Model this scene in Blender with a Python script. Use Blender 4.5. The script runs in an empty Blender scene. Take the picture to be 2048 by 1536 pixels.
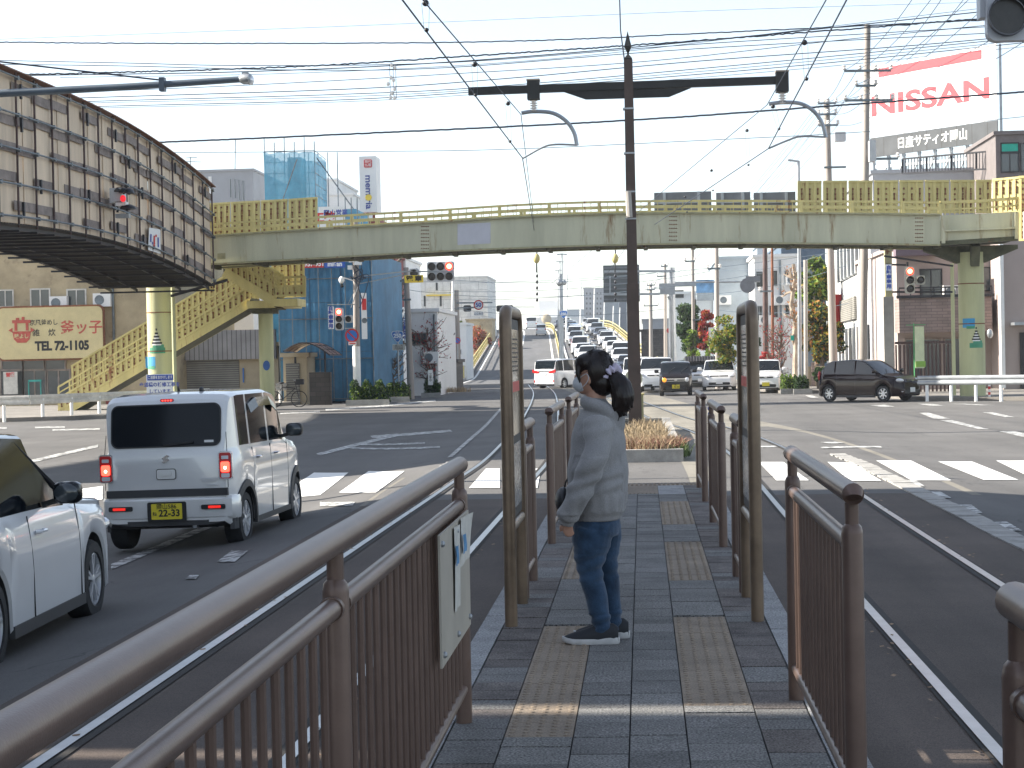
import bpy, bmesh, math, random
from mathutils import Vector, Matrix
R = math.radians
rnd = random.Random(7)
C = bpy.context.scene.collection
# ------------------------------------------------------------ camera
F_ = 3600.0
yaw, pit, rol = math.atan(261/3600), math.atan(53.5/3600), R(1.2)
CAM = Vector((0, 0, 1.70))
fw = Vector((-math.sin(yaw)*math.cos(pit), math.cos(yaw)*math.cos(pit), -math.sin(pit)))
r0 = fw.cross(Vector((0, 0, 1))).normalized()
u0 = r0.cross(fw)
cu = u0*math.cos(rol) + r0*math.sin(rol)
cr = r0*math.cos(rol) - u0*math.sin(rol)
cd = bpy.data.cameras.new('camera')
cam = bpy.data.objects.new('camera', cd); C.objects.link(cam)
m = Matrix((cr, cu, -fw)).transposed().to_4x4(); m.translation = CAM
cam.matrix_world = m
cd.sensor_width = 36; cd.lens = F_/2048*36; cd.clip_start = .05; cd.clip_end = 6000
bpy.context.scene.camera = cam
# ------------------------------------------------------------ light
SUN_EL, SUN_AZ = 31.0, 2.0        # sun on the left, a few degrees beyond the camera's side
sd = Vector((-math.cos(R(SUN_AZ))*math.cos(R(SUN_EL)), math.sin(R(SUN_AZ))*math.cos(R(SUN_EL)), math.sin(R(SUN_EL))))
sl = bpy.data.lights.new('sun', 'SUN'); sl.energy = 5.0; sl.angle = R(.55); sl.color = (1, .93, .82)
so = bpy.data.objects.new('sun', sl); C.objects.link(so)
so.rotation_euler = sd.to_track_quat('Z', 'Y').to_euler(); so.location = (-30, 10, 60)
w = bpy.data.worlds.new('World'); bpy.context.scene.world = w; w.use_nodes = True
nt = w.node_tree; nt.nodes.clear()
sk = nt.nodes.new('ShaderNodeTexSky'); sk.sky_type = 'NISHITA'; sk.sun_disc = False
sk.sun_elevation = R(SUN_EL); sk.sun_rotation = math.atan2(sd.x, sd.y)
sk.air_density = 1.0; sk.dust_density = .6; sk.ozone_density = 1.5
bg = nt.nodes.new('ShaderNodeBackground'); bg.inputs[1].default_value = .092
ou = nt.nodes.new('ShaderNodeOutputWorld')
hs = nt.nodes.new('ShaderNodeHueSaturation'); hs.inputs['Saturation'].default_value = .62
nt.links.new(sk.outputs[0], hs.inputs['Color']); nt.links.new(hs.outputs[0], bg.inputs[0]); nt.links.new(bg.outputs[0], ou.inputs[0])
sc = bpy.context.scene
sc.view_settings.view_transform = 'Standard'; sc.view_settings.look = 'None'
sc.view_settings.exposure = 1.6; sc.view_settings.gamma = 1
sc.cycles.max_bounces = 6; sc.cycles.transparent_max_bounces = 12
sc.cycles.use_denoising = True
# ------------------------------------------------------------ helpers
def at(px, py, Y=None, z=None):
    d = fw*F_ + cr*(px-1024) + cu*(768-py)
    t = (Y/d.y) if Y is not None else ((z-CAM.z)/d.z)
    return CAM + d*t
def sm(t):
    t = max(0., min(1., t)); return t*t*(3-2*t)
def gz(x, y):
    return -.18 + .18*(1-sm((abs(x)-2.8)/3.4))*(1-sm((y-30)/26)) - .15*sm((-x-2.6)/2.2)*(1-sm((y-22)/22))
def gp(px, py, h=0):
    z = -.1
    for _ in range(12):
        p = at(px, py, z=z)
        z = gz(p.x, p.y)
    p.z = z+h
    return p
def V(*a): return Vector(a)
WL = {}
class MB:
    def __init__(s): s.v = []; s.f = []; s.m = []
    def add(s, vs, fs, mi=0):
        n = len(s.v); s.v += [Vector(v) for v in vs]
        for f in fs: s.f.append([i+n for i in f]); s.m.append(mi)
        return s
    def quad(s, a, b, c, d, mi=0): return s.add([a, b, c, d], [(0, 1, 2, 3)], mi)
    def box(s, c, size, mi=0, rot=None):
        hx, hy, hz = [q/2 for q in size]
        vs = [Vector((x, y, z)) for x in (-hx, hx) for y in (-hy, hy) for z in (-hz, hz)]
        if rot is not None: vs = [rot @ v for v in vs]
        c = Vector(c)
        return s.add([v+c for v in vs], [(0, 1, 3, 2), (4, 6, 7, 5), (0, 4, 5, 1), (2, 3, 7, 6), (0, 2, 6, 4), (1, 5, 7, 3)], mi)
    def bx(s, x0, x1, y0, y1, z0, z1, mi=0):
        return s.box(((x0+x1)/2, (y0+y1)/2, (z0+z1)/2), (abs(x1-x0), abs(y1-y0), abs(z1-z0)), mi)
    def bar(s, a, b, wd, ht, mi=0, up=(0, 0, 1)):      # rectangular bar between two points
        a = Vector(a); b = Vector(b); d = (b-a); L = d.length; d.normalize()
        sx = d.cross(Vector(up)); 
        if sx.length < 1e-4: sx = Vector((1, 0, 0))
        sx.normalize(); uz = sx.cross(d)
        vs = [p+sx*i*wd/2+uz*j*ht/2 for p in (a, b) for i, j in ((-1, -1), (1, -1), (1, 1), (-1, 1))]
        return s.add(vs, [(3, 2, 1, 0), (4, 5, 6, 7), (0, 1, 5, 4), (1, 2, 6, 5), (2, 3, 7, 6), (3, 0, 4, 7)], mi)
    def tube(s, pts, r, n=8, mi=0, caps=True):
        pts = [Vector(p) for p in pts]; k = len(pts)
        rs = r if isinstance(r, (list, tuple)) else [r]*k
        ref = None; base = len(s.v)
        for i, p in enumerate(pts):
            d = (pts[min(i+1, k-1)]-pts[max(i-1, 0)])
            d = d.normalized() if d.length > 1e-9 else Vector((0, 0, 1))
            if ref is None:
                ref = d.orthogonal().normalized()
            ref = (ref - d*ref.dot(d)).normalized(); b = d.cross(ref)
            for j in range(n):
                a = 2*math.pi*j/n
                s.v.append(p+(ref*math.cos(a)+b*math.sin(a))*rs[i])
        for i in range(k-1):
            for j in range(n):
                j2 = (j+1) % n
                s.f.append([base+i*n+j, base+i*n+j2, base+(i+1)*n+j2, base+(i+1)*n+j]); s.m.append(mi)
        if caps:
            s.f.append([base+j for j in range(n)][::-1]); s.m.append(mi)
            s.f.append([base+(k-1)*n+j for j in range(n)]); s.m.append(mi)
        return s
    def prism(s, poly, d, mi=0):                      # planar polygon (3d points) pushed along vector d
        n = len(poly); poly = [Vector(p) for p in poly]; d = Vector(d)
        s.add(poly+[p+d for p in poly], [list(range(n))[::-1], list(range(n, 2*n))]+[[i, (i+1) % n, n+(i+1) % n, n+i] for i in range(n)], mi)
        return s
    def lathe(s, c, prof, n=16, mi=0, ax=(0, 0, 1), caps=True):    # prof: (r, h) pairs along axis
        c = Vector(c); ax = Vector(ax).normalized(); u = ax.orthogonal().normalized(); v = ax.cross(u)
        base = len(s.v)
        for r, h in prof:
            for j in range(n):
                a = 2*math.pi*j/n; s.v.append(c+ax*h+(u*math.cos(a)+v*math.sin(a))*r)
        for i in range(len(prof)-1):
            for j in range(n):
                j2 = (j+1) % n
                s.f.append([base+i*n+j, base+i*n+j2, base+(i+1)*n+j2, base+(i+1)*n+j]); s.m.append(mi)
        if caps:
            s.f.append([base+j for j in range(n)][::-1]); s.m.append(mi)
            s.f.append([base+(len(prof)-1)*n+j for j in range(n)]); s.m.append(mi)
        return s
    def ell(s, c, rad, n=14, mi=0, rot=None, fn=None):
        c = Vector(c); base = len(s.v); m_ = n
        for i in range(m_+1):
            th = math.pi*i/m_
            for j in range(2*n):
                ph = math.pi*j/n
                v = Vector((math.sin(th)*math.cos(ph), math.sin(th)*math.sin(ph), math.cos(th)))
                k = fn(v) if fn else 1
                v = Vector((v.x*rad[0], v.y*rad[1], v.z*rad[2]))*k
                if rot is not None: v = rot @ v
                s.v.append(c+v)
        for i in range(m_):
            for j in range(2*n):
                j2 = (j+1) % (2*n)
                s.f.append([base+i*2*n+j, base+(i+1)*2*n+j, base+(i+1)*2*n+j2, base+i*2*n+j2]); s.m.append(mi)
        return s
    def rrect(s, o, ux, uy, wd, ht, rad, dep, mi=0, seg=4):   # rounded rectangle plate centred at o, facing ux x uy
        o = Vector(o); ux = Vector(ux).normalized(); uy = Vector(uy).normalized(); n = ux.cross(uy)
        pts = []
        for cx_, cy_, a0 in ((wd/2-rad, ht/2-rad, 0), (-wd/2+rad, ht/2-rad, 90), (-wd/2+rad, -ht/2+rad, 180), (wd/2-rad, -ht/2+rad, 270)):
            for k in range(seg+1):
                a = R(a0+90*k/seg); pts.append(o+ux*(cx_+rad*math.cos(a))+uy*(cy_+rad*math.sin(a)))
        return s.prism(pts, n*dep, mi)
    def build(s, name, mats, parent=None, smooth=False, org=None, ang=35):
        if not isinstance(mats, (list, tuple)): mats = [mats]
        if parent is not None: o_ = WL[parent.name]
        elif org is not None: o_ = Vector(org)
        else:
            xs = [v.x for v in s.v]; ys = [v.y for v in s.v]
            o_ = Vector(((min(xs)+max(xs))/2, (min(ys)+max(ys))/2, min(v.z for v in s.v)))
        me = bpy.data.meshes.new(name)
        me.from_pydata([tuple(v-o_) for v in s.v], [], s.f)
        for mt in mats: me.materials.append(mt)
        if len(mats) > 1: me.polygons.foreach_set('material_index', s.m)
        if smooth:
            me.polygons.foreach_set('use_smooth', [True]*len(me.polygons))
            me.set_sharp_from_angle(angle=R(ang))
        me.update()
        ob = bpy.data.objects.new(name, me); C.objects.link(ob)
        if parent is not None: ob.parent = parent; WL[ob.name] = o_.copy()
        else: ob.location = o_; WL[ob.name] = o_.copy()
        return ob
def tag(o, label=None, cat=None, group=None, kind=None):
    if label: o['label'] = label
    if cat: o['category'] = cat
    if group: o['group'] = group
    if kind: o['kind'] = kind
    return o
def thing(name, label, cat, loc=(0, 0, 0), group=None):
    o = bpy.data.objects.new(name, None); C.objects.link(o); o.location = loc; o.empty_display_size = .2
    WL[o.name] = Vector(loc)
    return tag(o, label, cat, group)
def copy_tree(o, parent=None):
    c = o.copy(); C.objects.link(c)
    if parent: c.parent = parent
    for ch in list(o.children): copy_tree(ch, c)
    return c
def text(s, size, mat, parent, o, ux, uy, name='lettering', off=0.0, ext=.002, align='CENTER', sx=1.0, space=1.0):
    cv = bpy.data.curves.new(name, 'FONT'); cv.body = s; cv.size = size; cv.align_x = align; cv.align_y = 'CENTER'
    cv.offset = off; cv.extrude = ext; cv.space_line = space; cv.resolution_u = 3
    ob = bpy.data.objects.new('tmp_text', cv); C.objects.link(ob)
    dg = bpy.context.evaluated_depsgraph_get(); me = bpy.data.meshes.new_from_object(ob.evaluated_get(dg))
    bpy.data.objects.remove(ob)
    ux = Vector(ux).normalized(); uy = Vector(uy).normalized(); n = ux.cross(uy)
    me.transform(Matrix.Diagonal((sx, 1, 1, 1)))
    mt = Matrix((ux, uy, n)).transposed().to_4x4(); mt.translation = Vector(o)-WL[parent.name]
    me.transform(mt); me.materials.clear(); me.materials.append(mat)
    ob = bpy.data.objects.new(name, me); C.objects.link(ob); ob.parent = parent; WL[ob.name] = WL[parent.name].copy()
    return ob
# ------------------------------------------------------------ materials
def node(nt_, t, **kw):
    n = nt_.nodes.new(t)
    for k, v in kw.items(): setattr(n, k, v)
    return n
MT = {}
def M(name, col, rough=.6, metal=0., var=.12, vs=3., bump=0., bs=40., rust=0., rs=2.5, rcol=(.16, .06, .02), coat=0., emit=0., spec=.5, streak=False, speck=0., spk=300., alpha=1.):
    m_ = bpy.data.materials.new(name); m_.use_nodes = True; t = m_.node_tree; b = t.nodes['Principled BSDF']
    b.inputs['Roughness'].default_value = rough; b.inputs['Metallic'].default_value = metal
    b.inputs['Specular IOR Level'].default_value = spec; b.inputs['Coat Weight'].default_value = coat; b.inputs['Coat Roughness'].default_value = .04
    c4 = (*col, 1); b.inputs['Base Color'].default_value = c4
    b.inputs['Alpha'].default_value = alpha
    if emit: b.inputs['Emission Color'].default_value = c4; b.inputs['Emission Strength'].default_value = emit
    if var or bump or rust or speck:
        geo = node(t, 'ShaderNodeNewGeometry'); src = geo.outputs['Position']
        if streak:
            mp = node(t, 'ShaderNodeMapping'); mp.inputs['Scale'].default_value = (1, 1, .12); t.links.new(src, mp.inputs[0]); src = mp.outputs[0]
        no = node(t, 'ShaderNodeTexNoise'); no.inputs['Scale'].default_value = vs; no.inputs['Detail'].default_value = 6; no.inputs['Roughness'].default_value = .65
        t.links.new(src, no.inputs[0])
        rp = node(t, 'ShaderNodeMapRange'); rp.inputs[1].default_value = .3; rp.inputs[2].default_value = .7; rp.inputs[3].default_value = 1-var*1.6; rp.inputs[4].default_value = 1+var
        t.links.new(no.outputs[0], rp.inputs[0])
        mx = node(t, 'ShaderNodeVectorMath', operation='SCALE'); mx.inputs[0].default_value = col; t.links.new(rp.outputs[0], mx.inputs['Scale'])
        out = mx.outputs[0]
        if speck:
            n3 = node(t, 'ShaderNodeTexNoise'); n3.inputs['Scale'].default_value = spk; n3.inputs['Detail'].default_value = 2
            t.links.new(geo.outputs['Position'], n3.inputs[0])
            r3 = node(t, 'ShaderNodeMapRange'); r3.inputs[1].default_value = .3; r3.inputs[2].default_value = .7; r3.inputs[3].default_value = 1-speck; r3.inputs[4].default_value = 1+speck
            t.links.new(n3.outputs[0], r3.inputs[0])
            m3 = node(t, 'ShaderNodeVectorMath', operation='SCALE'); t.links.new(out, m3.inputs[0]); t.links.new(r3.outputs[0], m3.inputs['Scale']); out = m3.outputs[0]
        if rust:
            n2 = node(t, 'ShaderNodeTexNoise'); n2.inputs['Scale'].default_value = rs; n2.inputs['Detail'].default_value = 8; n2.inputs['Roughness'].default_value = .7
            t.links.new(src, n2.inputs[0])
            r2 = node(t, 'ShaderNodeMapRange'); r2.inputs[1].default_value = .68-rust*.2; r2.inputs[2].default_value = .78-rust*.2
            t.links.new(n2.outputs[0], r2.inputs[0])
            mc = node(t, 'ShaderNodeMix', data_type='RGBA'); t.links.new(r2.outputs[0], mc.inputs[0]); t.links.new(out, mc.inputs[6]); mc.inputs[7].default_value = (*rcol, 1); out = mc.outputs[2]
        t.links.new(out, b.inputs['Base Color'])
        if bump:
            n4 = node(t, 'ShaderNodeTexNoise'); n4.inputs['Scale'].default_value = bs; n4.inputs['Detail'].default_value = 5
            t.links.new(geo.outputs['Position'], n4.inputs[0])
            bp = node(t, 'ShaderNodeBump'); bp.inputs['Strength'].default_value = bump; bp.inputs['Distance'].default_value = .02
            t.links.new(n4.outputs[0], bp.inputs['Height']); t.links.new(bp.outputs[0], b.inputs['Normal'])
    MT[name] = m_
    return m_
def tiled(name, col, mortar, bw, bh, rough=.8, ms=.01, var=.2, axes='xz', noise=.1):   # bricks / tiles by position
    m_ = bpy.data.materials.new(name); m_.use_nodes = True; t = m_.node_tree; b = t.nodes['Principled BSDF']; b.inputs['Roughness'].default_value = rough
    geo = node(t, 'ShaderNodeNewGeometry'); sp = node(t, 'ShaderNodeSeparateXYZ'); t.links.new(geo.outputs['Position'], sp.inputs[0])
    cb = node(t, 'ShaderNodeCombineXYZ'); ix = {'x': 0, 'y': 1, 'z': 2}
    if axes[0] == 's':
        ad = node(t, 'ShaderNodeMath', operation='ADD'); t.links.new(sp.outputs[0], ad.inputs[0]); t.links.new(sp.outputs[1], ad.inputs[1]); t.links.new(ad.outputs[0], cb.inputs[0])
    else: t.links.new(sp.outputs[ix[axes[0]]], cb.inputs[0])
    t.links.new(sp.outputs[ix[axes[1]]], cb.inputs[1])
    br = node(t, 'ShaderNodeTexBrick'); br.inputs['Scale'].default_value = 1; br.inputs['Brick Width'].default_value = bw; br.inputs['Row Height'].default_value = bh
    br.inputs['Mortar Size'].default_value = ms; br.inputs['Color1'].default_value = (*[c*(1-var) for c in col], 1); br.inputs['Color2'].default_value = (*[c*(1+var) for c in col], 1); br.inputs['Mortar'].default_value = (*mortar, 1)
    t.links.new(cb.outputs[0], br.inputs[0])
    no = node(t, 'ShaderNodeTexNoise'); no.inputs['Scale'].default_value = 1.5; no.inputs['Detail'].default_value = 8; t.links.new(geo.outputs['Position'], no.inputs[0])
    rp = node(t, 'ShaderNodeMapRange'); rp.inputs[1].default_value = .3; rp.inputs[2].default_value = .7; rp.inputs[3].default_value = 1-noise*2; rp.inputs[4].default_value = 1+noise
    t.links.new(no.outputs[0], rp.inputs[0]); mx = node(t, 'ShaderNodeVectorMath', operation='SCALE'); t.links.new(br.outputs[0], mx.inputs[0]); t.links.new(rp.outputs[0], mx.inputs['Scale'])
    t.links.new(mx.outputs[0], b.inputs['Base Color'])
    MT[name] = m_
    return m_
def asphalt(name, col, speck=.35, crack=True, patch=.18):
    m_ = bpy.data.materials.new(name); m_.use_nodes = True; t = m_.node_tree; b = t.nodes['Principled BSDF']; b.inputs['Roughness'].default_value = .82; b.inputs['Specular IOR Level'].default_value = .35
    geo = node(t, 'ShaderNodeNewGeometry'); P = geo.outputs['Position']
    def nz(s, d=4, stretch=None):
        n = node(t, 'ShaderNodeTexNoise'); n.inputs['Scale'].default_value = s; n.inputs['Detail'].default_value = d; n.inputs['Roughness'].default_value = .62
        if stretch:
            mp = node(t, 'ShaderNodeMapping'); mp.inputs['Scale'].default_value = stretch; t.links.new(P, mp.inputs[0]); t.links.new(mp.outputs[0], n.inputs[0])
        else: t.links.new(P, n.inputs[0])
        return n.outputs[0]
    def rng(o, a, b_, c, d):
        r = node(t, 'ShaderNodeMapRange'); r.inputs[1].default_value = a; r.inputs[2].default_value = b_; r.inputs[3].default_value = c; r.inputs[4].default_value = d; t.links.new(o, r.inputs[0]); return r.outputs[0]
    def mul(a, b_):
        x = node(t, 'ShaderNodeMath', operation='MULTIPLY'); t.links.new(a, x.inputs[0]); t.links.new(b_, x.inputs[1]); return x.outputs[0]
    k = mul(rng(nz(150, 2), .35, .65, 1-speck, 1+speck), rng(nz(.35, 6), .3, .7, 1-patch, 1+patch))
    k = mul(k, rng(nz(1.2, 5, (1, .08, 1)), .35, .7, 1+patch*.6, 1-patch*.8))
    if crack:
        vo = node(t, 'ShaderNodeTexVoronoi', feature='DISTANCE_TO_EDGE'); vo.inputs['Scale'].default_value = .22
        wv = node(t, 'ShaderNodeVectorMath', operation='ADD'); nn = node(t, 'ShaderNodeTexNoise'); nn.inputs['Scale'].default_value = 1.1; nn.inputs['Detail'].default_value = 6; t.links.new(P, nn.inputs[0])
        sc2 = node(t, 'ShaderNodeVectorMath', operation='SCALE'); sc2.inputs['Scale'].default_value = 1.6; t.links.new(nn.outputs['Color'], sc2.inputs[0])
        t.links.new(P, wv.inputs[0]); t.links.new(sc2.outputs[0], wv.inputs[1]); t.links.new(wv.outputs[0], vo.inputs[0])
        k = mul(k, rng(vo.outputs['Distance'], 0, .0045, .55, 1))
    mx = node(t, 'ShaderNodeVectorMath', operation='SCALE'); mx.inputs[0].default_value = col; t.links.new(k, mx.inputs['Scale']); t.links.new(mx.outputs[0], b.inputs['Base Color'])
    bp = node(t, 'ShaderNodeBump'); bp.inputs['Strength'].default_value = .5; bp.inputs['Distance'].default_value = .006; t.links.new(nz(120, 3), bp.inputs['Height']); t.links.new(bp.outputs[0], b.inputs['Normal'])
    MT[name] = m_; return m_
def wornpaint(name, col, base=(.055, .055, .06), amt=.5, scale=6):
    m_ = bpy.data.materials.new(name); m_.use_nodes = True; t = m_.node_tree; b = t.nodes['Principled BSDF']; b.inputs['Roughness'].default_value = .7
    geo = node(t, 'ShaderNodeNewGeometry'); n = node(t, 'ShaderNodeTexNoise'); n.inputs['Scale'].default_value = scale; n.inputs['Detail'].default_value = 10; n.inputs['Roughness'].default_value = .75; t.links.new(geo.outputs['Position'], n.inputs[0])
    r = node(t, 'ShaderNodeMapRange'); r.inputs[1].default_value = .72-amt*.3; r.inputs[2].default_value = .8-amt*.3; t.links.new(n.outputs[0], r.inputs[0])
    mc = node(t, 'ShaderNodeMix', data_type='RGBA'); t.links.new(r.outputs[0], mc.inputs[0]); mc.inputs[6].default_value = (*col, 1); mc.inputs[7].default_value = (*base, 1); t.links.new(mc.outputs[2], b.inputs['Base Color'])
    MT[name] = m_; return m_
asphalt('road', (.112, .108, .104))
asphalt('trackbed', (.085, .066, .055), crack=False, patch=.35)
asphalt('concrete_road', (.2, .185, .155), speck=.2, patch=.2)
asphalt('bridge_road', (.11, .11, .112), crack=False)
wornpaint('line_white', (.55, .55, .53), base=(.105, .102, .1), amt=.85)
wornpaint('line_fresh', (.70, .70, .68), base=(.11, .105, .1), amt=.34, scale=5)
M('earth', (.16, .13, .09), .95, var=.3, bump=.6, bs=8)
M('kerb', (.33, .32, .30), .85, var=.2, vs=4, bump=.5, bs=60, speck=.25)
M('rail_steel', (.36, .37, .39), .3, 1., var=.1, vs=8)
M('rail_groove', (.02, .017, .014), .8, var=.3)
M('bronze', (.148, .098, .078), .36, .25, var=.12, vs=5, bump=.05, bs=200, rust=.25, rs=6, rcol=(.13, .07, .045))
M('bronze_gold', (.19, .135, .09), .36, .35, var=.2, vs=5)
M('pole_brown', (.075, .05, .04), .5, .2, var=.15, rust=.15, rs=4)
M('girder', (.50, .49, .35), .6, var=.14, vs=1.2, streak=True, rust=.62, rs=1.8, rcol=(.22, .13, .05))
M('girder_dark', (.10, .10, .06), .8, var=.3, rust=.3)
M('yellow', (.60, .51, .21), .6, var=.14, vs=2, rust=.5, rs=4, rcol=(.26, .10, .04), streak=True)
M('rust', (.2, .075, .035), .85, var=.3, vs=9)
M('ply', (.70, .56, .41), .8, var=.16, vs=1.4, streak=True, rust=.2, rs=1.3, rcol=(.27, .18, .11))
M('plank', (.26, .215, .19), .85, var=.25, vs=3)
M('pipe_rust', (.09, .055, .05), .6, .3, var=.3)
M('pipe_grey', (.17, .2, .22), .45, .6, var=.25)
M('dark_steel', (.03, .03, .035), .5, .3, var=.2)
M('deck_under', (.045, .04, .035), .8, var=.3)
M('galv', (.36, .38, .40), .42, .7, var=.12)
M('concrete', (.36, .34, .31), .85, var=.15, vs=1.5, bump=.3, bs=30)
M('pole_concrete', (.3, .27, .245), .85, var=.12, vs=2, streak=True)
M('wire', (.02, .03, .05), .6, var=0)
M('wire_thin', (.09, .12, .15), .6, var=0)
M('ceramic', (.75, .72, .68), .25, var=.05)
M('white', (.78, .78, .76), .5, var=.04)
M('white_dirty', (.6, .58, .53), .6, var=.18, vs=3, rust=.2, rs=5, rcol=(.3, .2, .12))
M('black', (.012, .012, .014), .45, var=0)
M('rubber', (.022, .022, .023), .8, var=.2, vs=20, bump=.2)
M('glass_dark', (.006, .008, .010), .05, var=0, spec=.5)
M('glass_win', (.05, .06, .065), .08, var=.2, vs=.6, spec=.8)
M('chrome', (.8, .8, .82), .12, 1., var=0)
M('alu', (.62, .63, .65), .32, .5, var=0)
M('plastic', (.045, .045, .047), .6, var=.1)
M('paint_white', (.70, .70, .69), .28, .15, var=.02, coat=1)
M('paint_pearl', (.74, .745, .75), .3, .1, var=.02, coat=1)
M('paint_silver', (.35, .37, .4), .3, .6, var=0, coat=1)
M('paint_black', (.012, .012, .015), .2, .2, var=0, coat=1)
M('paint_wine', (.009, .0015, .003), .2, .0, var=0, coat=.3, spec=.2)
M('paint_brown', (.010, .007, .007), .2, .0, var=0, coat=.4, spec=.2)
M('paint_blue', (.07, .24, .48), .25, .3, var=0, coat=1)
M('paint_red', (.35, .02, .03), .25, .2, var=0, coat=1)
M('paint_navy', (.02, .03, .05), .25, .3, var=0, coat=1)
M('glass_rear', (.004, .006, .009), .06, var=0, spec=.22)
M('red_lens', (.5, .02, .02), .12, var=0, spec=.8)
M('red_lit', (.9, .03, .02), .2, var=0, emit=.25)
M('brake_lit', (1., .05, .03), .2, var=0, emit=2.)
M('brake_core', (1., .6, .4), .2, var=0, emit=4.)
M('sig_red', (1., .04, .02), .3, var=0, emit=1.3)
M('sig_core', (1., .42, .22), .3, var=0, emit=1.8)
M('sig_red_dim', (.8, .02, .03), .3, var=0, emit=.35)
M('sig_off', (.035, .03, .028), .25, var=.2, vs=20)
M('lamp_clear', (.7, .72, .75), .1, .3, var=0, spec=.9)
M('amber', (.8, .25, .03), .2, var=0, emit=.6)
M('plate_yellow', (.68, .56, .03), .45, var=0)
M('plate_white', (.75, .76, .75), .45, var=0)
M('ink', (.015, .015, .015), .6, var=0)
M('ink_blue', (.02, .06, .33), .5, var=0)
M('ink_red', (.6, .03, .03), .5, var=0)
M('faded_red', (.50, .09, .06), .6, var=.15, vs=6)
M('sig_grey', (.5, .51, .52), .45, var=.08)
M('soil', (.06, .05, .035), .95, var=.4, bump=.8)
M('paver', (.20, .195, .185), .85, var=.22, vs=1.6, bump=.6, bs=110, speck=.75, spk=105.)
M('paver2', (.17, .165, .158), .85, var=.25, vs=2.2, bump=.6, bs=110, speck=.75, spk=105.)
M('paver_side', (.145, .125, .115), .88, var=.35, vs=3, bump=.6, bs=110, speck=.75, spk=105.)
M('tactile', (.26, .205, .15), .8, var=.22, vs=2.5, speck=.3, spk=105., bump=.3, bs=110)
M('joint', (.035, .034, .033), .95, var=.3)
M('granite', (.30, .30, .30), .85, var=.15, vs=6, bump=.4, bs=90, speck=.5, spk=90.)
# ------------------------------------------------------------ ground, roads, markings
def grid(xs, ys, fz, h=0.):
    mb = MB(); n = len(ys)
    for x in xs:
        for y in ys: mb.v.append(Vector((x, y, fz(x, y)+h)))
    for i in range(len(xs)-1):
        for j in range(n-1): mb.f.append([i*n+j, (i+1)*n+j, (i+1)*n+j+1, i*n+j+1]); mb.m.append(0)
    return mb
def lin(a, b, n): return [a+(b-a)*i/n for i in range(n+1)]
xs = [-3000, -900, -300, -120, -60]+lin(-30, 30, 120)+[60, 120, 300, 900, 3000]
ys = [-300, -60, -20]+lin(-8, 64, 72)+[70, 90, 120, 200, 400, 900, 1800, 4500]
tag(grid(xs, ys, gz).build('ground', MT['road'], smooth=True), kind='structure')
def patch(mb, q, nx=6, ny=6, h=.004, world=False):    # draped quad given by four picture or world corners
    p = [Vector((a[0], a[1], 0)) for a in q] if world else [gp(*a) for a in q]
    b = len(mb.v)
    for i in range(nx+1):
        for j in range(ny+1):
            s, t = i/nx, j/ny
            v = (p[0]*(1-s)+p[1]*s)*(1-t)+(p[3]*(1-s)+p[2]*s)*t
            v.z = gz(v.x, v.y)+h; mb.v.append(v)
    for i in range(nx):
        for j in range(ny): mb.f.append([b+i*(ny+1)+j, b+(i+1)*(ny+1)+j, b+(i+1)*(ny+1)+j+1, b+i*(ny+1)+j+1]); mb.m.append(0)
def spline(pts, n=10):
    P = [Vector(p) for p in pts]; P = [P[0]*2-P[1]]+P+[P[-1]*2-P[-2]]; out = []
    for i in range(1, len(P)-2):
        a, b, c, d = P[i-1:i+3]
        for k in range(n):
            t = k/n
            out.append(.5*((2*b)+(c-a)*t+(2*a-5*b+4*c-d)*t*t+(-a+3*b-3*c+d)*t**3))
    out.append(P[-2]); return out
def ribbon(mb, pts, wd, h, off=0., mi=0, n=10, fz=gz):
    pts = spline(pts, n); b = len(mb.v)
    for i, p in enumerate(pts):
        d = pts[min(i+1, len(pts)-1)]-pts[max(i-1, 0)]; d.z = 0; d.normalize(); s = Vector((d.y, -d.x, 0))
        for k in (-.5, .5):
            q = p+s*(off+k*wd); q.z = fz(q.x, q.y)+h; mb.v.append(q)
    for i in range(len(pts)-1): mb.f.append([b+2*i, b+2*i+1, b+2*i+3, b+2*i+2]); mb.m.append(mi)
# track centre lines
def g2(px, py): p = gp(px, py); return (p.x, p.y, 0)
LT = [(-2.07, -8, 0), (-2.07, 6, 0), (-2.07, 16, 0), (-2.07, 24, 0), (-2.15, 32, 0), (-2.9, 50, 0), (-4.1, 75, 0), (-5.3, 96, 0), (-7.2, 122, 0)]
RT = [(1.98, -8, 0), (1.98, 8, 0), (1.98, 18, 0), (2.0, 26, 0), (1.9, 33, 0), (1.5, 42.6, 0), (.7, 53, 0), (-.6, 72, 0), (-2.2, 92, 0), (-4.8, 120, 0)]
mb = MB()
patch(mb, [(-3.3, -8), (-.9, -8), (-.9, 21.5), (-3.4, 21.5)], 6, 20, world=True)
patch(mb, [(.78, -8), (3.25, -8), (3.25, 21.5), (.78, 21.5)], 6, 20, world=True)
tag(mb.build('track_bed', MT['trackbed'], smooth=True), kind='structure')
mb = MB(); ribbon(mb, [(1.98, 21.6, 0)]+RT[3:], 3.4, .0055, .3)
ribbon(mb, [(-2.1, 21.6, 0), (-2.2, 24, 0), (-2.3, 27, 0)], 2.7, .005)
tag(mb.build('concrete_track_paving', MT['concrete_road']), kind='structure')
mb = MB()
for T in (LT, RT):
    for s in (-.535, .535):
        ribbon(mb, T, .060, .016, s, 0, 16); ribbon(mb, T, .05, .010, s+(.054 if s < 0 else -.054), 1, 16)
        ribbon(mb, T, .022, .010, s+(-.041 if s < 0 else .041), 1, 16)
tag(mb.build('tram_rails', [MT['rail_steel'], MT['rail_groove']]), kind='structure')
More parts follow.
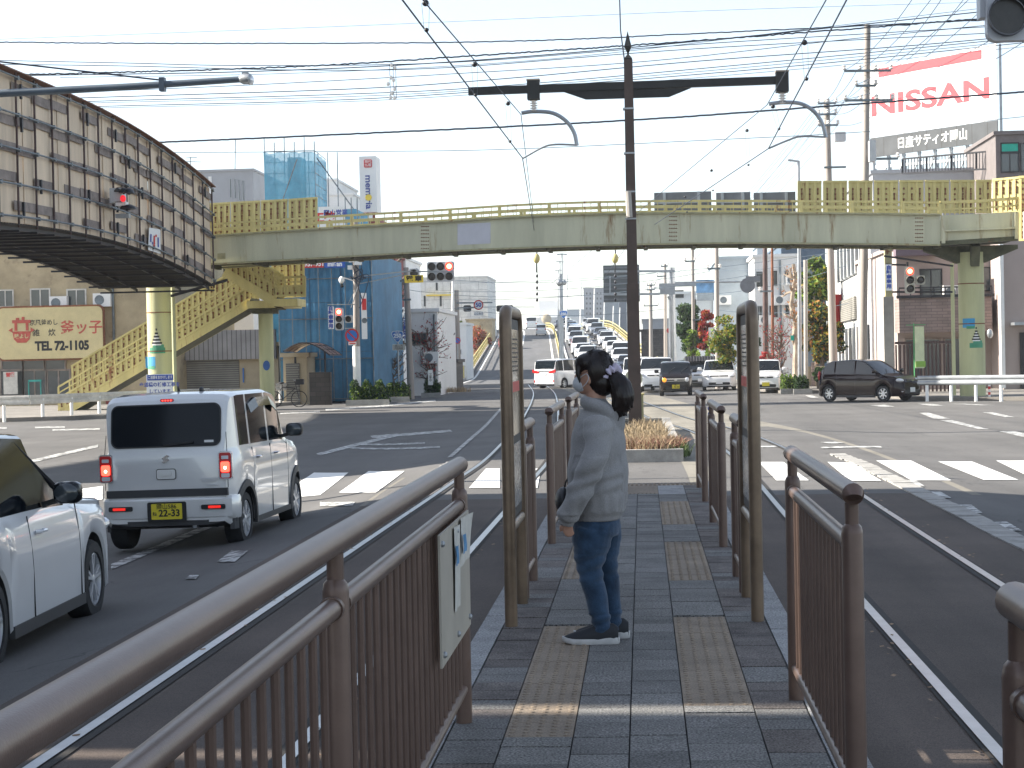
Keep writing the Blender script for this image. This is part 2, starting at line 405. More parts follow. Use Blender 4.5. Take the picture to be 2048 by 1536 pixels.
# block edging of the tram reserve
mb = MB(); x = 3.5
for i in range(52):
    y = 3+i*.52; dx = (0 if y < 18 else -.018*(y-18)**1.25)
    a = rnd.uniform(-.01, .01); dx = -.25-(0 if y < 27 else .03*(y-27)**1.3)
    zt = gz(x+dx, y)+.012+rnd.uniform(0, .006)
    mb.box((x+dx+a, y, zt-.03), (.25, .49, .07), 0, Matrix.Rotation(R(rnd.uniform(-1, 1)), 3, 'Z'))
    if y > 22:
        xl = -3.08-.006*(y-24)**1.6 if y > 24 else -3.08; mb.box((xl+a, y, gz(xl, y)+.006-.03), (.2, .49, .07), 0, Matrix.Rotation(R((y-22)*.5), 3, 'Z'))
tag(mb.build('edging_stones', MT['kerb']), kind='structure')
# painted markings (picture corners, dropped onto the road)
mb = MB()
for q in [((1517, 925), (1567, 925), (1618, 962), (1553, 962)), ((1655, 925), (1705, 927), (1763, 963), (1700, 963)),
          ((1752, 922), (1822, 922), (1903, 962), (1823, 962)), ((1876, 924), (1944, 924), (2037, 961), (1968, 961)), ((1992, 922), (2060, 922), (2140, 960), (2070, 960)),
          ((972, 938), (1000, 938), (1000, 977), (938, 977)), ((1040, 938), (1082, 938), (1075, 977), (1030, 977)), ((737, 943), (809, 943), (752, 986), (678, 986)),
          ((628, 946), (697, 946), (640, 991), (545, 999)), ((515, 946), (590, 946), (500, 999), (400, 999)), ((120, 985), (205, 973), (205, 1000), (60, 1010)),
          ((845, 962), (893, 957), (880, 975), (846, 977))]:
    patch(mb, q, 5, 5, .009)
tag(mb.build('crosswalk_marking', MT['line_fresh']), kind='structure')
mb = MB()
for q in [((1808, 961), (1831, 961), (1850, 974), (1823, 974)), ((1853, 984), (1880, 984), (1903, 997), (1873, 997)), ((1909, 1011), (1943, 1011), (1965, 1027), (1928, 1027)),
          ((1976, 1045), (2014, 1045), (2045, 1063), (2002, 1063)), ((1838, 826), (1858, 826), (1900, 838), (1868, 838)), ((1880, 841), (1905, 841), (1978, 859), (1958, 859)),
          ((1965, 825), (1985, 825), (2030, 835), (2010, 835)), ((1997, 863), (2030, 863), (2090, 878), (2060, 878)), ((1740, 811), (1770, 810), (1790, 814), (1760, 814)), ((1835, 808), (1865, 808), (1890, 812), (1860, 812)),
          ((1900, 808), (1930, 808), (1990, 811), (1960, 811)), ((1610, 791), (1625, 791), (1638, 796), (1622, 796)), ((1515, 893), (1550, 892), (1560, 895), (1525, 896)), ((1640, 885), (1670, 884), (1690, 887), (1660, 888)),
          ((463, 1103), (496, 1103), (470, 1125), (434, 1125)), ((380, 1152), (398, 1152), (392, 1160), (370, 1160)), ((640, 1005), (710, 1005), (705, 1013), (640, 1013)), 
          ((70, 854), (130, 853), (130, 856), (70, 857)), ((105, 859), (200, 857), (200, 860), (105, 862)), ((0, 855), (14, 855), (14, 858), (0, 858)),
          ((560, 826), (640, 822), (640, 825), (560, 829)), ((650, 818), (760, 811), (762, 814), (652, 822)), ((760, 811), (870, 800), (872, 803), (764, 814)),
          ((40, 926), (196, 890), (196, 895), (48, 930)), ((632, 908), (795, 868), (800, 872), (640, 912)), ((740, 872), (900, 860), (905, 864), (745, 877)), ((720, 888), (850, 885), (850, 888), (720, 891)), ((700, 895), (880, 893), (880, 896), (700, 898)),
          ((780, 1168), (1000, 1000), (1012, 1000), (800, 1168)) if 0 else ((1100, 905), (1140, 904), (1140, 907), (1100, 908)),
          ((222, 1130), (400, 1056), (424, 1056), (222, 1141)), ((1165, 905), (1240, 905), (1240, 908), (1165, 908)), ((1640, 895), (1760, 893), (1765, 896), (1645, 898))]:
    patch(mb, q, 8, 3, .009)
ribbon(mb, [g2(900, 915), g2(960, 862), g2(1005, 815), g2(1035, 790)], .10, .009)
tag(mb.build('lane_marking', MT['line_white']), kind='structure')
# left pavement corner and right pavement with kerbs
def slab(name, poly, top, mat):
    pts = [Vector((a, b, -.25)) for a, b in poly]; mbs = MB(); mbs.prism(pts, (0, 0, top+.25))
    return tag(mbs.build(name, mat), kind='structure')
def gxy(px, py): p = gp(px, py); return (p.x, p.y)
M('pavement', (.2, .185, .165), .9, var=.2, vs=.7, bump=.3, bs=50, speck=.2, spk=60.)
def ccw(pl):
    a = sum(pl[i][0]*pl[(i+1) % len(pl)][1]-pl[(i+1) % len(pl)][0]*pl[i][1] for i in range(len(pl)))
    return pl if a > 0 else pl[::-1]
slab('pavement', ccw([gxy(-60, 846), gxy(205, 838), gxy(420, 826), gxy(560, 812), gxy(700, 802), gxy(800, 786), gxy(900, 770), (-15.5, 138), (-60, 138), (-60, 64)]), -.04, MT['pavement'])
slab('pavement', ccw([gxy(1560, 787), gxy(1640, 786), gxy(1850, 802), gxy(2120, 801), (40, 78), (40, 150), (5, 150), (4.6, 120), gxy(1480, 778)]), -.05, MT['pavement'])
# grass strip and planter in the median
def blades(mb, cx_, cy_, rx, ry, n, h, z0, lean=.5, mi=0, wd=.012):
    for _ in range(n):
        a = rnd.uniform(0, 6.28); q = math.sqrt(rnd.random()); x, y = cx_+rx*q*math.cos(a), cy_+ry*q*math.sin(a)
        hh = h*rnd.uniform(.5, 1.1); l = rnd.uniform(0, lean)*hh; b = rnd.uniform(0, 6.28); dx, dy = l*math.cos(b), l*math.sin(b)
        s = wd*rnd.uniform(.5, 1); c_ = rnd.uniform(0, 3.14); ex, ey = s*math.cos(c_), s*math.sin(c_)
        mb.add([(x-ex, y-ey, z0), (x+ex, y+ey, z0), (x+dx*.4+ex*.8, y+dy*.4+ey*.8, z0+hh*.6), (x+dx*.4-ex*.8, y+dy*.4-ey*.8, z0+hh*.6), (x+dx, y+dy, z0+hh)], [(0, 1, 2, 3), (3, 2, 4)], mi)
pl = thing('planter', 'long concrete kerb planter with dry reddish grass round the tram pole foot', 'planter', (.15, 35, 0))
mb = MB()
x0, x1, y0, y1 = -.62, .62, 28.4, 42.6
for a, b, c, d in ((x0, x1, y0, y0+.18), (x0, x1, y1-.18, y1)): mb.bx(a, b, c, d, -.2, .2)
for k in range(14):
    ya = y0+.18+k*(y1-y0-.36)/14; yb = ya+(y1-y0-.36)/14-.012
    mb.bx(x0, x0+.18, ya, yb, -.2, .2+rnd.uniform(-.01, .01)); mb.bx(x1-.18, x1, ya, yb, -.2, .2+rnd.uniform(-.01, .01))
mb.build('kerb', MT['kerb'], pl)
mb = MB(); mb.bx(x0+.18, x1-.18, y0+.18, y1-.18, -.2, .14); mb.build('soil', MT['soil'], pl)
M('dry_grass', (.33, .25, .15), .8, var=.35, vs=9)
M('dry_red', (.24, .10, .07), .8, var=.4, vs=9)
M('green_grass', (.10, .14, .04), .8, var=.35, vs=9)
mb = MB(); blades(mb, .12, 29.6, .5, 1.2, 1300, .27, .14, 1.5, 0, .007); blades(mb, .15, 29.7, .5, 1.1, 3200, .19, .14, 1.5, 1, .012); blades(mb, .05, 34.5, .4, 4, 1100, .26, .14, 1.2, 0, .010); blades(mb, .55, 29.2, .2, .6, 250, .25, .05, .7, 2, .01)
o = mb.build('dry_grass', [MT['dry_grass'], MT['dry_red'], MT['green_grass']]); tag(o, 'dry straw and red grass growing in the median planter', 'grass', kind='stuff')
# ------------------------------------------------------------ platform
PZ = .20
pf = MB(); pf.bx(-.80, .66, -6, 21.2, -.1, PZ-.012); pf.build('platform', MT['joint']); tag(bpy.data.objects['platform'], kind='structure')
def tiles(name, xsx, y0, y1, dy, mats, gap=.006, skip=None, jit=.0022):
    mb = MB()
    for a, b in zip(xsx[:-1], xsx[1:]):
        y = y0-rnd.uniform(0, .12)
        while y < y1:
            yb = min(y+dy, y1)
            if yb-y > .03 and not (skip and skip((a+b)/2, (y+yb)/2)):
                mb.box(((a+b)/2, (y+yb)/2, PZ-.02+rnd.uniform(-jit, jit)), (b-a-gap, yb-y-gap, .04), rnd.randrange(len(mats)), Matrix.Rotation(R(rnd.uniform(-.3, .3)), 3, 'Z'))
            y += dy
    return tag(mb.build(name, mats), kind='structure')
TR = [(.147, .441, [(7.67, 10.27), (11.95, 14.4), (15.9, 18.35)]), (-.574, -.30, [(7.06, 9.98), (12.1, 14.3), (16, 18.4)])]
def isT(x, y): return any(a < x < b and any(c-.15 < y < d+.1 for c, d in L) for a, b, L in TR)
tiles('platform_paving', [-.30, -.077, .147], -2, 19.4, .294, [MT['paver'], MT['paver2']])
def seg(a, b, L, y0, y1):
    cur = y0; out = []
    for c, d in L: out.append((cur, c)); cur = d
    out.append((cur, y1)); return out
for a, b, L in TR:
    for c, d in seg(a, b, L, -2, 19.4): tiles('platform_paving', [a, b], c+.12, d, .294, [MT['paver'], MT['paver2']])
    for c, d in L:
        mb = MB(); n = round((d-c)/.294); st = (d-c)/n
        for k in range(n):
            mb.box(((a+b)/2, c+(k+.5)*st, PZ-.02+rnd.uniform(-.001, .001)), (b-a-.004, st-.005, .04))
            for i in range(5):
                for j in range(5):
                    xx = a+(i+.5)*(b-a)/5; yy = c+k*st+(j+.5)*st/5
                    mb.lathe((xx, yy, PZ-.001), [(.0145, 0), (.013, .003), (.0095, .0055)], 8)
        tag(mb.build('tactile_paving', MT['tactile']), kind='structure')
tiles('platform_paving', [-.80, -.574], -2, 20.9, .147*1.4, [MT['paver_side'], MT['paver2'], MT['paver_side']])
tiles('platform_paving', [.441, .66], -2, 20.9, .147*1.4, [MT['paver_side'], MT['paver2'], MT['paver_side']])
mb = MB()
for k in range(5):
    mb.box((-.30+.25*.5+.0, 0, 0), (.0, .0, .0)) if 0 else None
mb.bx(-.574, .147, 19.4, 20.6, PZ-.04, PZ)
for k in range(16): mb.bx(-.56+k*.044, -.545+k*.044, 19.42, 20.58, PZ, PZ+.005)
mb.bx(-.8, .66, 20.6, 20.9, PZ-.04, PZ)
for k in range(28):
    for j in range(3): mb.bx(-.78+k*.052, -.75+k*.052, 20.64+j*.09, 20.69+j*.09, PZ, PZ+.006)
tag(mb.build('tactile_paving', MT['tactile']), kind='structure')
tiles('platform_paving', [.147, .441], 19.4, 20.6, .4, [MT['granite']])
mb = MB()
for sx0, sx1 in ((-.93, -.806), (.666, .80)):
    y = -4.
    while y < 21:
        mb.box(((sx0+sx1)/2, y+.3, PZ/2-.05+rnd.uniform(-.002, .002)), (sx1-sx0, .592, PZ+.1)); y += .6
tag(mb.build('platform_edge', MT['granite']), kind='structure')
# fallen grit along the rails and leaves
mb = MB()
for _ in range(260):
    s = rnd.choice((-2.68, -1.46, 1.36, 2.6)); y = rnd.uniform(5, 22); x = s+rnd.gauss(0, .05); r = rnd.uniform(.006, .018)
    a = rnd.uniform(0, 3.1); z = gz(x, y)+.013; u = Vector((math.cos(a), math.sin(a), .1))*r; v = Vector((-math.sin(a), math.cos(a), .2))*r*.6
    p = Vector((x, y, z+.006)); mb.quad(p-u-v, p+u-v, p+u+v, p-u+v)
M('leaf_dead', (.3, .2, .12), .8, var=.4, vs=9)
tag(mb.build('fallen_leaves', MT['leaf_dead']), 'small dead leaves and grit caught along the rails', 'leaves', kind='stuff')
# ------------------------------------------------------------ platform railings
HZ = PZ+1.06
def railing(x, y0, y1, label, posts, group='brown tubular railings along the tram platform', turn=None, cap0=True):
    t = thing('platform_railing', label, 'railing', (x, (y0+y1)/2, PZ), group)
    for yp in posts:
        p = MB(); p.lathe((x, yp, PZ-.02), [(.042, 0), (.042, .012), (.0335, .014), (.0335, .955), (.030, .975), (.0215, .985), (.0215, 1.05)], 16); p.build('post', MT['bronze'], t, True)
    for yp in posts:
        for q in (-.06, .06):
            if y0-.01 <= yp+q <= y1+.01: MB().lathe((x, yp+q-.012, HZ-.16), [(.030, 0), (.030, .024)], 14, 0, (0, 1, 0)).build('collar', MT['bronze'], t, True)
    hr = MB(); hr.tube([(x, y0-.05, HZ-.01), (x, y0-.045, HZ), (x, y1+.045, HZ), (x, y1+.06, HZ)], [.026, .034, .034, .02], 16); 
    hr.build('handrail', MT['bronze'], t, True)
    MB().tube([(x, y0, HZ-.16), (x, y1, HZ-.16)], .026, 12).build('middle_rail', MT['bronze'], t, True)
    MB().tube([(x, y0, PZ+.14), (x, y1, PZ+.14)], .022, 12).build('lower_rail', MT['bronze'], t, True)
    n = int((y1-y0)/.14)
    for k in range(1, n+1):
        yb = y0+(y1-y0)*k/(n+1)
        if min(abs(yb-q) for q in posts) < .05: continue
        MB().tube([(x, yb, PZ+.14), (x, yb, HZ-.16)], .0105, 8).build('baluster', MT['bronze'], t, True)
    return t
railing(-.76, -1.64, 7.36, 'long brown railing in the left foreground with a notice board fixed on it', (-1.64, 1.36, 4.36, 7.36))
railing(-.76, 11.15, 12.05, 'short brown railing just beyond the left information stand', (11.15, 12.05))
railing(-.75, 14.4, 16.6, 'brown railing beyond the pedestrian, second from far on the left side', (14.4, 16.6))
railing(-.75, 18.2, 20.3, 'farthest brown railing on the left side of the platform', (18.2, 20.3))
railing(.635, -1., 3.12, 'nearest brown railing, only its end post shows at the right edge', (-1., 3.12))
railing(.635, 5.6, 7.8, 'brown railing standing alone in the right foreground', (5.6, 7.8))
railing(.61, 11.3, 12.15, 'short brown railing just beyond the right information stand', (11.3, 12.15))
railing(.60, 14.0, 16.0, 'brown railing in the middle of the right row, before the chained one', (14.0, 16.0))
t = railing(.61, 18.3, 20.2, 'farthest brown railing on the right side, with a chain hanging on it', (18.3, 20.2))
ch = MB()
for k in range(22):
    u = k/21; p = Vector((.66+.02*u, 18.25-.1*u, HZ-.12-.75*math.sin(u*1.5))); ch.ell(p, (.011, .011, .02), 4)
ch.build('chain', MT['ink_blue'], t)
# notice board on the near left railing
t = thing('notice_board', 'beige plate with curled paper notices bolted to the long left railing', 'notice board', (-.71, 6.75, .6))
MB().bx(-.722, -.714, 6.22, 7.26, .62, 1.085).build('board', M('board', (.44, .40, .33), .5, var=.08), t)
mb = MB(); 
for y, z in ((6.27, 1.05), (6.27, .66), (7.2, 1.05), (7.2, .66), (6.75, 1.05), (6.75, .66)): mb.lathe((-.714, y, z), [(.012, 0), (.012, .006), (.006, .012)], 10, 0, (1, 0, 0))
mb.build('bolt', MT['galv'], t)
def sheet(y0, y1, z0, z1, mat, name, curl=.02, x=-.711):
    mb = MB(); n = 8
    for i in range(n+1):
        for j in range(n+1):
            u, v = i/n, j/n; mb.v.append(Vector((x+.002+curl*(abs(u-.4)**3)*2*(v**2)+.003*math.sin(7*u+3*v), y0+(y1-y0)*u, z0+(z1-z0)*v)))
    for i in range(n):
        for j in range(n): mb.f.append([i*(n+1)+j, (i+1)*(n+1)+j, (i+1)*(n+1)+j+1, i*(n+1)+j+1]); mb.m.append(0)
    return mb.build(name, mat, t, True)
M('paper', (.62, .60, .54), .7, var=.1, vs=14); M('paper_blue', (.1, .28, .5), .7, var=.2, vs=14)
sheet(6.62, 6.80, .76, 1.07, MT['paper'], 'paper_notice'); sheet(6.84, 7.20, .90, 1.08, MT['paper'], 'paper_notice', .05)
sheet(6.63, 6.72, .93, 1.0, MT['paper_blue'], 'paper_picture', 0, -.704); sheet(6.86, 6.98, .95, 1.02, MT['paper_blue'], 'paper_picture', 0, -.700)
for k in range(6): text('', .02, MT['ink'], t, (0, 0, 0), (0, 1, 0), (0, 0, 1)) if 0 else None
# information stands
def infostand(x, y0, y1, label, side):
    t = thing('information_stand', label, 'information stand', (x, (y0+y1)/2, PZ), 'tube framed information stands')
    r = .036; zt = 1.98; fr = MB(); pts = [(x, y0, PZ-.02), (x, y0, zt-.12)]
    for k in range(1, 7):
        a = R(90*k/6); pts.append((x, y0+.1-.1*math.cos(a), zt-.12+.1*math.sin(a)))
    for k in range(0, 7):
        a = R(90*k/6); pts.append((x, y1-.1+.1*math.sin(a), zt-.12+.1*math.cos(a)))
    pts.append((x, y1, PZ-.02)); fr.tube(pts, r, 14); fr.build('frame', MT['bronze_gold'], t, True)
    MB().tube([(x, y0, .74), (x, y1, .74)], .03, 12).build('crossbar', MT['bronze_gold'], t, True)
    MB().bx(x-.012, x+.012, y0+.03, y1-.03, .78, zt-.06).build('panel', MT['plastic'], t)
    for sgn in (-1, 1):
        xx = x+sgn*.0145
        MB().bx(xx-.002, xx+.002, y0+.08, y1-.08, 1.25, 1.86).build('poster', M('poster%s%s' % (side, sgn), (.34, .30, .22), .15, var=.35, vs=5, spec=.9), t)
        MB().bx(xx-.0025, xx+.0025, y0+.08, y1-.08, .84, 1.2).build('timetable', M('tt%s%s' % (side, sgn), (.42, .42, .40), .2, var=.4, vs=22, spec=.9), t)
        MB().bx(xx-.004*1.1, xx+.004*1.1, y0+.12, y1-.15, 1.50, 1.56).build('red_band', MT['ink_red'], t)
        for k in range(8): MB().bx(xx-.0032, xx+.0032, y0+.14, y1-.2-.03*(k % 3), 1.80-k*.026, 1.808-k*.026).build('print_line', MT['ink'], t)
infostand(-.755, 9.98, 10.9, 'bronze tube information stand with posters left of the pedestrian', 'L')
infostand(.615, 10.1, 11.1, 'bronze tube information stand on the right side of the platform', 'R')
# ------------------------------------------------------------ overpass road rising beyond the junction
def rslope(y):
    if y < 150: return 0
    if y < 168: return .052*(y-150)/18
    if y < 262: return .052
    if y < 305: return .052*(305-y)/43
    if y < 340: return 0
    return -.03*min(1, (y-340)/40)
RZ = [0]
for i in range(600): RZ.append(RZ[-1]+rslope(i+.5))
def rz(y):
    y = max(0, min(598.9, y)); i = int(y); return -.18+RZ[i]*(1-(y-i))+RZ[i+1]*(y-i)
def rx(y, off=0): return -6.4-.056*(y-150)+off-(.0006*(y-250)**2 if y > 250 else 0)
ysr = lin(126, 480, 118)
def road_strip(mb, o0, o1, h, ys=ysr, n=4):
    b = len(mb.v)
    for y in ys:
        for k in range(n+1): mb.v.append(Vector((rx(y, o0+(o1-o0)*k/n), y, rz(y)+h)))
    for i in range(len(ys)-1):
        for k in range(n): mb.f.append([b+i*(n+1)+k, b+i*(n+1)+k+1, b+(i+1)*(n+1)+k+1, b+(i+1)*(n+1)+k]); mb.m.append(0)
mb = MB(); road_strip(mb, -8.6, 8.8, .02)
tag(mb.build('overpass_road', MT['bridge_road'], smooth=True), kind='structure')
mb = MB()
for s in (-8.6, 8.8):
    b = len(mb.v)
    for y in ysr: mb.v += [Vector((rx(y, s), y, -.4)), Vector((rx(y, s), y, rz(y)+.02))]
    for i in range(len(ysr)-1): mb.f.append([b+2*i, b+2*i+1, b+2*i+3, b+2*i+2]); mb.m.append(0)
tag(mb.build('overpass_embankment', MT['concrete']), kind='structure')
mb = MB()
for o in (-7.9, -.75, .75, 8.2): road_strip(mb, o-.1, o+.1, .035, n=1)
for y0_ in range(128, 470, 10):
    for o in (4.5,): road_strip(mb, o-.09, o+.09, .035, [y0_, y0_+2, y0_+4, y0_+5.], 1)
road_strip(mb, -4.4, -4.2, .035, n=1)
tag(mb.build('lane_marking', MT['line_fresh']), kind='structure')
def parapet(name, label, off, y0, y1, h=.95, step=4., mat='yellow', group='pale yellow railings of the overpass'):
    t = thing(name, label, 'bridge railing', (rx(y0, off), y0, rz(y0)), group)
    n = int((y1-y0)/step); P = [Vector((rx(y0+k*step, off), y0+k*step, rz(y0+k*step))) for k in range(n+1)]
    mb = MB()
    for a, b in zip(P, P[1:]):
        for q, hh in ((h, .1), (h*.62, .07), (h*.32, .07)): mb.bar(a+V(0, 0, q), b+V(0, 0, q), .07, hh)
    mb.build('rail', MT[mat], t)
    for a in P: MB().box(a+V(0, 0, h/2), (.12, .14, h)).build('post', MT[mat], t)
    mb = MB()
    for a, b in zip(P, P[1:]):
        for k in range(1, 8): p = a.lerp(b, k/8); mb.box(p+V(0, 0, h*.35), (.03, .03, h*.6))
    mb.build('infill', MT[mat], t)
    mb = MB()
    for a, b in zip(P, P[1:]): mb.bar(a+V(0, 0, .05), b+V(0, 0, .05), .25, .3)
    mb.build('kerb', MT['concrete'], t)
parapet('overpass_railing', 'yellow railing along the left edge of the rising overpass', -8.6, 132, 262, 1.2)
parapet('overpass_railing', 'yellow railing in the median of the overpass', 0, 165, 300)
parapet('overpass_railing', 'yellow railing down the right edge of the overpass', 8.8, 140, 330, 1.15)
# beige side wall at the crest on the left
t = thing('bridge_parapet_wall', 'curved beige parapet wall with white handrail at the crest of the overpass', 'wall', (rx(300, -9), 300, rz(300)))
mb = MB(); P = [Vector((rx(y, -8.8)-.0, y, rz(y))) for y in range(262, 345, 4)]
for a, b in zip(P, P[1:]): mb.bar(a+V(0, 0, .5), b+V(0, 0, .5), .25, 1.0)
P2 = [Vector((rx(262, -8.8)-10+.13*i*i*.3, 262+3*i, 1.6+rz(262)+.08*i)) for i in range(12)]
for a, b in zip(P2, P2[1:]): mb.bar(a, b, .3, 1.5)
mb.build('wall', M('beige_wall', (.52, .45, .36), .8), t)
# ------------------------------------------------------------ tram pole
W = lambda px, py, Y: at(px, py, Y=Y)
pb = gp(1271, 858); PY = 41.
base = W(1271, 858, PY)
t = thing('tram_pole', 'dark brown centre pole with cross arm and spear tip standing in the planter', 'pole', (base.x, PY, 0))
top = W(1254, 120, PY)
mb = MB(); bx_, zt = base.x, top.z
mb.add([], []); 
def sqpole(mb, x, y, z0, z1, h0, h1): mb.add([(x+i*h0, y+j*h0, z0) for i, j in ((-1, -1), (1, -1), (1, 1), (-1, 1))]+[(x+i*h1, y+j*h1, z1) for i, j in ((-1, -1), (1, -1), (1, 1), (-1, 1))], [(3, 2, 1, 0), (4, 5, 6, 7), (0, 1, 5, 4), (1, 2, 6, 5), (2, 3, 7, 6), (3, 0, 4, 7)])
zj = W(1262, 568, PY).z
sqpole(mb, bx_, PY, -.1, zj, .15, .135); sqpole(mb, bx_, PY, zj+.001, zt, .118, .098)
mb.build('shaft', MT['pole_brown'], t)
M('arm_dark', (.018, .018, .017), .5, .2, var=.2)
mb = MB(); zt2 = W(1250, 62, PY).z
mb.lathe((bx_, PY, zt), [(.125, 0), (.125, .03), (.03, .12), (.03, .16), (.115, .30), (.0, zt2-zt)], 4); mb.build('finial', MT['arm_dark'], t)
aL, aR = W(937, 183, PY), W(1572, 160, PY)
mb = MB(); mb.bar(aL, aR, .16, .17); mb.build('cross_arm', MT['arm_dark'], t)
mb = MB()
g = [W(1125, 183, PY), W(1172, 199, PY), W(1338, 194, PY), W(1382, 176, PY)]
mb.prism([p+V(0, -.04, 0) for p in g], (0, .08, 0)); mb.build('gusset', MT['arm_dark'], t)
for cx_, cyt, cyb in ((1067, 162, 199), (1564, 145, 184)):
    mb = MB(); c = W(cx_, (cyt+cyb)/2, PY); h = (cyb-cyt)/88
    mb.box(c, (.28, .3, h)); b = mb.build('clamp_box', MT['arm_dark'], t)
    MB().box(c+V(0, 0, h/2+.015), (.3, .32, .03)).build('cap', M('cap_tan', (.42, .34, .26), .6) if 'cap_tan' not in MT else MT['cap_tan'], b)
    ins = MB(); pr = []
    for k in range(5): pr += [(.045, -.01-k*.055), (.095, -.03-k*.055), (.04, -.05-k*.055)]
    ins.lathe(c+V(0, 0, -h/2), pr, 14); ins.build('insulator', MT['ceramic'], t, True)
def pulloff(pts, end, mat=MT['galv']):
    P = [W(a, b, PY) for a, b in pts]
    MB().tube(spline(P, 5), .045, 8).build('curved_arm', mat, t, True)
    E = [W(a, b, PY) for a, b in end]
    MB().tube(spline(E, 5), .022, 6).build('steady_arm', mat, t, True)
pulloff([(1043, 226), (1068, 223), (1105, 226), (1132, 242), (1148, 265), (1154, 291)], [(1154, 290), (1110, 289), (1085, 295), (1045, 317)])
pulloff([(1538, 208), (1565, 205), (1600, 207), (1627, 222), (1644, 246), (1652, 275)], [(1650, 274), (1602, 273), (1575, 281), (1537, 297)])
mb = MB()
for py in (218, 307, 384, 438): mb.box(W(1257+(py-218)*.02, py, PY)+V(0, 0, 0), (.25, .25, .035))
mb.build('band', MT['galv'], t)
MB().tube([W(1258, 384, PY)+V(-.02, -.16, 0), W(1261, 436, PY)+V(-.02, -.16, 0)], .07, 8).build('cable_guard', MT['concrete'], t, True)
# round yellow-backed marker and meter box behind the pole foot
t = thing('round_marker_sign', 'pale round disc sign standing behind the tram pole', 'sign', (W(1268, 760, 44).x, 44, 0))
c = W(1267, 757, 44); MB().lathe(c, [(.22, 0), (.22, .02)], 24, 0, (0, 1, 0)).build('disc', M('disc', (.5, .48, .33), .6), t)
MB().tube([(c.x, 44.03, 0), (c.x, 44.03, c.z)], .03, 8).build('post', MT['galv'], t)
t = thing('control_box', 'narrow yellowish green box right behind the tram pole foot', 'box', (W(1283, 830, 42).x, 42, 0))
a, b = W(1272, 790, 42), W(1288, 855, 42); MB().bx(a.x, b.x, 41.7, 42, 0, a.z).build('housing', M('box_olive', (.33, .32, .17), .6, rust=.2), t)
MB().bx(a.x-.02, b.x+.02, 41.68, 42.02, a.z, a.z+.04).build('lid', MT['yellow'], t)
# ------------------------------------------------------------ wires
def wire(label, pts, r, group='overhead cables crossing the junction', mat='wire', cat='cable', sag=0, n=8, name='overhead_cable', wob=0):
    P = [W(*p) for p in pts]
    if len(P) == 2 and sag: P = [P[0].lerp(P[1], k/12)-V(0, 0, sag*4*(k/12)*(1-k/12)) for k in range(13)]
    elif len(P) > 2 and name == 'overhead_cable': P = spline(P, n)
    if wob:
        Q = []
        for a, b in zip(P, P[1:]):
            for k in range(8): Q.append(a.lerp(b, k/8)+V(0, rnd.uniform(-wob, wob), rnd.uniform(-wob, wob)))
        P = Q+[P[-1]]
    mb = MB().tube(P, r*.85, 6); o = mb.build(name, MT[mat], smooth=True)
    return tag(o, label, cat, group)
YC = 72.
wire('highest faint cable, crossing alone above all the others', [(-40, 80, YC), (700, 52, YC), (1400, 22, YC), (2100, 0, YC)], .009, mat='wire_thin')
wire('thick twisted cable running level a little below the highest faint one', [(-40, 84, YC), (400, 87, YC), (1000, 83, YC), (1500, 62, YC), (2100, 34, YC)], .030, wob=.012)
wire('slack twin cable starting left at the boarded bridge top, upper strand', [(-40, 120, YC), (250, 126, YC), (500, 131, YC), (900, 125, YC), (1400, 88, YC), (2100, 46, YC)], .018)
wire('slack twin cable starting left at the boarded bridge top, lower strand', [(-40, 128, YC), (250, 132, YC), (600, 140, YC), (900, 135, YC), (1400, 97, YC), (2100, 60, YC)], .018)
wire('thickest ragged cable bundle in the middle of the cables', [(50, 149, YC), (300, 143, YC), (640, 131, YC), (1000, 108, YC), (1300, 88, YC), (1700, 58, YC), (2100, 26, YC)], .036, wob=.02)
wire('cable just under the thickest ragged bundle', [(60, 151, YC), (500, 143, YC), (900, 124, YC), (1400, 82, YC), (2100, 9, YC)], .024)
wire('fourth cable below the ragged bundle, thin and bluish', [(120, 155, YC), (600, 146, YC), (1100, 118, YC), (1600, 60, YC), (2100, 0, YC)], .013, mat='wire_thin')
wire('dark cable passing over the signal arm lamp', [(140, 185, YC), (500, 170, YC), (900, 148, YC), (1300, 122, YC), (1700, 78, YC), (2100, 38, YC)], .016)
wire('dark cable just below the signal arm', [(155, 196, YC), (700, 178, YC), (1000, 158, YC), (1400, 122, YC), (1800, 93, YC), (2100, 66, YC)], .020)
wire('paired cable low in the bundle, upper one', [(170, 203, YC), (700, 188, YC), (1000, 172, YC), (1500, 128, YC), (2100, 70, YC)], .018)
wire('paired cable low in the bundle, lower one', [(175, 206, YC), (700, 193, YC), (1000, 176, YC), (1500, 134, YC), (2100, 76, YC)], .013, mat='wire_thin')
wire('lowest pair of the cable bundle, upper one', [(190, 213, YC), (700, 199, YC), (1100, 172, YC), (1600, 131, YC), (2100, 80, YC)], .018)
wire('lowest pair of the cable bundle, lower one', [(195, 216, YC), (700, 203, YC), (1100, 178, YC), (1600, 138, YC), (2100, 88, YC)], .012, mat='wire_thin')
wire('thick black cable crossing alone between bundle and footbridge', [(290, 286, 66), (700, 268, 66), (1250, 241, 66), (1700, 209, 66), (2100, 180, 66)], .040, wob=.008)
wire('thin wavy cable just above the footbridge', [(330, 305, 66), (700, 303, 66), (1000, 299, 66), (1400, 281, 66), (1750, 262, 66), (2100, 228, 66)], .014, mat='wire_thin')
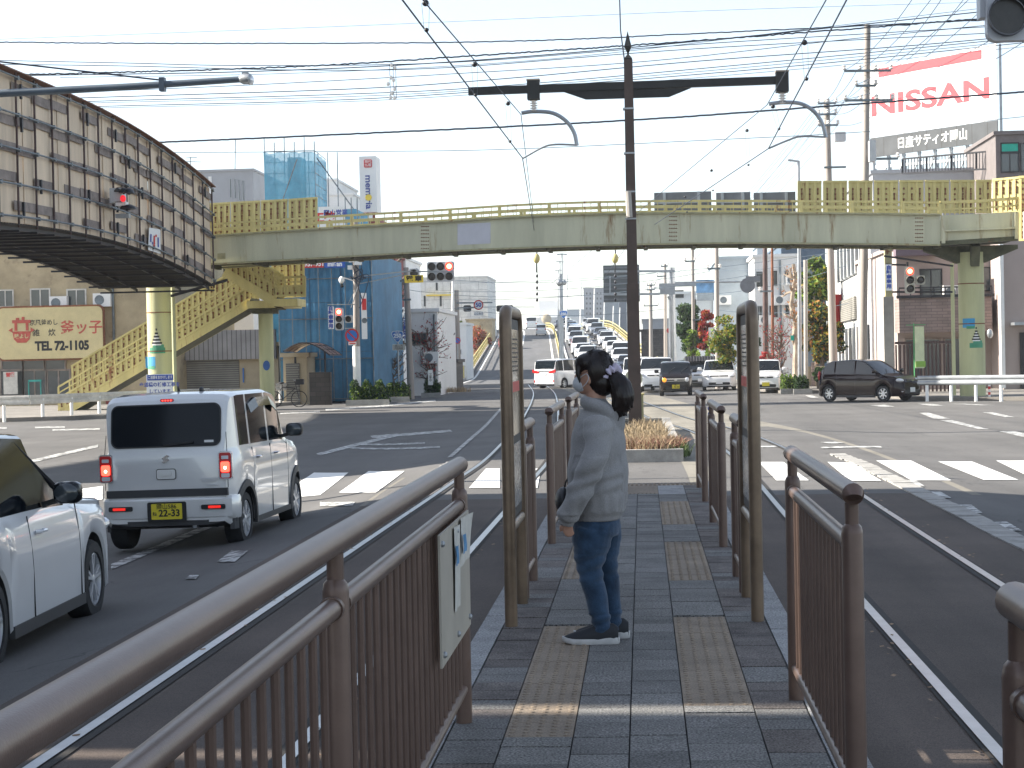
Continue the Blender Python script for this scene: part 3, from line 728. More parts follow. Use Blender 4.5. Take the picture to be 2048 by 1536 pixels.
# power lines dropping from the upper right to the poles and on into the distance
for i, (x0_, x1_, y1_, x2_, y2_) in enumerate(((1817, 1690, 140, 1637, 206), (1856, 1714, 140, 1645, 206), (1875, 1752, 140, 1660, 206), (1921, 1780, 140, 1671, 206), (1936, 1712, 170, 1637, 228), (1985, 1752, 170, 1671, 228), (2030, 1690, 199, 1637, 250), (2048, 1785, 199, 1676, 250))):
    wire('power line from the upper right corner down to the tall right pole, %s of eight' % ['first', 'second', 'third', 'fourth', 'fifth', 'sixth', 'seventh', 'eighth'][i], [(x0_+20, -20 if i < 6 else 40+30*(i-6), 50), (x1_, y1_, 72.8)], .013, 'power lines of the right pole row', name='power_line', sag=.3)
    wire('slack power line between the tall right pole and the next pole, %s of eight' % ['first', 'second', 'third', 'fourth', 'fifth', 'sixth', 'seventh', 'eighth'][i], [(x1_, y1_, 72.8), (x2_, y2_, 84.8)], .012, 'power lines of the right pole row', name='power_line', sag=.35)
    wire('thin power line from second right pole to distant pole, %s of eight' % ['first', 'second', 'third', 'fourth', 'fifth', 'sixth', 'seventh', 'eighth'][i], [(x2_, y2_, 84.8), (1296+2*i, 571+(i//3)*9, 149.8)], .011, 'power lines of the right pole row', name='power_line', sag=1.0, mat='wire_thin')
for i, (a_, b_) in enumerate((((905, 560), (1340, 540)), ((905, 566), (1700, 500)), ((905, 583), (1436, 540)), ((905, 590), (1385, 566)), ((905, 600), (1530, 545)), ((905, 617), (1330, 618)), ((720, 545), (905, 585)), ((720, 530), (905, 560)), ((1436, 540), (1668, 500)), ((1388, 590), (1724, 520)), ((1436, 620), (1724, 600)))):
    wire('thin distant line under the footbridge, %s counted from the top left' % ['first', 'second', 'third', 'fourth', 'fifth', 'sixth', 'seventh', 'eighth', 'ninth', 'tenth', 'eleventh'][i], [(a_[0], a_[1], 106), (b_[0], b_[1], 104 if b_[0] < 1500 else 97)], .016, 'thin distant lines under the footbridge', name='distant_line', sag=.4, mat='wire_thin')
# trolley wires
G2 = 'tram contact and carrier wires'
wire('contact wire over the left tram track', [(650, -230, 14), (805, 0, 22.5), (1045, 316, 41), (1073, 490, 74), (1076, 585, 125)], .014, G2, n=14, name='contact_wire')
wire('contact wire over the right tram track', [(2010, -460, 14), (1693, 0, 24), (1537, 297, 41), (1263, 480, 74), (1205, 560, 100)], .014, G2, n=14, name='contact_wire')
wire('carrier wire above the left contact wire', [(700, -190, 16), (850, 5, 22.5), (1042, 229, 41), (1073, 490, 74)], .011, G2, n=14, name='carrier_wire')
wire('carrier wire above the right contact wire', [(1880, -390, 16), (1652, 0, 23), (1534, 210, 41), (1100, 570, 95)], .011, G2, n=14, name='carrier_wire')
wire('vertical feeder wire running up from the tram pole tip', [(1238, -40, 41), (1241, 60, 41), (1250, 130, 41)], .018, G2, name='feeder_wire')
k = 0
for (a, b, Ya) in (((851, 6), (853, 60), 23), ((949, 129), (951, 190), 30), ((1016, 207), (1020, 283), 36), ((1609, 85), (1613, 158), 28), ((1546, 213), (1558, 258), 38), ((1494, 261), (1497, 330), 47), ((1423, 341), (1426, 381), 56), ((1370, 394), (1374, 424), 64)):
    k += 1; t = thing('dropper', 'wire dropper with black weights, number %s of the contact line hangers from the %s' % (['', 'one', 'two', 'three', 'one', 'two', 'three', 'four', 'five'][k], 'left' if k < 4 else 'right'), 'dropper', W(a[0], b[1], Ya), 'wire droppers of the contact lines')
    MB().ell(W(*a, Ya), (.045, .045, .045), 6).build('weight', MT['black'], t, True)
    MB().ell(W(*b, Ya), (.03, .03, .03), 6).build('clip', MT['black'], t, True)
    for s in (-.05, .05): MB().tube([W(*a, Ya)+V(s, 0, 0), W(*b, Ya)+V(s*.6, 0, 0)], .003, 4).build('loop', MT['wire_thin'], t)
for nm, px, lab in (('l', 1073, 'yellow insulator hanging on the left contact wire below the footbridge'), ('r', 1230, 'yellow insulator hanging right of centre below the footbridge')):
    t = thing('section_insulator', lab, 'insulator', W(px, 520, 80))
    MB().ell(W(px, 517, 80), (.16, .16, .22), 7).build('bulb', MT['yellow'], t, True)
    MB().tube([W(px+1, 488, 80), W(px, 545, 80)], .03, 6).build('link', MT['dark_steel'], t)
    for q in range(5): MB().ell(W(px+1, 552+q*12, 80), (.06, .06, .08), 5).build('bead', MT['dark_steel'], t, True)
t = thing('cable_spacer', 'cluster of small cable spacers hanging on the wires left of centre', 'cable fitting', W(787, 165, YC))
for px, py in ((783, 130), (790, 135), (782, 155), (787, 160), (776, 168), (789, 178), (784, 186), (781, 195), (789, 196)): MB().ell(W(px, py, YC), (.07, .05, .09), 5).build('clamp', MT['ceramic'], t, True)
for px in (779, 786, 791): MB().tube([W(px, 128, YC), W(px+2, 197, YC)], .012, 4).build('rod', MT['wire'], t)
# ------------------------------------------------------------ footbridge
FG = 65.
ft = thing('footbridge', 'pale green and yellow steel pedestrian footbridge spanning the junction', 'footbridge', (0, 66, -.1))
TP = [(408, 474), (640, 459), (850, 447), (1060, 434), (1260, 428), (1460, 427), (1640, 428), (1760, 429), (1880, 431)]
BP = [(408, 528), (640, 515), (850, 503), (1060, 494), (1260, 488), (1460, 485), (1640, 486), (1760, 487), (1880, 489)]
def gline(P, xs_):
    out = []
    for x in xs_:
        for a, b in zip(P, P[1:]):
            if a[0] <= x <= b[0]: out.append(a[1]+(b[1]-a[1])*(x-a[0])/(b[0]-a[0])); break
    return out
def smoothY(P, x):    # spline lookup
    if not hasattr(smoothY, 'c'): smoothY.c = {}
    k = id(P)
    if k not in smoothY.c: smoothY.c[k] = spline([(a, b, 0) for a, b in P], 12)
    S = smoothY.c[k]
    for a, b in zip(S, S[1:]):
        if a.x <= x <= b.x: return a.y+(b.y-a.y)*(x-a.x)/(b.x-a.x+1e-9)
    return S[-1].y if x > S[-1].x else S[0].y
xsg = lin(409, 1880, 60)
T3 = [W(x, smoothY(TP, x), FG) for x in xsg]; B3 = [W(x, smoothY(BP, x), FG) for x in xsg]
for dy, nm in ((0, 'girder'), (2.5, 'girder')):
    mb = MB()
    for i in range(len(xsg)-1):
        a, b, c, d = [p+V(0, dy, 0) for p in (B3[i], B3[i+1], T3[i+1], T3[i])]
        mb.prism([a, b, c, d], (0, .03, 0))
    mb.build(nm, MT['girder'], ft)
    mb = MB()
    for i in range(len(xsg)-1):
        for L, q in ((B3, -.02), (T3, .02)): mb.bar(L[i]+V(0, dy+.01, q), L[i+1]+V(0, dy+.01, q), .26, .055)
    mb.build('flange', M('flange_rusty', (.36, .34, .2), .7, var=.2, rust=.55, rs=3) if 'flange_rusty' not in MT else MT['flange_rusty'], ft)
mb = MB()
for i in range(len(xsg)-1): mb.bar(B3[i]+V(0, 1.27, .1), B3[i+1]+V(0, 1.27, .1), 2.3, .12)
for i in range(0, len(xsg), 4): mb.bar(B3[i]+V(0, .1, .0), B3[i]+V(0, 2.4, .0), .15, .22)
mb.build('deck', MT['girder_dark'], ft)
for sx in (850, 1346, 1838):
    mb = MB(); yt, yb_ = smoothY(TP, sx), smoothY(BP, sx)
    for ix in range(-2, 3):
        for iy in range(7): mb.ell(W(sx+ix*3.4, yt+6+iy*(yb_-yt-12)/6, FG)+V(0, -.025, 0), (.022, .02, .022), 3)
    s = MB(); s.prism([W(sx-12, yt+1, FG)+V(0, -.012, 0), W(sx-12, yb_-1, FG)+V(0, -.012, 0), W(sx+12, yb_-1, FG)+V(0, -.012, 0), W(sx+12, yt+1, FG)+V(0, -.012, 0)], (0, .01, 0))
    o = s.build('splice_plate', MT['girder'], ft); mb.build('bolts', MT['rust'], o)
MB().prism([W(915, 448, FG)+V(0, -.012, 0), W(915, 490, FG)+V(0, -.012, 0), W(981, 487, FG)+V(0, -.012, 0), W(981, 445, FG)+V(0, -.012, 0)], (0, .01, 0)).build('patch_plate', M('patchp', (.50, .50, .54), .6, var=.05), ft)
MB().prism([W(435, 507, FG)+V(0, -.012, 0), W(435, 519, FG)+V(0, -.012, 0), W(451, 518, FG)+V(0, -.012, 0), W(451, 506, FG)+V(0, -.012, 0)], (0, .01, 0)).build('rusty_plate', MT['flange_rusty'], ft)
# railings of the main span (front and back) as continuous rails with posts
def span_rail(x0, x1, dy, hpx=25):
    xs_ = lin(x0, x1, max(2, int((x1-x0)/24)))
    P = [W(x, smoothY(TP, x), FG)+V(0, dy, 0) for x in xs_]; h = hpx/55.4
    mb = MB()
    for a, b in zip(P, P[1:]):
        mb.bar(a+V(0, 0, h), b+V(0, 0, h), .08, .075); mb.bar(a+V(0, 0, h*.55), b+V(0, 0, h*.55), .05, .11); mb.bar(a+V(0, 0, h*.16), b+V(0, 0, h*.16), .03, .02)
    mb.build('rail', MT['yellow'], ft)
    mb = MB(); mp = MB(); X = P[0].x; i = 0
    while X < P[-1].x:
        for a, b in zip(P, P[1:]):
            if a.x <= X <= b.x: z = a.z+(b.z-a.z)*(X-a.x)/(b.x-a.x); break
        y = P[0].y
        if i % 6 == 0: MB().bx(X-.06, X+.06, y-.05, y+.05, z, z+h).build('rail_post', MT['yellow'], ft)
        elif i % 6 == 3: MB().bx(X-.05, X+.05, y-.03, y+.03, z, z+h*.5).build('rail_post', MT['yellow'], ft)
        else: mb.bx(X-.012, X+.012, y-.012, y+.012, z, z+h*.95)
        X += .3; i += 1
    mb.build('baluster', MT['yellow'], ft)
span_rail(412, 1878, 0.0); span_rail(640, 1590, 2.4)
def folded(mb, a, b, c, d, step=.24, slot=True):     # a,b bottom; c,d top (b->c, a->d); ridged sheet with rusty slots
    a, b, c, d = map(Vector, (a, b, c, d)); L = (b-a).length; n = max(1, int(L/step+.3)); nrm = (b-a).cross(d-a).normalized()
    if nrm.y > 0: nrm = -nrm
    for i in range(n):
        u0_, u1_ = i/n, (i+1)/n; um = u0_+(u1_-u0_)*.38
        p = [a.lerp(b, u) for u in (u0_, um, u1_)]; q = [d.lerp(c, u) for u in (u0_, um, u1_)]
        f = nrm*.035
        mb.prism([p[0]+f, p[1]+f, q[1]+f, q[0]+f], -nrm*.012); mb.prism([p[1], p[2], q[2], q[1]], -nrm*.012)
        mb.add([p[1]+f, p[1], q[1], q[1]+f], [(0, 1, 2, 3)]); mb.add([p[0]+f, p[0], q[0], q[0]+f], [(0, 3, 2, 1)])
        if slot:
            H = (q[0]-p[0]).length
            for k in range(int(H/.19)):
                v = (k+.5)*.19/H+rnd.uniform(-.01, .01); s = p[1].lerp(q[1], v).lerp(p[2].lerp(q[2], v), .25)
                e = (b-a).normalized()
                mb.box(s+nrm*.02, (.05+.012*rnd.random(), .05, .045+.03*rnd.random()), 1)
                if rnd.random() < .55: mb.box(s+nrm*.018-V(0, 0, .07), (.026, .045, .15), 1)
    mb.bar(d, c, .1, .08); mb.bar(a, b, .1, .08)
def fpanel(pts, name, Y=None):
    mb = MB(); folded(mb, *[W(*p) for p in pts]); mb.build(name, [MT['yellow'], MT['rust']], ft)
for x0_, x1_, y0_, y1_ in ((413, 460, 409, 406), (462, 520, 406, 403), (522, 575, 403, 400), (577, 635, 400, 396)):
    fpanel([(x0_, smoothY(TP, x0_)-2, 67.3), (x1_, smoothY(TP, x1_)-2, 67.3), (x1_, y1_, 67.3), (x0_, y0_, 67.3)], 'screen_panel')
xx = 1595
while xx < 1980:
    x1_ = min(xx+50, 1985); fpanel([(xx, 424, 67.3), (x1_-2, 424, 67.3), (x1_-2, 364-(x1_-1595)*.006, 67.3), (xx, 364-(xx-1595)*.006, 67.3)], 'screen_panel'); xx += 51
# right landing
LB = [(1880, 489), (2034, 479), (2200, 470)]; 
a, b = W(1881, 431, FG), W(1881, 489, FG); c, d = W(2034, 424, FG), W(2034, 479, FG)
mb = MB(); mb.prism([b, d, c, a], (0, .03, 0)); mb.bar(W(1885, 462, FG), W(2030, 456, FG), .3, .06); 
mb.bar(W(1886, 433, FG)+V(0, -.06, 0), W(1886, 487, FG)+V(0, -.06, 0), .12, .16, up=(0, 1, 0)); mb.bar(W(2032, 425, FG)+V(0, -.06, 0), W(2032, 478, FG)+V(0, -.06, 0), .12, .16, up=(0, 1, 0))
mb.prism([b+V(0, 2.5, 0), d+V(0, 2.5, 0), c+V(0, 2.5, 0), a+V(0, 2.5, 0)], (0, .03, 0))
mb.prism([d, W(2200, 470, 60), W(2200, 412, 60), c], (0, .03, 0)); mb.build('landing_girder', MT['girder'], ft)
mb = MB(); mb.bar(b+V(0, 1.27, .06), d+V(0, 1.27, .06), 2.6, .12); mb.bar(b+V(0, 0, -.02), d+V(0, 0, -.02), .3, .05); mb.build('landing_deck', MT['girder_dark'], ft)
fpanel([(1986, 424, 67.2), (2040, 421, 66.6), (2040, 355, 66.6), (1986, 360, 67.2)], 'screen_panel'); 
fpanel([(2038, 480, 64.7), (2110, 477, 64.2), (2110, 352, 64.2), (2038, 354, 64.7)], 'screen_panel')
span_rail(1880, 1882, 0)
mb = MB(); P = [W(1880, 405, FG), W(1960, 402, FG), W(2044, 396, FG), W(2120, 385, 61)]
for p, q in zip(P, P[1:]): mb.bar(p, q, .1, .1); mb.bar(p+V(0, 0, -.25), q+V(0, 0, -.25), .05, .06)
for k in range(18): p = P[0].lerp(P[2], k/17); mb.bx(p.x-.02, p.x+.02, p.y-.02, p.y+.02, p.z-.45, p.z)
mb.build('landing_rail', MT['yellow'], ft)
def pier(cx_, wpx, ytop, Yp, capL=None):
    c0 = W(cx_, ytop, Yp); r = wpx/2/(3600/Yp); p = MB(); p.lathe((c0.x, Yp, -.3), [(r, 0), (r, c0.z+.3)], 28)
    o = p.build('pier', M('pier_paint', (.47, .47, .26), .65, var=.14, vs=1.3, streak=True, rust=.25, rs=2.2, rcol=(.24, .16, .07)) if 'pier_paint' not in MT else MT['pier_paint'], ft, True)
    mb = MB()
    for z in (c0.z-1.15, c0.z-2.6): mb.lathe((c0.x, Yp, z), [(r+.012, 0), (r+.012, .035)], 28)
    mb.build('strap', MT['rust'], o); return c0, r
c0, r = pier(1941, 50, 505, 66.3)
mb = MB(); zt_ = W(1941, 492, 66.3).z
for s in (-1, 1):
    mb.prism([(c0.x, 66.1, zt_), (c0.x+s*1.65, 66.1, zt_), (c0.x+s*1.65, 66.1, zt_-.15), (c0.x+s*.5, 66.1, zt_-.62), (c0.x, 66.1, zt_-.62)][::-s], (0, .5, 0))
mb.box((c0.x+.05, 65.75, zt_-.35), (.3, .4, .75), 0, Matrix.Rotation(R(20), 3, 'X')); mb.build('pier_cap', MT['girder_dark'], ft)
PR = (c0.x, r)
c0, r = pier(318, 52, 565, 66.6); PLf = (c0.x, r)
# --- stairs
def flight(p0, p1, Y0_, Y1_, name, hb=.9, screen=None, str_h=.32):   # p0 top px, p1 bottom px (stringer top line) 
    A, B = W(*p0, Y0_), W(*p1, Y0_)
    for Yy in (Y0_, Y1_):
        a, b = V(A.x, Yy, A.z), V(B.x, Yy, B.z); mb = MB(); mb.bar(a-V(0, 0, str_h/2), b-V(0, 0, str_h/2), .06, str_h); mb.build('stringer', MT['yellow'], ft)
    n = int(abs(A.z-B.z)/.16); mb = MB()
    for k in range(n):
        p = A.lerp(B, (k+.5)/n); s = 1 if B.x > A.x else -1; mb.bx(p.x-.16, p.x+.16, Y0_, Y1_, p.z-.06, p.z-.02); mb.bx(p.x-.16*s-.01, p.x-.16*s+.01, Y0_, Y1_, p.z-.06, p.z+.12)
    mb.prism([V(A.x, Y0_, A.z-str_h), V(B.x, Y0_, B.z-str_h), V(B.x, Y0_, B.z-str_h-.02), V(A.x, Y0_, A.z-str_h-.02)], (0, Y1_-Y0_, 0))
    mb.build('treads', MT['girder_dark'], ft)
    for Yy, hh, sl_ in ((Y0_, hb, .52), (Y1_, screen or hb, 1.)):
        a, b = V(A.x, Yy, A.z), V(B.x, Yy, B.z); H = V(0, 0, hh)
        mb = MB(); 
        if a.x > b.x: folded(mb, b+V(0, 0, .02), a+V(0, 0, .02), a+H*sl_, b+H*sl_, .26)
        else: folded(mb, a+V(0, 0, .02), b+V(0, 0, .02), b+H*sl_, a+H*sl_, .26)
        mb.build('stair_panel', [MT['yellow'], MT['rust']], ft)
        mb = MB(); mb.bar(a+H, b+H, .07, .07)
        if sl_ < 1:
            mb.bar(a+H*.75, b+H*.75, .04, .05)
            for k in range(18): p = a.lerp(b, k/17); mb.bx(p.x-.03, p.x+.03, Yy-.03, Yy+.03, p.z, p.z+hh)
        mb.build('handrail', MT['yellow'], ft)
flight((448, 536), (552, 598), 67.8, 69.4, 'upper', .95)
flight((500, 598), (118, 822), 69.6, 71.3, 'lower', .95, 1.75)
mb = MB(); a = W(548, 597, 67.8); b = W(611, 597, 67.8)
b.x = W(596, 597, 67.8).x; mb.bx(a.x, b.x, 67.7, 69.4, a.z-.3, a.z-.02); mb.bx(W(495, 597, 69.6).x, W(590, 597, 70).x, 69.4, 71.4, a.z-.3, a.z-.021); mb.build('stair_landing', MT['yellow'], ft)
fpanel([(549, 592, 67.75), (609, 590, 67.75), (609, 571, 67.75), (549, 573, 67.75)], 'landing_panel')
fpanel([(548, 594, 71.3), (609, 592, 71.3), (609, 500, 71.3), (540, 500, 71.3)], 'landing_screen')
mb = MB(); mb.bar(W(549, 556, 67.75), W(610, 553, 67.75), .08, .09); mb.bar(W(549, 565, 67.75), W(610, 563, 67.75), .05, .06)
for x in (549, 570, 590, 610): mb.bar(W(x, 594, 67.75), W(x, 553, 67.75), .07, .07, up=(0, 1, 0))
mb.build('landing_rail', MT['yellow'], ft)
c1 = W(531, 620, 70.6); mb = MB(); mb.lathe((c1.x, 70.6, -.3), [(.29, 0), (.29, c1.z+.3)], 22); mb.build('stair_pier', MT['pier_paint'], ft, True)
mb = MB(); mb.bx(c1.x-.68, c1.x+.68, 69.7, 71.3, c1.z, c1.z+.25); mb.bx(c1.x-.4, c1.x+.4, 69.9, 71.2, c1.z-.15, c1.z); mb.build('stair_pier_cap', MT['girder_dark'], ft)
mb = MB()
for q in ((-.35, .0),): mb.ell((c1.x+.05, 70.6-.30, W(530, 731, 70.3).z), (.14, .02, .2), 8)
mb.build('blue_sticker', M('sticker_blue', (.03, .10, .3), .5), ft)
# painted pictures on the piers (castle on a green hill, pond)
def castle(cx, cr_, Y, px, py, s):
    o = W(px, py, Y-cr_-.02); mb = MB()
    def surf(x, z, w_, h_, mi, lift=.0):
        n = 6; b = len(mb.v)
        for i in range(n+1):
            X = x-w_/2+w_*i/n; dx = max(-.999, min(.999, (X-cx)/(cr_+.004+lift))); y = Y-math.sqrt(1-dx*dx)*(cr_+.004+lift)
            mb.v += [V(X, y, z), V(X, y, z+h_)]
        for i in range(n): mb.f.append([b+2*i, b+2*i+2, b+2*i+3, b+2*i+1]); mb.m.append(mi)
    surf(o.x, o.z-.35*s, .60*s, .22*s, 1); surf(o.x+.05, o.z-.22*s, .42*s, .2*s, 1, .002)
    for k in range(4): surf(o.x, o.z+k*.12*s, (.40-.09*k)*s, .07*s, 0, .003); surf(o.x, o.z+(k*.12-.05)*s, (.34-.09*k)*s, .05*s, 2, .003)
    surf(o.x, o.z+.5*s, .06*s, .08*s, 0, .003)
    p = W(px-8*s-8, py+(32 if s > .9 else -38)*1.0, Y-cr_-.02); surf(max(cx-cr_*.8, p.x), p.z-.3*s, .5*s, .42*s, 3); surf(max(cx-cr_*.8, p.x)+.05, p.z-.35*s, .35*s, .12*s, 1, .003)
    mb.build('pictograph', [MT['ink'], M('pic_green%d' % px, (.06, .28, .16), .6), MT['white'], M('pic_blue%d' % px, (.04, .28, .5), .6)], ft)
castle(PLf[0], PLf[1], 66.6, 313, 688, 1.0)
castle(PR[0], PR[1], 66.3, 1953, 680, .8)
# pipe beside each pier
mb = MB(); x = W(346, 600, 66).x; mb.tube([(x, 66, 0), (x, 66, W(346, 575, 66).z)], .075, 10); mb.build('drain_pipe', MT['pier_paint'], ft, True)
MB().bar(W(342, 592, 65.5), W(455, 560, 65.5), .08, .1).build('brace_pipe', MT['dark_steel'], ft)
mb = MB(); x = W(1907, 700, 65.6).x; mb.tube([(x, 65.6, 0), (x, 65.6, W(1905, 527, 65.6).z)], .07, 10); mb.build('drain_pipe', MT['pier_paint'], ft, True)
# grey boards behind the right part of the bridge rail
for x0_, x1_, lab in ((1308, 1423, 'widest grey board left of the yellow screen, behind the footbridge railing'), (1432, 1501, 'narrow grey board, middle one of three behind the footbridge railing'), (1507, 1591, 'grey board touching the yellow screen, behind the footbridge railing')):
    t = thing('grey_sign_back', lab, 'sign', W((x0_+x1_)/2, 425, 68), 'backs of boards on the footbridge'); a, b = W(x0_, 386, 68), W(x1_, 424, 68)
    MB().bx(a.x, b.x, 67.9, 68, b.z, a.z).build('board', M('board_grey%d' % x0_, (.16, .17, .19), .6, var=.12), t)
    mb = MB()
    for k in (.18, .78): X = a.x+(b.x-a.x)*k; mb.bx(X-.05, X+.05, 67.82, 67.9, b.z-.3, a.z)
    mb.bx(a.x, b.x, 67.84, 67.9, b.z+.35, b.z+.4); mb.build('stiffener', MT['galv'], t)
# ------------------------------------------------------------ boarded repair scaffold round the left arm of the footbridge
bt = thing('boarded_scaffold', 'plywood boarded scaffold box hung round the left arm of the footbridge', 'scaffold', (-17.5, 52, 5))
XF, XB = -15.5, -19.4
def zb_(y): return 5.42-.0042*(y-50)**2 if y > 50 else 5.42-.0030*(50-y)**2
def zt3(y): return 9.03-.0042*(y-49)**2 if y > 49 else 9.03-.0012*(49-y)**2
yA, yB = 30., 64.3
st = 1.36; ysx = []; y = yB
while y > yA: ysx.append(y); y -= st
for i in range(len(ysx)-1):
    a, b = ysx[i], ysx[i+1]
    for q in range(2):
        u0_, u1_ = a+(b-a)*q/2, a+(b-a)*(q+1)/2; dx = rnd.uniform(-.02, .02)
        MB().prism([(XF+dx, u0_+.02, zb_(u0_)), (XF+dx, u1_-.02, zb_(u1_)), (XF+dx, u1_-.02, zt3(u1_)), (XF+dx, u0_+.02, zt3(u0_))], (-.012, 0, 0)).build('plywood_sheet', MT['ply'], bt)
MB().prism([(XF, yB, zb_(yB)), (XB, yB, zb_(yB)), (XB, yB, zt3(yB)), (XF, yB, zt3(yB))], (0, .012, 0)).build('end_board', MT['ply'], bt)
mb = MB()
for a, b in zip(ysx, ysx[1:]): mb.prism([(XB, a, zb_(a)), (XB, b, zb_(b)), (XB, b, zt3(b)), (XB, a, zt3(a))], (-.012, 0, 0))
mb.build('rear_boards', MT['ply'], bt)
mb = MB()
for a, b in zip(ysx, ysx[1:]): mb.prism([(XF+.25, a, zt3(a)+.02), (XF+.25, b, zt3(b)+.02), (XB, b, zt3(b)+.5), (XB, a, zt3(a)+.5)], (0, 0, .03))
mb.build('roof_sheet', M('roof_brown', (.2, .09, .05), .8, rust=.3), bt)
mb = MB()
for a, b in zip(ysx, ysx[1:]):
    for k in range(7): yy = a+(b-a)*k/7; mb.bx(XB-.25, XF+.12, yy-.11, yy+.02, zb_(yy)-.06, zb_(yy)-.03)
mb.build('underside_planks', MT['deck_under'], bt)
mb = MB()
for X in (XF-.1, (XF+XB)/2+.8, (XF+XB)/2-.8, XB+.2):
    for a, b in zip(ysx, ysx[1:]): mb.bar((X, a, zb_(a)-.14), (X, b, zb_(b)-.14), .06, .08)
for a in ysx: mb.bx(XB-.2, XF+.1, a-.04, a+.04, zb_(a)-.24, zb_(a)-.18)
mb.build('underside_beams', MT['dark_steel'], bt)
for a in ysx: MB().tube([(XF+.09, a, zb_(a)-.12), (XF+.09, a, zt3(a)+.1)], .03, 8).build('upright_pipe', MT['pipe_rust'], bt, True)
for k in range(5):
    f = .02+.235*k if k < 4 else .975
    mb = MB(); mb.tube([(XF+.16, a, zb_(a)+(zt3(a)-zb_(a))*(.04 if k == 0 else f)) for a in ysx], .026, 8)
    mb.build('ledger_pipe', MT['pipe_grey'], bt, True)
mb = MB()
for a in ysx:
    for f in (.04, .255, .49, .725, .975):
        z = zb_(a)+(zt3(a)-zb_(a))*f; mb.box((XF+.13, a, z), (.1, .09, .1))
mb.build('coupler', MT['pipe_grey'], bt)
for i in range(len(ysx)-1):
    for k in range(5):
        if (i+k) % 2 == 0 or rnd.random() < .3:
            ya, yb2 = ysx[i], ysx[i+1]; f = .10+.2*k+rnd.uniform(-.02, .02)
            za, zb2 = zb_(ya)+(zt3(ya)-zb_(ya))*f, zb_(yb2)+(zt3(yb2)-zb_(yb2))*f
            mb = MB(); xo = XF+.034+.014*((i+k) % 3); mb.bar((xo, ya+.1, za), (xo, yb2-.35*rnd.random(), zb2), .012, .24); mb.build('plank', MT['plank'], bt)
            if rnd.random() < .3: MB().bx(XF+.075, XF+.13, yb2+.3, yb2+.38, zb2-.25, zb2+.12).build('bracket', MT['dark_steel'], bt)
# white paper banner on it
t = thing('paper_banner', 'curled white banner with red strokes hanging on the plywood boards', 'banner', (-15.3, 57, 5.3))
P = [(298, 455), (320, 459), (321, 508), (296, 500)]; pts = [W(a, b, 3600*15.28/(1285-a)) for a, b in P]
MB().prism(pts, (.01, 0, 0)).build('cloth', MT['white'], t)
mb = MB()
for u, v, w_, h_, mi in ((.15, .55, .1, .35, 1), (.45, .5, .12, .38, 0), (.45, .2, .14, .2, 0), (.78, .45, .1, .4, 1), (.6, .7, .1, .1, 0), (.3, .35, .08, .1, 1)):
    def L(u, v): return pts[0].lerp(pts[1], u).lerp(pts[3].lerp(pts[2], u), 1-v)+V(.02, -.005, 0)
    mb.prism([L(u-w_/2, v-h_/2), L(u+w_/2, v-h_/2), L(u+w_/2, v+h_/2), L(u-w_/2, v+h_/2)], (.004, 0, 0), mi)
mb.build('red_strokes', [MT['ink_red'], MT['ink_blue']], t)
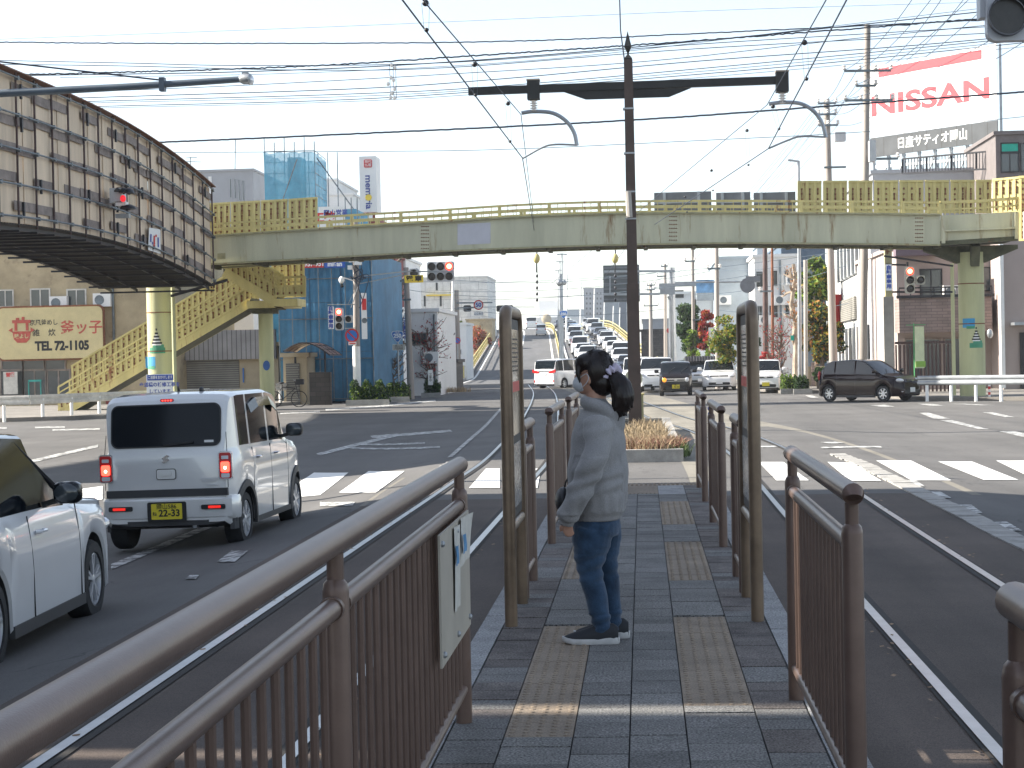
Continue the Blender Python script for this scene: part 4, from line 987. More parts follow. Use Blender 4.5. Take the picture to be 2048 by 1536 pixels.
# ------------------------------------------------------------ cars (local: front = +x, left = +y)
def interp(P, x):
    if x <= P[0][0]: return P[0][1]
    for a, b in zip(P, P[1:]):
        if a[0] <= x <= b[0]: return a[1]+(b[1]-a[1])*(x-a[0])/(b[0]-a[0]+1e-9)
    return P[-1][1]
M('wheel_black', (.006, .006, .006), .9, var=0, spec=.1)
def boxy(v): return 1/((abs(v.x)**4+abs(v.y)**4+abs(v.z)**4)**.25)
def make_car(name, S, paint, label, group=None, cat='car'):
    """S: L W H sill belt wb r fx(front axle x) top[(x,z) from rear to front] cabin(xr_belt,xr_roof,xf_roof,xf_belt) pillars roofk"""
    L, Wd = S['L']/2, S['W']/2; xa = (S['fx'], S['fx']-S['wb']); r = S['r']; ra = r+S.get('arch', .055)
    rb, rr, fr, fb = S['cab']; belt = S['belt']; top = S['top']
    t = thing(name, label, cat, (0, 0, 0), group)
    X = set([-L, -L+.012, -L+.035, -L+.08, -L+.16, L, L-.012, L-.035, L-.08, L-.16, L-.3, rb, rr, fr, fb]+[p[0] for p in top])
    for x in xa:
        for k in range(-8, 9): X.add(x+ra*math.sin(R(k*90/8)))
        X.add(x+ra+.001); X.add(x-ra-.001)
    for p in S['pil']: X.add(p-.035); X.add(p+.035)
    for k in range(1, 24): X.add(-L+2*L*k/24)
    X = sorted(X); X = [x for i, x in enumerate(X) if i == 0 or x-X[i-1] > .004]
    cf, crr = S.get('rf', .22), S.get('rr', .12)
    def hw(x):
        w_ = Wd; df = (x-(L-.65))/.65
        if df > 0: w_ -= cf*df**2.6
        dr = (-(L-.45)-x)/.45
        if dr > 0: w_ -= crr*dr**2.6
        return w_
    rows = []
    for x in X:
        zt = interp(top, x); zs = S['sill']; w_ = hw(x)
        e = max(0, (abs(x)-(L-.16))/.16); zs += .06*e*e
        arch = False
        for c in xa:
            d = abs(x-c)
            if d < ra: zs = max(zs, r+math.sqrt(max(0, ra*ra-d*d))); arch = True
        za = min(belt+.025*((x-rb)/(fb-rb)-.5)*(-1), zt-.05); 
        h = max(0, min(1, (zt-belt)/(S['H']-belt)))
        cant = (w_*.90)*(1-h)+Wd*S['rk']*h
        g = zt-za
        zc = za+g*(1-(.06 if h > .5 else .25)) if g > .08 else za+g*.6
        mid = zs+(za-zs)*.5
        bul = S.get('bulge', .03)
        row = [(0, zs), (w_*.86, zs), (w_-.03, zs+.006), (w_-.008, zs+.03), (w_, mid-.0), (w_-bul*.15, zs+(za-zs)*.72), (w_-bul*.6, za-.04), (w_-bul-.01, za),
               ((w_-bul-.012)*.96+cant*.04, za+g*.05), (cant+.025*h+(.03*(1-h)), zc), (cant, zt-g*.02), (cant*.93, zt+.004), (cant*.6, zt+.014), (0, zt+.022)]
        rows.append([(x, y, z) for y, z in row])
    n = len(rows[0]); mb = MB(); gl = {}
    ids = []
    for row in rows:
        a = []
        for s in (1, -1):
            b = []
            for (x, y, z) in row: b.append(len(mb.v)); mb.v.append(V(x, y*s, z))
            a.append(b)
        ids.append(a)
    def side_glass(xm):
        if xm > fb-.01 or xm < rb+.0: return None
        lim = [rb+S.get('ql', .1)]+list(S['pil'])+[fb]
        for k, (a, b) in enumerate(zip(lim, lim[1:])):
            if a+.035*(k > 0) < xm < b-.035*(k < len(lim)-2): return k
        return None
    keys = {}
    for i in range(len(rows)-1):
        xm = (X[i]+X[i+1])/2
        for si, s in enumerate((1, -1)):
            for j in range(n-1):
                q = [ids[i][si][j], ids[i+1][si][j], ids[i+1][si][j+1], ids[i][si][j+1]]
                if s == 1: q = q[::-1]
                key = None
                if j == 8:
                    k = side_glass(xm)
                    if k is not None and rows[i][9][2]-rows[i][8][2] > .12 and rows[i+1][9][2]-rows[i+1][8][2] > .06: key = 'side_window%d_%d' % (si, k)
                if j >= 10+(0) and fr+.02 < xm < fb-.03: key = 'windshield'
                if j >= 10 and rb+.0 < xm < rr-.02 and S.get('rearglass', True): key = 'rear_window'
                if j <= 1: key = 'under'
                keys.setdefault(key, []).append(q)
    if S.get('blackroof'):
        keep = []
        for q in keys[None]:
            zc_ = sum(mb.v[i].z for i in q)/4; xc_ = sum(mb.v[i].x for i in q)/4
            (keys.setdefault('roof', []) if zc_ > belt+.05 and rb < xc_ < fb else keep).append(q)
        keys[None] = keep
    ends = []
    for i, fl in ((0, False), (len(rows)-1, True)):
        loop = ids[i][0]+ids[i][1][::-1][1:-1]
        ends.append(loop if fl else loop[::-1])
    def sub(qs, nm, mat, par=t, off=0.):
        used = {}; vs = []; fs = []
        for q in qs:
            f = []
            for i in q:
                if i not in used: used[i] = len(vs); vs.append(mb.v[i])
                f.append(used[i])
            fs.append(f)
        o = MB(); o.add(vs, fs); return o.build(nm, mat, par, True, ang=40)
    body = MB(); alln = keys.get(None, [])+ends
    b_ob = sub(alln, 'body', paint)
    sub(keys['under'], 'underbody', MT['plastic'])
    for k, qs in keys.items():
        if k in (None, 'under'): continue
        sub(qs, 'side_window' if k.startswith('side') else k, MT['paint_black'] if k == 'roof' else S.get('glass', MT['glass_dark']))
    # wheels
    for c in xa:
        for s in (1, -1):
            y = s*(Wd-.115); wt = MB(); ax = (0, s, 0)
            wt.lathe((c, y-s*.085, r), [(r*.6, 0), (r*.93, .0), (r, .03), (r, .15), (r*.94, .18), (r*.69, .186), (r*.66, .16), (r*.66, .1)], 28, 0, ax); w_ = wt.build('wheel', MT['rubber'], t, True)
            rm = MB(); rm.lathe((c, y-s*.085, r), [(r*.67, .1), (r*.67, .17), (r*.63, .176), (r*.60, .12)], 28, 0, ax, False)
            rm.lathe((c, y, r), [(.035, .05), (.04, .085), (.02, .09)], 12, 0, ax)
            ns = S.get('spokes', 5)
            rm2 = MB(); rm2.lathe((c, y-s*.085, r), [(r*.65, .10), (r*.65, .108)], 20, 0, ax); rm2.build('wheel_disc', MT['wheel_black'], w_)
            for k in range(ns):
                a = 2*math.pi*k/ns+.3
                for da in ((-.16, .16) if S.get('yspoke') else (0,)):
                    p0 = V(c+.03*math.cos(a), y+s*.075, r+.03*math.sin(a)); p1 = V(c+r*.63*math.cos(a+da), y+s*.078, r+r*.63*math.sin(a+da))
                    rm.bar(p0, p1, S.get('spw', .045) if not S.get('yspoke') else .024, .02, 0, (0, 1, 0))
            rm.build('rim', MT['alu'] if not S.get('dkrim') else MT['alu'], w_, True)
    # arch lips
    if S.get('cladding'):
        for c in xa:
            for s in (1, -1):
                cl = MB(); b = 0; N = 16; base = len(cl.v)
                for k in range(N+1):
                    a = R(180*k/N); 
                    for rr_, dy in ((ra-.02, .0), (ra-.02, .035), (ra+.055, .030), (ra+.065, -.01)): cl.v.append(V(c+rr_*math.cos(a), s*(hw(c+rr_*math.cos(a))-.02+dy), max(.2, r+rr_*math.sin(a)) if 0 < k < N else .22))
                for k in range(N):
                    for j in range(3): cl.f.append([base+k*4+j, base+k*4+j+1, base+(k+1)*4+j+1, base+(k+1)*4+j]); cl.m.append(0)
                cl.build('wheel_arch_trim', MT['plastic'], t, True)
    for s in (1, -1):
        if S.get('skirt', True): sk_ = MB(); sk_.bx(xa[1]+ra, xa[0]-ra, s*(Wd-.045), s*(Wd+.003), S['sill']-.03, S['sill']+S.get('skh', .05)); sk_.build('side_skirt', MT['plastic'], t)
        # mirror
        mx = fb-.12-S.get('mo', .1); mz = belt+.07; mm = MB(); mm.bar((mx, s*(Wd-.06), mz-.03), (mx, s*(Wd+.05), mz-.0), .05, .04); 
        mm.ell((mx, s*(Wd+.12), mz+.05), (.055, .10, .078), 10, 0, None, boxy); mo = mm.build('mirror', S.get('mirmat', paint), t, True)
        MB().ell((mx-.045, s*(Wd+.12), mz+.05), (.03, .088, .068), 7).build('mirror_glass', MT['glass_win'], mo, True)
        # door lines and handles
        hwz = Wd-.0
        for xs_ in S['doors']:
            ln = MB(); P = []
            zs_ = S['sill']+.03; 
            for c in xa:
                if abs(xs_-c) < ra+.02: zs_ = r+math.sqrt(max(0, (ra+.02)**2-(xs_-c)**2))+.02
            for u in range(7):
                z = zs_+(belt-zs_)*u/6; k = (z-S['sill'])/(belt-S['sill']); bul = S.get('bulge', .03)
                y = Wd if k < .5 else Wd-bul*.15*(k-.5)/.22 if k < .72 else Wd-bul*.15-(bul*.45)*(k-.72)/.24
                P.append((xs_, s*(y-.002), z))
            ln.tube(P, .005, 5); ln.build('door_seam', MT['black'], t)
        for xh in S.get('handles', ()):
            hh = MB(); zh = belt-.12; hh.tube([(xh-.09, s*(Wd-.012), zh), (xh-.06, s*(Wd+.02), zh), (xh+.06, s*(Wd+.02), zh), (xh+.09, s*(Wd-.012), zh)], .013, 6); hh.build('door_handle', S.get('hmat', paint), t, True)
    return t
def plate(t, x, z, s, mat, wd=.33, ht=.165, txt=None, y=0):
    o = MB(); o.rrect((x, y, z), (0, s, 0), (0, 0, 1), wd, ht, .01, .012); p = o.build('number_plate', mat, t)
    if txt:
        n = V(s, 0, 0)*.0135
        text(txt[0], .062, MT['ink'], t, V(x, y, z+ht*.30)+n, (0, s, 0), (0, 0, 1), 'plate_lettering', .0005); text(txt[2], .10, MT['ink'], t, V(x, y+s*.03, z-ht*.12)+n, (0, s, 0), (0, 0, 1), 'plate_lettering', .0025); text(txt[1], .05, MT['ink'], t, V(x, y-s*.13, z-ht*.15)+n, (0, s, 0), (0, 0, 1), 'plate_lettering', .0005)
    return p
def face_front(t, S, grille=True, intake=True, pl='plate_white', round_=False, ptxt=None, hz=.66, gw=.5, hmat='lamp_clear', gz_=None, ind=None):
    L, Wd = S['L']/2, S['W']/2
    for s in (1, -1):
        o = MB()
        if round_: o.lathe((L-.06, s*(Wd-.24), hz), [(.10, 0), (.10, .06), (.07, .085), (0.001, .09)], 20, 0, (1, 0, 0))
        else: o.ell((L-.16, s*(Wd-.23), hz), (.16, .17, .075), 9, 0, Matrix.Rotation(R(-s*25), 3, 'Z') @ Matrix.Rotation(R(-8), 3, 'X'))
        o.build('headlight', MT['amber'] if (ind and s == ind) else MT[hmat], t, True)
        MB().ell((L-.10, s*(Wd-.28), .36), (.09, .08, .035), 7).build('fog_light', MT['lamp_clear'], t, True)
    if grille:
        o = MB(); o.rrect((L-.005, 0, gz_ or hz-.01), (0, 1, 0), (0, 0, 1), gw*2*Wd*.9, .07, .03, .02); g_ = o.build('grille', MT['black'], t)
        o = MB(); o.rrect((L+.014, 0, gz_ or hz-.01), (0, 1, 0), (0, 0, 1), .12, .04, .015, .01); o.build('emblem', MT['chrome'], g_)
        o = MB(); o.bx(L+.012, L+.02, -gw*Wd*.85, gw*Wd*.85, (gz_ or hz-.01)+.018, (gz_ or hz-.01)+.028); o.build('grille_bar', MT['chrome'], g_)
    if intake:
        o = MB(); o.rrect((L-.008, 0, .35), (0, 1, 0), (0, 0, 1), Wd*1.25, .13, .05, .02); o.build('air_intake', MT['black'], t)
    if pl: plate(t, L+.015, .42, 1, MT[pl], txt=ptxt)
def wipers(t, S):
    rb, rr, fr, fb = S['cab']
    for y in (.25, -.3):
        z = interp(S['top'], fb-.1)+.03; MB().bar((fb-.07, y, interp(S['top'], fb-.07)+.035), (fb-.3, y+.28, interp(S['top'], fb-.3)+.035), .015, .012).build('wiper', MT['black'], t)
def place(t, X, Y, z, head, sc_=1., tilt=0):
    t.location = (X, Y, z); t.rotation_euler = (0, R(tilt), R(head)); t.scale = (sc_,)*3
    # rotation_euler XYZ: heading 90 = facing +Y
# --- boxy kei wagon seen from behind (hero)
HS = dict(L=3.395, W=1.475, H=1.665, sill=.25, belt=1.05, wb=2.46, r=.295, fx=1.27, top=[(-1.6975, .98), (-1.685, 1.04), (-1.665, 1.12), (-1.60, 1.50), (-1.56, 1.585), (-1.48, 1.64), (-1.2, 1.665), (.1, 1.665), (.42, 1.63), (.50, 1.60), (.86, 1.10), (.95, 1.06), (1.50, 1.0), (1.64, .93), (1.685, .80), (1.6975, .66)],
          cab=(-1.64, -1.48, .46, .9), pil=(-.88, -.02), rk=.86, rf=.10, rr=.10, bulge=.02, doors=(-.86, -.02, .80), handles=(-.62, .22), hmat=MT['chrome'], cladding=True, mirmat=MT['black'], rearglass=False, ql=.3, arch=.07, spokes=6, yspoke=True, skh=.03)
hus = make_car('waiting_car', HS, MT['paint_white'], 'boxy pale silver kei wagon waiting left with its brake lights lit and yellow plate', cat='car')

t = hus; xr = -1.6975
def onback(z): return -(1.6975-.0)+max(0, (z-1.0))*.165 if z > 1.0 else -1.6975
ux = V(0, -1, 0); bt_ = V(onback(1.5)-onback(1.1), 0, .4).normalized()
o = MB(); o.rrect(V(onback(1.335)-.004, 0, 1.335), ux, bt_, 1.16, .43, .07, .008, seg=6); rw = o.build('rear_window', MT['glass_rear'], t)
o = MB(); o.rrect(V(onback(1.335)-.0, 0, 1.335), ux, bt_, 1.19, .46, .08, .008, seg=6); o.build('window_seal', MT['black'], rw)
o = MB(); o.rrect(V(onback(1.16)-.014, -.47, 1.16), ux, bt_, .10, .025, .004, .002); o.build('window_sticker', MT['white'], rw)
o = MB(); o.bar(V(onback(1.13)-.03, .02, 1.13), V(onback(1.16)-.04, -.30, 1.155), .012, .02); o.build('rear_wiper', MT['black'], t)
o = MB(); o.rrect(V(-1.625, -.02, 1.60), ux, V(.35, 0, .9).normalized(), .15, .03, .014, .012); bl = o.build('high_brake_light', MT['red_lens'], t)
o = MB()
for k in range(4): o.rrect(V(-1.640, -.065+k*.03-.0, 1.60), ux, V(.35, 0, .9).normalized(), .011, .012, .004, .004)
o.build('brake_lamp', MT['brake_lit'], bl)
for s in (1, -1):
    y = s*.645
    o = MB(); o.rrect((xr+.0, y, .90), ux, (0, 0, 1), .15, .30, .03, .022, seg=5); fr_ = o.build('tail_light', MT['chrome'], t)
    o = MB(); o.rrect((xr-.02, y, .90), ux, (0, 0, 1), .126, .272, .022, .012, seg=5); o.build('red_lens', MT['red_lens'], fr_)
    o = MB(); o.rrect((xr-.032, y, .985), ux, (0, 0, 1), .075, .035, .006, .003); o.rrect((xr-.032, y, .795), ux, (0, 0, 1), .09, .045, .012, .003); o.build('clear_lens', MT['lamp_clear'], fr_)
    o = MB(); o.rrect((xr-.0325, y, .885), ux, (0, 0, 1), .095, .11, .02, .004); o.build('lit_lamp', MT['brake_lit'], fr_)
    o = MB(); o.rrect((xr-.0365, y, .875), ux, (0, 0, 1), .03, .032, .015, .002); o.build('lit_core', MT['brake_core'], fr_)
    o = MB(); o.rrect((xr-.026, s*.50, .47), ux, (0, 0, 1), .26, .05, .015, .01); bz = o.build('reflector_bezel', MT['black'], t)
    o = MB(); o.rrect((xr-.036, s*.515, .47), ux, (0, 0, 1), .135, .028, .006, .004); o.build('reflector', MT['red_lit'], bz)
o = MB(); o.bx(xr-.01, xr+.10, -.655, .655, .585, .665); o.build('tailgate_trim', MT['plastic'], t)
o = MB(); o.prism([(xr+.12, -.715, .30), (xr+.02, -.60, .30), (xr-.005, -.40, .28), (xr-.005, .40, .28), (xr+.02, .60, .30), (xr+.12, .715, .30)][::-1], (0, 0, .05)); o.build('bumper_underside', MT['plastic'], t)
# bumper: three-faced wrap
def bump(z0, z1, d, mat, nm):
    o = MB(); P = [(-1.45, -.735), (-1.60, -.732), (-1.685, -.69), (-1.70-d, -.60), (-1.705-d, -.3), (-1.705-d, .3), (-1.70-d, .60), (-1.685, .69), (-1.60, .732), (-1.45, .735)]
    n_ = len(P); Z = [z0, z0+.03, z0+.12, z1-.03, z1]; ins = [.05, .012, 0, 0, .03]; b = 0
    for z, q in zip(Z, ins):
        for x_, y_ in P: o.v.append(V(x_+q*(1 if x_ < -1.5 else 0), y_*(1-q*.3)+0, z))
    for i in range(len(Z)-1):
        for j in range(n_-1): o.f.append([i*n_+j, i*n_+j+1, (i+1)*n_+j+1, (i+1)*n_+j]); o.m.append(0)
    o.f.append([(len(Z)-1)*n_+j for j in range(n_)]); o.m.append(0)
    return o.build(nm, mat, t, True)
bump(.335, .58, .018, MT['paint_white'], 'bumper')
o = MB(); o.rrect((xr-.030, 0, .43), ux, (0, 0, 1), .42, .21, .02, .006); o.build('plate_recess', MT['black'], t)
plate(t, xr-.034, .435, -1, MT['plate_yellow'], txt=('岡山586', 'ね', '22-33'))
o = MB(); o.rrect((xr-.0045, 0, .825), ux, (0, 0, 1), .20, .10, .02, .006); hd = o.build('tailgate_handle', MT['paint_white'], t)
o = MB(); o.rrect((xr-.0035, 0, .825), ux, (0, 0, 1), .215, .115, .025, .004); o.build('handle_seam', MT['black'], hd)
o = MB(); o.rrect((xr-.013, 0, .835), ux, (0, 0, 1), .12, .045, .01, .012); o.build('handle_grip', MT['paint_white'], hd)
o = MB()  # angular S shaped chrome badge
for q in (((-.042, .012), (.018, .045), (.042, .030), (.005, .010), (.012, .004), (-.02, -.012)), ((.042, -.012), (-.018, -.045), (-.042, -.030), (-.005, -.010), (-.012, -.004), (.02, .012))):
    o.prism([V(xr-.001, -a, .985+b) for a, b in q][::-1], (-.012, 0, 0))
o.build('badge', MT['chrome'], t)
o = MB(); o.rrect((xr-.001, -.46, .765), ux, (0, 0, 1), .19, .022, .003, .008); o.rrect((xr-.001, -.46, .742), ux, (0, 0, 1), .15, .016, .003, .008); o.rrect((xr-.001, -.49, .70), ux, (0, 0, 1), .11, .014, .003, .008); o.build('name_badge', MT['alu'], t)
o = MB()
for y0_, y1_, z0_, z1_ in ((-.662, -.662, .67, 1.02), (.662, .662, .67, 1.02)): o.tube([(xr-.001, y0_, z0_), (xr-.001, y1_, z1_), (onback(1.25), y1_*.98, 1.25)], .004, 5)
o.build('tailgate_seam', MT['black'], t)
o = MB(); o.tube([(-1.1, -.0, 1.68), (-1.14, 0, 1.74)], [.02, .008], 8); o.ell((-1.1, -.25, 1.70), (.05, .025, .03), 6); o.build('antenna', MT['black'], t, True)
for s in (1, -1):
    o = MB(); P0 = [(-.82, s*.705, 1.52), (-.5, s*.712, 1.585), (.1, s*.712, 1.585), (.42, s*.705, 1.50)]
    for a, b in zip(P0, P0[1:]): o.prism([V(*a)-V(0, -.0*s, .10), V(*b)-V(0, -.0*s, .10), V(*b)-V(0, s*.035, 0), V(*a)-V(0, s*.035, 0)], (0, s*.012, 0))
    o.build('door_visor', MT['glass_dark'], t)
o = MB(); o.tube([(xr+.02, -.28, .27), (xr+.25, -.28, .27)], .025, 10); o.build('exhaust_pipe', MT['galv'], t, True)
o = MB(); o.bx(xr+.15, 1.3, -.5, .5, .24, .3); o.tube([(xr+.5, -.62, .29), (xr+.5, .62, .29)], .04, 8); o.build('rear_axle', MT['black'], t)
for s in (1, -1): MB().ell((1.45, s*.55, .85), (.16, .12, .09), 8).build('headlight', MT['lamp_clear'], t, True)
P_ = gp(343, 1095); Y0 = 18.65
place(hus, -5.04, Y0+1.70, gz(-5.04, 20)-.0, 90, 1.0); hus.rotation_euler = (R(0), R(0), R(90)); 
hus.rotation_euler = Matrix(((0, -1, 0), (1, 0, 0), (0, 0, 1))).to_euler()
hus.rotation_euler[0] = R(-1.2) if 0 else 0
# tilt with road camber (falls to the left)
Rm = Matrix.Rotation(R(-1.0), 3, 'Y') @ Matrix.Rotation(R(88.4), 3, 'Z'); hus.rotation_euler = Rm.to_euler(); hus.location.x = -4.965
# --- white sporty hatchback in the left foreground
SW = dict(blackroof=True, glass=MT['glass_rear'], L=3.89, W=1.735, H=1.50, sill=.20, belt=.93, wb=2.45, r=.305, fx=1.12, top=[(-1.945, .8), (-1.92, .95), (-1.85, 1.02), (-1.45, 1.38), (-1.25, 1.44), (-.5, 1.495), (-.05, 1.47), (-.18, 1.43), (.58, .99), (.68, .965), (1.5, .90), (1.78, .78), (1.92, .62), (1.945, .5)],
          cab=(-1.72, -1.25, -.23, .63), pil=(-1.02,), rk=.74, rf=.24, rr=.2, bulge=.05, doors=(-.50, .68), handles=(-.30,), mirmat=MT['glass_dark'], spokes=5, yspoke=True, arch=.05, mo=.54)
sw = make_car('waiting_car', SW, MT['paint_pearl'], 'white pearl hatchback cut off by the left edge, black wing mirror and spoked wheel')
face_front(sw, SW, ptxt=None); wipers(sw, SW)
o = MB()
o.tube([(-.23, -.655, 1.425), (.2, -.735, 1.18), (.58, -.79, .985)], .022, 6); o.tube([(-.23, .655, 1.425), (.2, .735, 1.18), (.58, .79, .985)], .022, 6); o.build('black_pillar', MT['black'], sw, True)
Rm = Matrix.Rotation(R(-1.0), 3, 'Y') @ Matrix.Rotation(R(92.5), 3, 'Z'); sw.rotation_euler = Rm.to_euler()
sw.location = (-5.0, 13.45-1.12, gz(-5., 13)+.03)
# --- other types
KEI = dict(L=3.395, W=1.475, H=1.525, sill=.2, belt=.98, wb=2.46, r=.27, fx=1.22, top=[(-1.6975, .8), (-1.68, .95), (-1.64, 1.02), (-1.5, 1.42), (-1.3, 1.50), (-.3, 1.53), (.25, 1.50), (.42, 1.46), (.93, 1.02), (1.02, .985), (1.5, .93), (1.65, .83), (1.69, .7), (1.6975, .6)],
           cab=(-1.62, -1.35, .38, .98), pil=(-.9, -.05), rk=.84, rf=.16, rr=.14, bulge=.02, doors=(-.85, -.03, .8), handles=(-.65, .2), spokes=7)
HAT = dict(L=3.95, W=1.695, H=1.52, sill=.19, belt=.98, wb=2.53, r=.295, fx=1.17, top=[(-1.975, .75), (-1.95, .95), (-1.88, 1.03), (-1.5, 1.42), (-1.3, 1.48), (-.4, 1.525), (.1, 1.49), (.25, 1.45), (1.05, 1.0), (1.15, .97), (1.6, .90), (1.85, .78), (1.96, .64), (1.975, .5)],
           cab=(-1.8, -1.35, .2, 1.1), pil=(-1.1, -.15), rk=.76, rf=.28, rr=.2, bulge=.05, doors=(-.98, -.1, .85), handles=(-.75, .1), spokes=7)
SUV = dict(L=4.62, W=1.82, H=1.72, sill=.28, belt=1.12, wb=2.67, r=.36, fx=1.36, top=[(-2.31, .85), (-2.28, 1.05), (-2.2, 1.16), (-2.0, 1.6), (-1.8, 1.68), (-.5, 1.715), (.1, 1.69), (.25, 1.64), (.95, 1.15), (1.08, 1.12), (1.9, 1.03), (2.2, .93), (2.29, .78), (2.31, .6)],
           cab=(-2.15, -1.85, .2, 1.02), pil=(-1.35, -.35), rk=.78, rf=.22, rr=.18, bulge=.05, doors=(-1.2, -.3, .75), handles=(-.95, 0), cladding=True, spokes=5)
VAN = dict(L=4.95, W=1.85, H=1.93, sill=.22, belt=1.14, wb=3.0, r=.34, fx=1.52, top=[(-2.475, .95), (-2.46, 1.1), (-2.43, 1.25), (-2.28, 1.78), (-2.1, 1.88), (-.8, 1.935), (.6, 1.9), (.9, 1.83), (1.72, 1.22), (1.85, 1.17), (2.25, 1.05), (2.42, .92), (2.465, .75), (2.475, .6)],
           cab=(-2.42, -2.15, .8, 1.78), pil=(-1.5, -.3, .75), rk=.84, rf=.2, rr=.16, bulge=.04, doors=(-.35, .75), handles=(-.15, .95), spokes=7)
SED = dict(L=4.6, W=1.75, H=1.47, sill=.2, belt=.94, wb=2.7, r=.32, fx=1.35, top=[(-2.3, .7), (-2.27, .9), (-2.15, 1.0), (-1.65, 1.05), (-1.1, 1.38), (-.8, 1.45), (-.2, 1.47), (.25, 1.43), (1.05, .98), (1.15, .95), (1.8, .87), (2.15, .76), (2.28, .62), (2.3, .5)],
           cab=(-1.62, -1.0, .2, 1.1), pil=(-.85, -.1), rk=.74, rf=.26, rr=.2, bulge=.05, doors=(-.9, -.08, .85), handles=(-.7, .1), spokes=7)
# white big van turning away on the left of the pedestrian
alp = make_car('minivan', VAN, MT['paint_pearl'], 'big white minivan turning across the junction, seen from behind left of the pedestrian', cat='minivan')
for s in (1, -1):
    o = MB(); o.prism([V(-2.49, s*.90, 1.28), V(-2.49, s*.42, 1.16), V(-2.49, s*.36, 1.05), V(-2.49, s*.62, 1.04), V(-2.49, s*.90, 1.08)][::-s], (.06, 0, 0)); o.build('tail_light', MT['red_lens'], alp)
    MB().bx(-2.49, -2.47, s*.72, s*.78, .45, .6).build('reflector', MT['red_lens'], alp)
MB().bx(-2.485, -2.45, -.45, .45, 1.13, 1.18).build('chrome_strip', MT['chrome'], alp)
plate(alp, -2.49, .98, -1, MT['plate_white']); MB().bx(-2.5, -2.46, -.82, .82, .30, .36).build('bumper_trim', MT['chrome'], alp)
a = at(1112, 775, z=-.22); place(alp, a.x+1.1, a.y+1.6, -.2, 55, .98)
alp.location = V(*at(1132, 772, Y=108)); alp.location.z = -.24; alp.rotation_euler = (0, 0, R(58)); alp.scale = (.92, .92, .92)
# line of waiting cars beyond the junction
def front_at(t, pxc, pyb, Y, S, head=-90, sc_=1.):      # front bumper centre over picture point
    p = at(pxc, pyb, Y=Y); h = R(head); t.scale = (sc_,)*3
    t.location = (p.x-math.cos(h)*S['L']/2*sc_, Y-math.sin(h)*S['L']/2*sc_, gz(p.x, Y)+.002); t.rotation_euler = (0, 0, h)
lap = make_car('kei_car', KEI, MT['paint_brown'], 'dark brown round-eyed kei car with yellow plate at the head of the queue', cat='car')
face_front(lap, KEI, round_=True, pl='plate_yellow', gw=.62, ind=-1, hz=.72, ptxt=('岡山', 'あ', '43-50')); wipers(lap, KEI)
o = MB(); o.rrect((1.69, 0, .72), (0, 1, 0), (0, 0, 1), 1.02, .13, .06, .015); o.build('chrome_face', MT['chrome'], lap)
front_at(lap, 1352, 790, 80.5, KEI, -91)
ek = make_car('kei_car', KEI, MT['paint_pearl'], 'white kei car with yellow plate beside the bushy pavement corner', cat='car')
face_front(ek, KEI, pl='plate_yellow', hz=.74, ind=None); wipers(ek, KEI); front_at(ek, 1532, 789, 82, KEI, -93)
fit = make_car('hatchback_car', HAT, MT['paint_pearl'], 'white hatchback with closed nose between the brown and the white kei car', cat='car')
face_front(fit, HAT, hz=.74, gw=.6); wipers(fit, HAT); front_at(fit, 1439, 783, 90, HAT, -92)
fo = make_car('suv_car', SUV, MT['paint_pearl'], 'white suv with dark grille half hidden behind the brown kei car', cat='car')
face_front(fo, SUV, hz=.88, gw=.5, gz_=.85); wipers(fo, SUV); front_at(fo, 1312, 785, 88, SUV, -92)
for s in (1, -1): MB().tube([(-1.8, s*.66, 1.76), (.2, s*.66, 1.76)], .02, 6).build('roof_rail', MT['galv'], fo)
wv = make_car('van', VAN, MT['paint_pearl'], 'white tall van seen just right of the tram pole', cat='van'); face_front(wv, VAN, hz=.85, gz_=.8); front_at(wv, 1276, 776, 93, VAN, -91, .9)
dk = make_car('sedan_car', SED, MT['paint_silver'], 'dark silver car between brown kei car and white hatchback', cat='car'); face_front(dk, SED, hz=.7); front_at(dk, 1402, 776, 99, SED, -92)
dk2 = copy_tree(dk); dk2['label'] = 'grey car roof showing behind the white suv'; front_at(dk2, 1370, 765, 112, SED, -92)
# wine-black compact turning right
mi = make_car('compact_car', HAT, MT['paint_wine'], 'glossy dark wine compact car turning in front of the right bridge pier', cat='car')
face_front(mi, HAT, hz=.76, gw=.55, ptxt=None); wipers(mi, HAT); mi.scale = (.90, .98, 1.0)
p = at(1742, 800, Y=66.2); mi.location = (p.x, 66.6, -.18); mi.rotation_euler = (0, 0, R(-39))
for s in (1, -1): MB().ell((-1.88, s*.70, .95), (.06, .1, .18), 7).build('tail_light', MT['red_lens'], mi, True)
# queue on the overpass
def simple_car(nm, S, paint, label, fr='white'):
    t = make_car(nm, S, paint, label, 'cars queuing down the overpass', 'car'); face_front(t, S, hz=S['belt']*.74); return t
protos = {}
def recolor(o, frm, to):
    for ch in list(o.children):
        if ch.type == 'MESH' and ch.data.materials and ch.data.materials[0] == frm:
            ch.data = ch.data.copy() if (ch.data.name, to.name) not in RC else ch.data
            ch.data.materials[0] = to
RC = {}
PT = {'white': 'paint_pearl', 'silver': 'paint_silver', 'black': 'paint_black', 'blue': 'paint_blue', 'red': 'paint_red', 'navy': 'paint_navy', 'light blue': 'paint_silver'}
ST = {'hatchback': HAT, 'suv': SUV, 'minivan': VAN, 'kei car': KEI, 'sedan': SED}
NM = {'hatchback': 'hatchback_car', 'suv': 'suv_car', 'minivan': 'minivan', 'kei car': 'kei_car', 'sedan': 'sedan_car'}
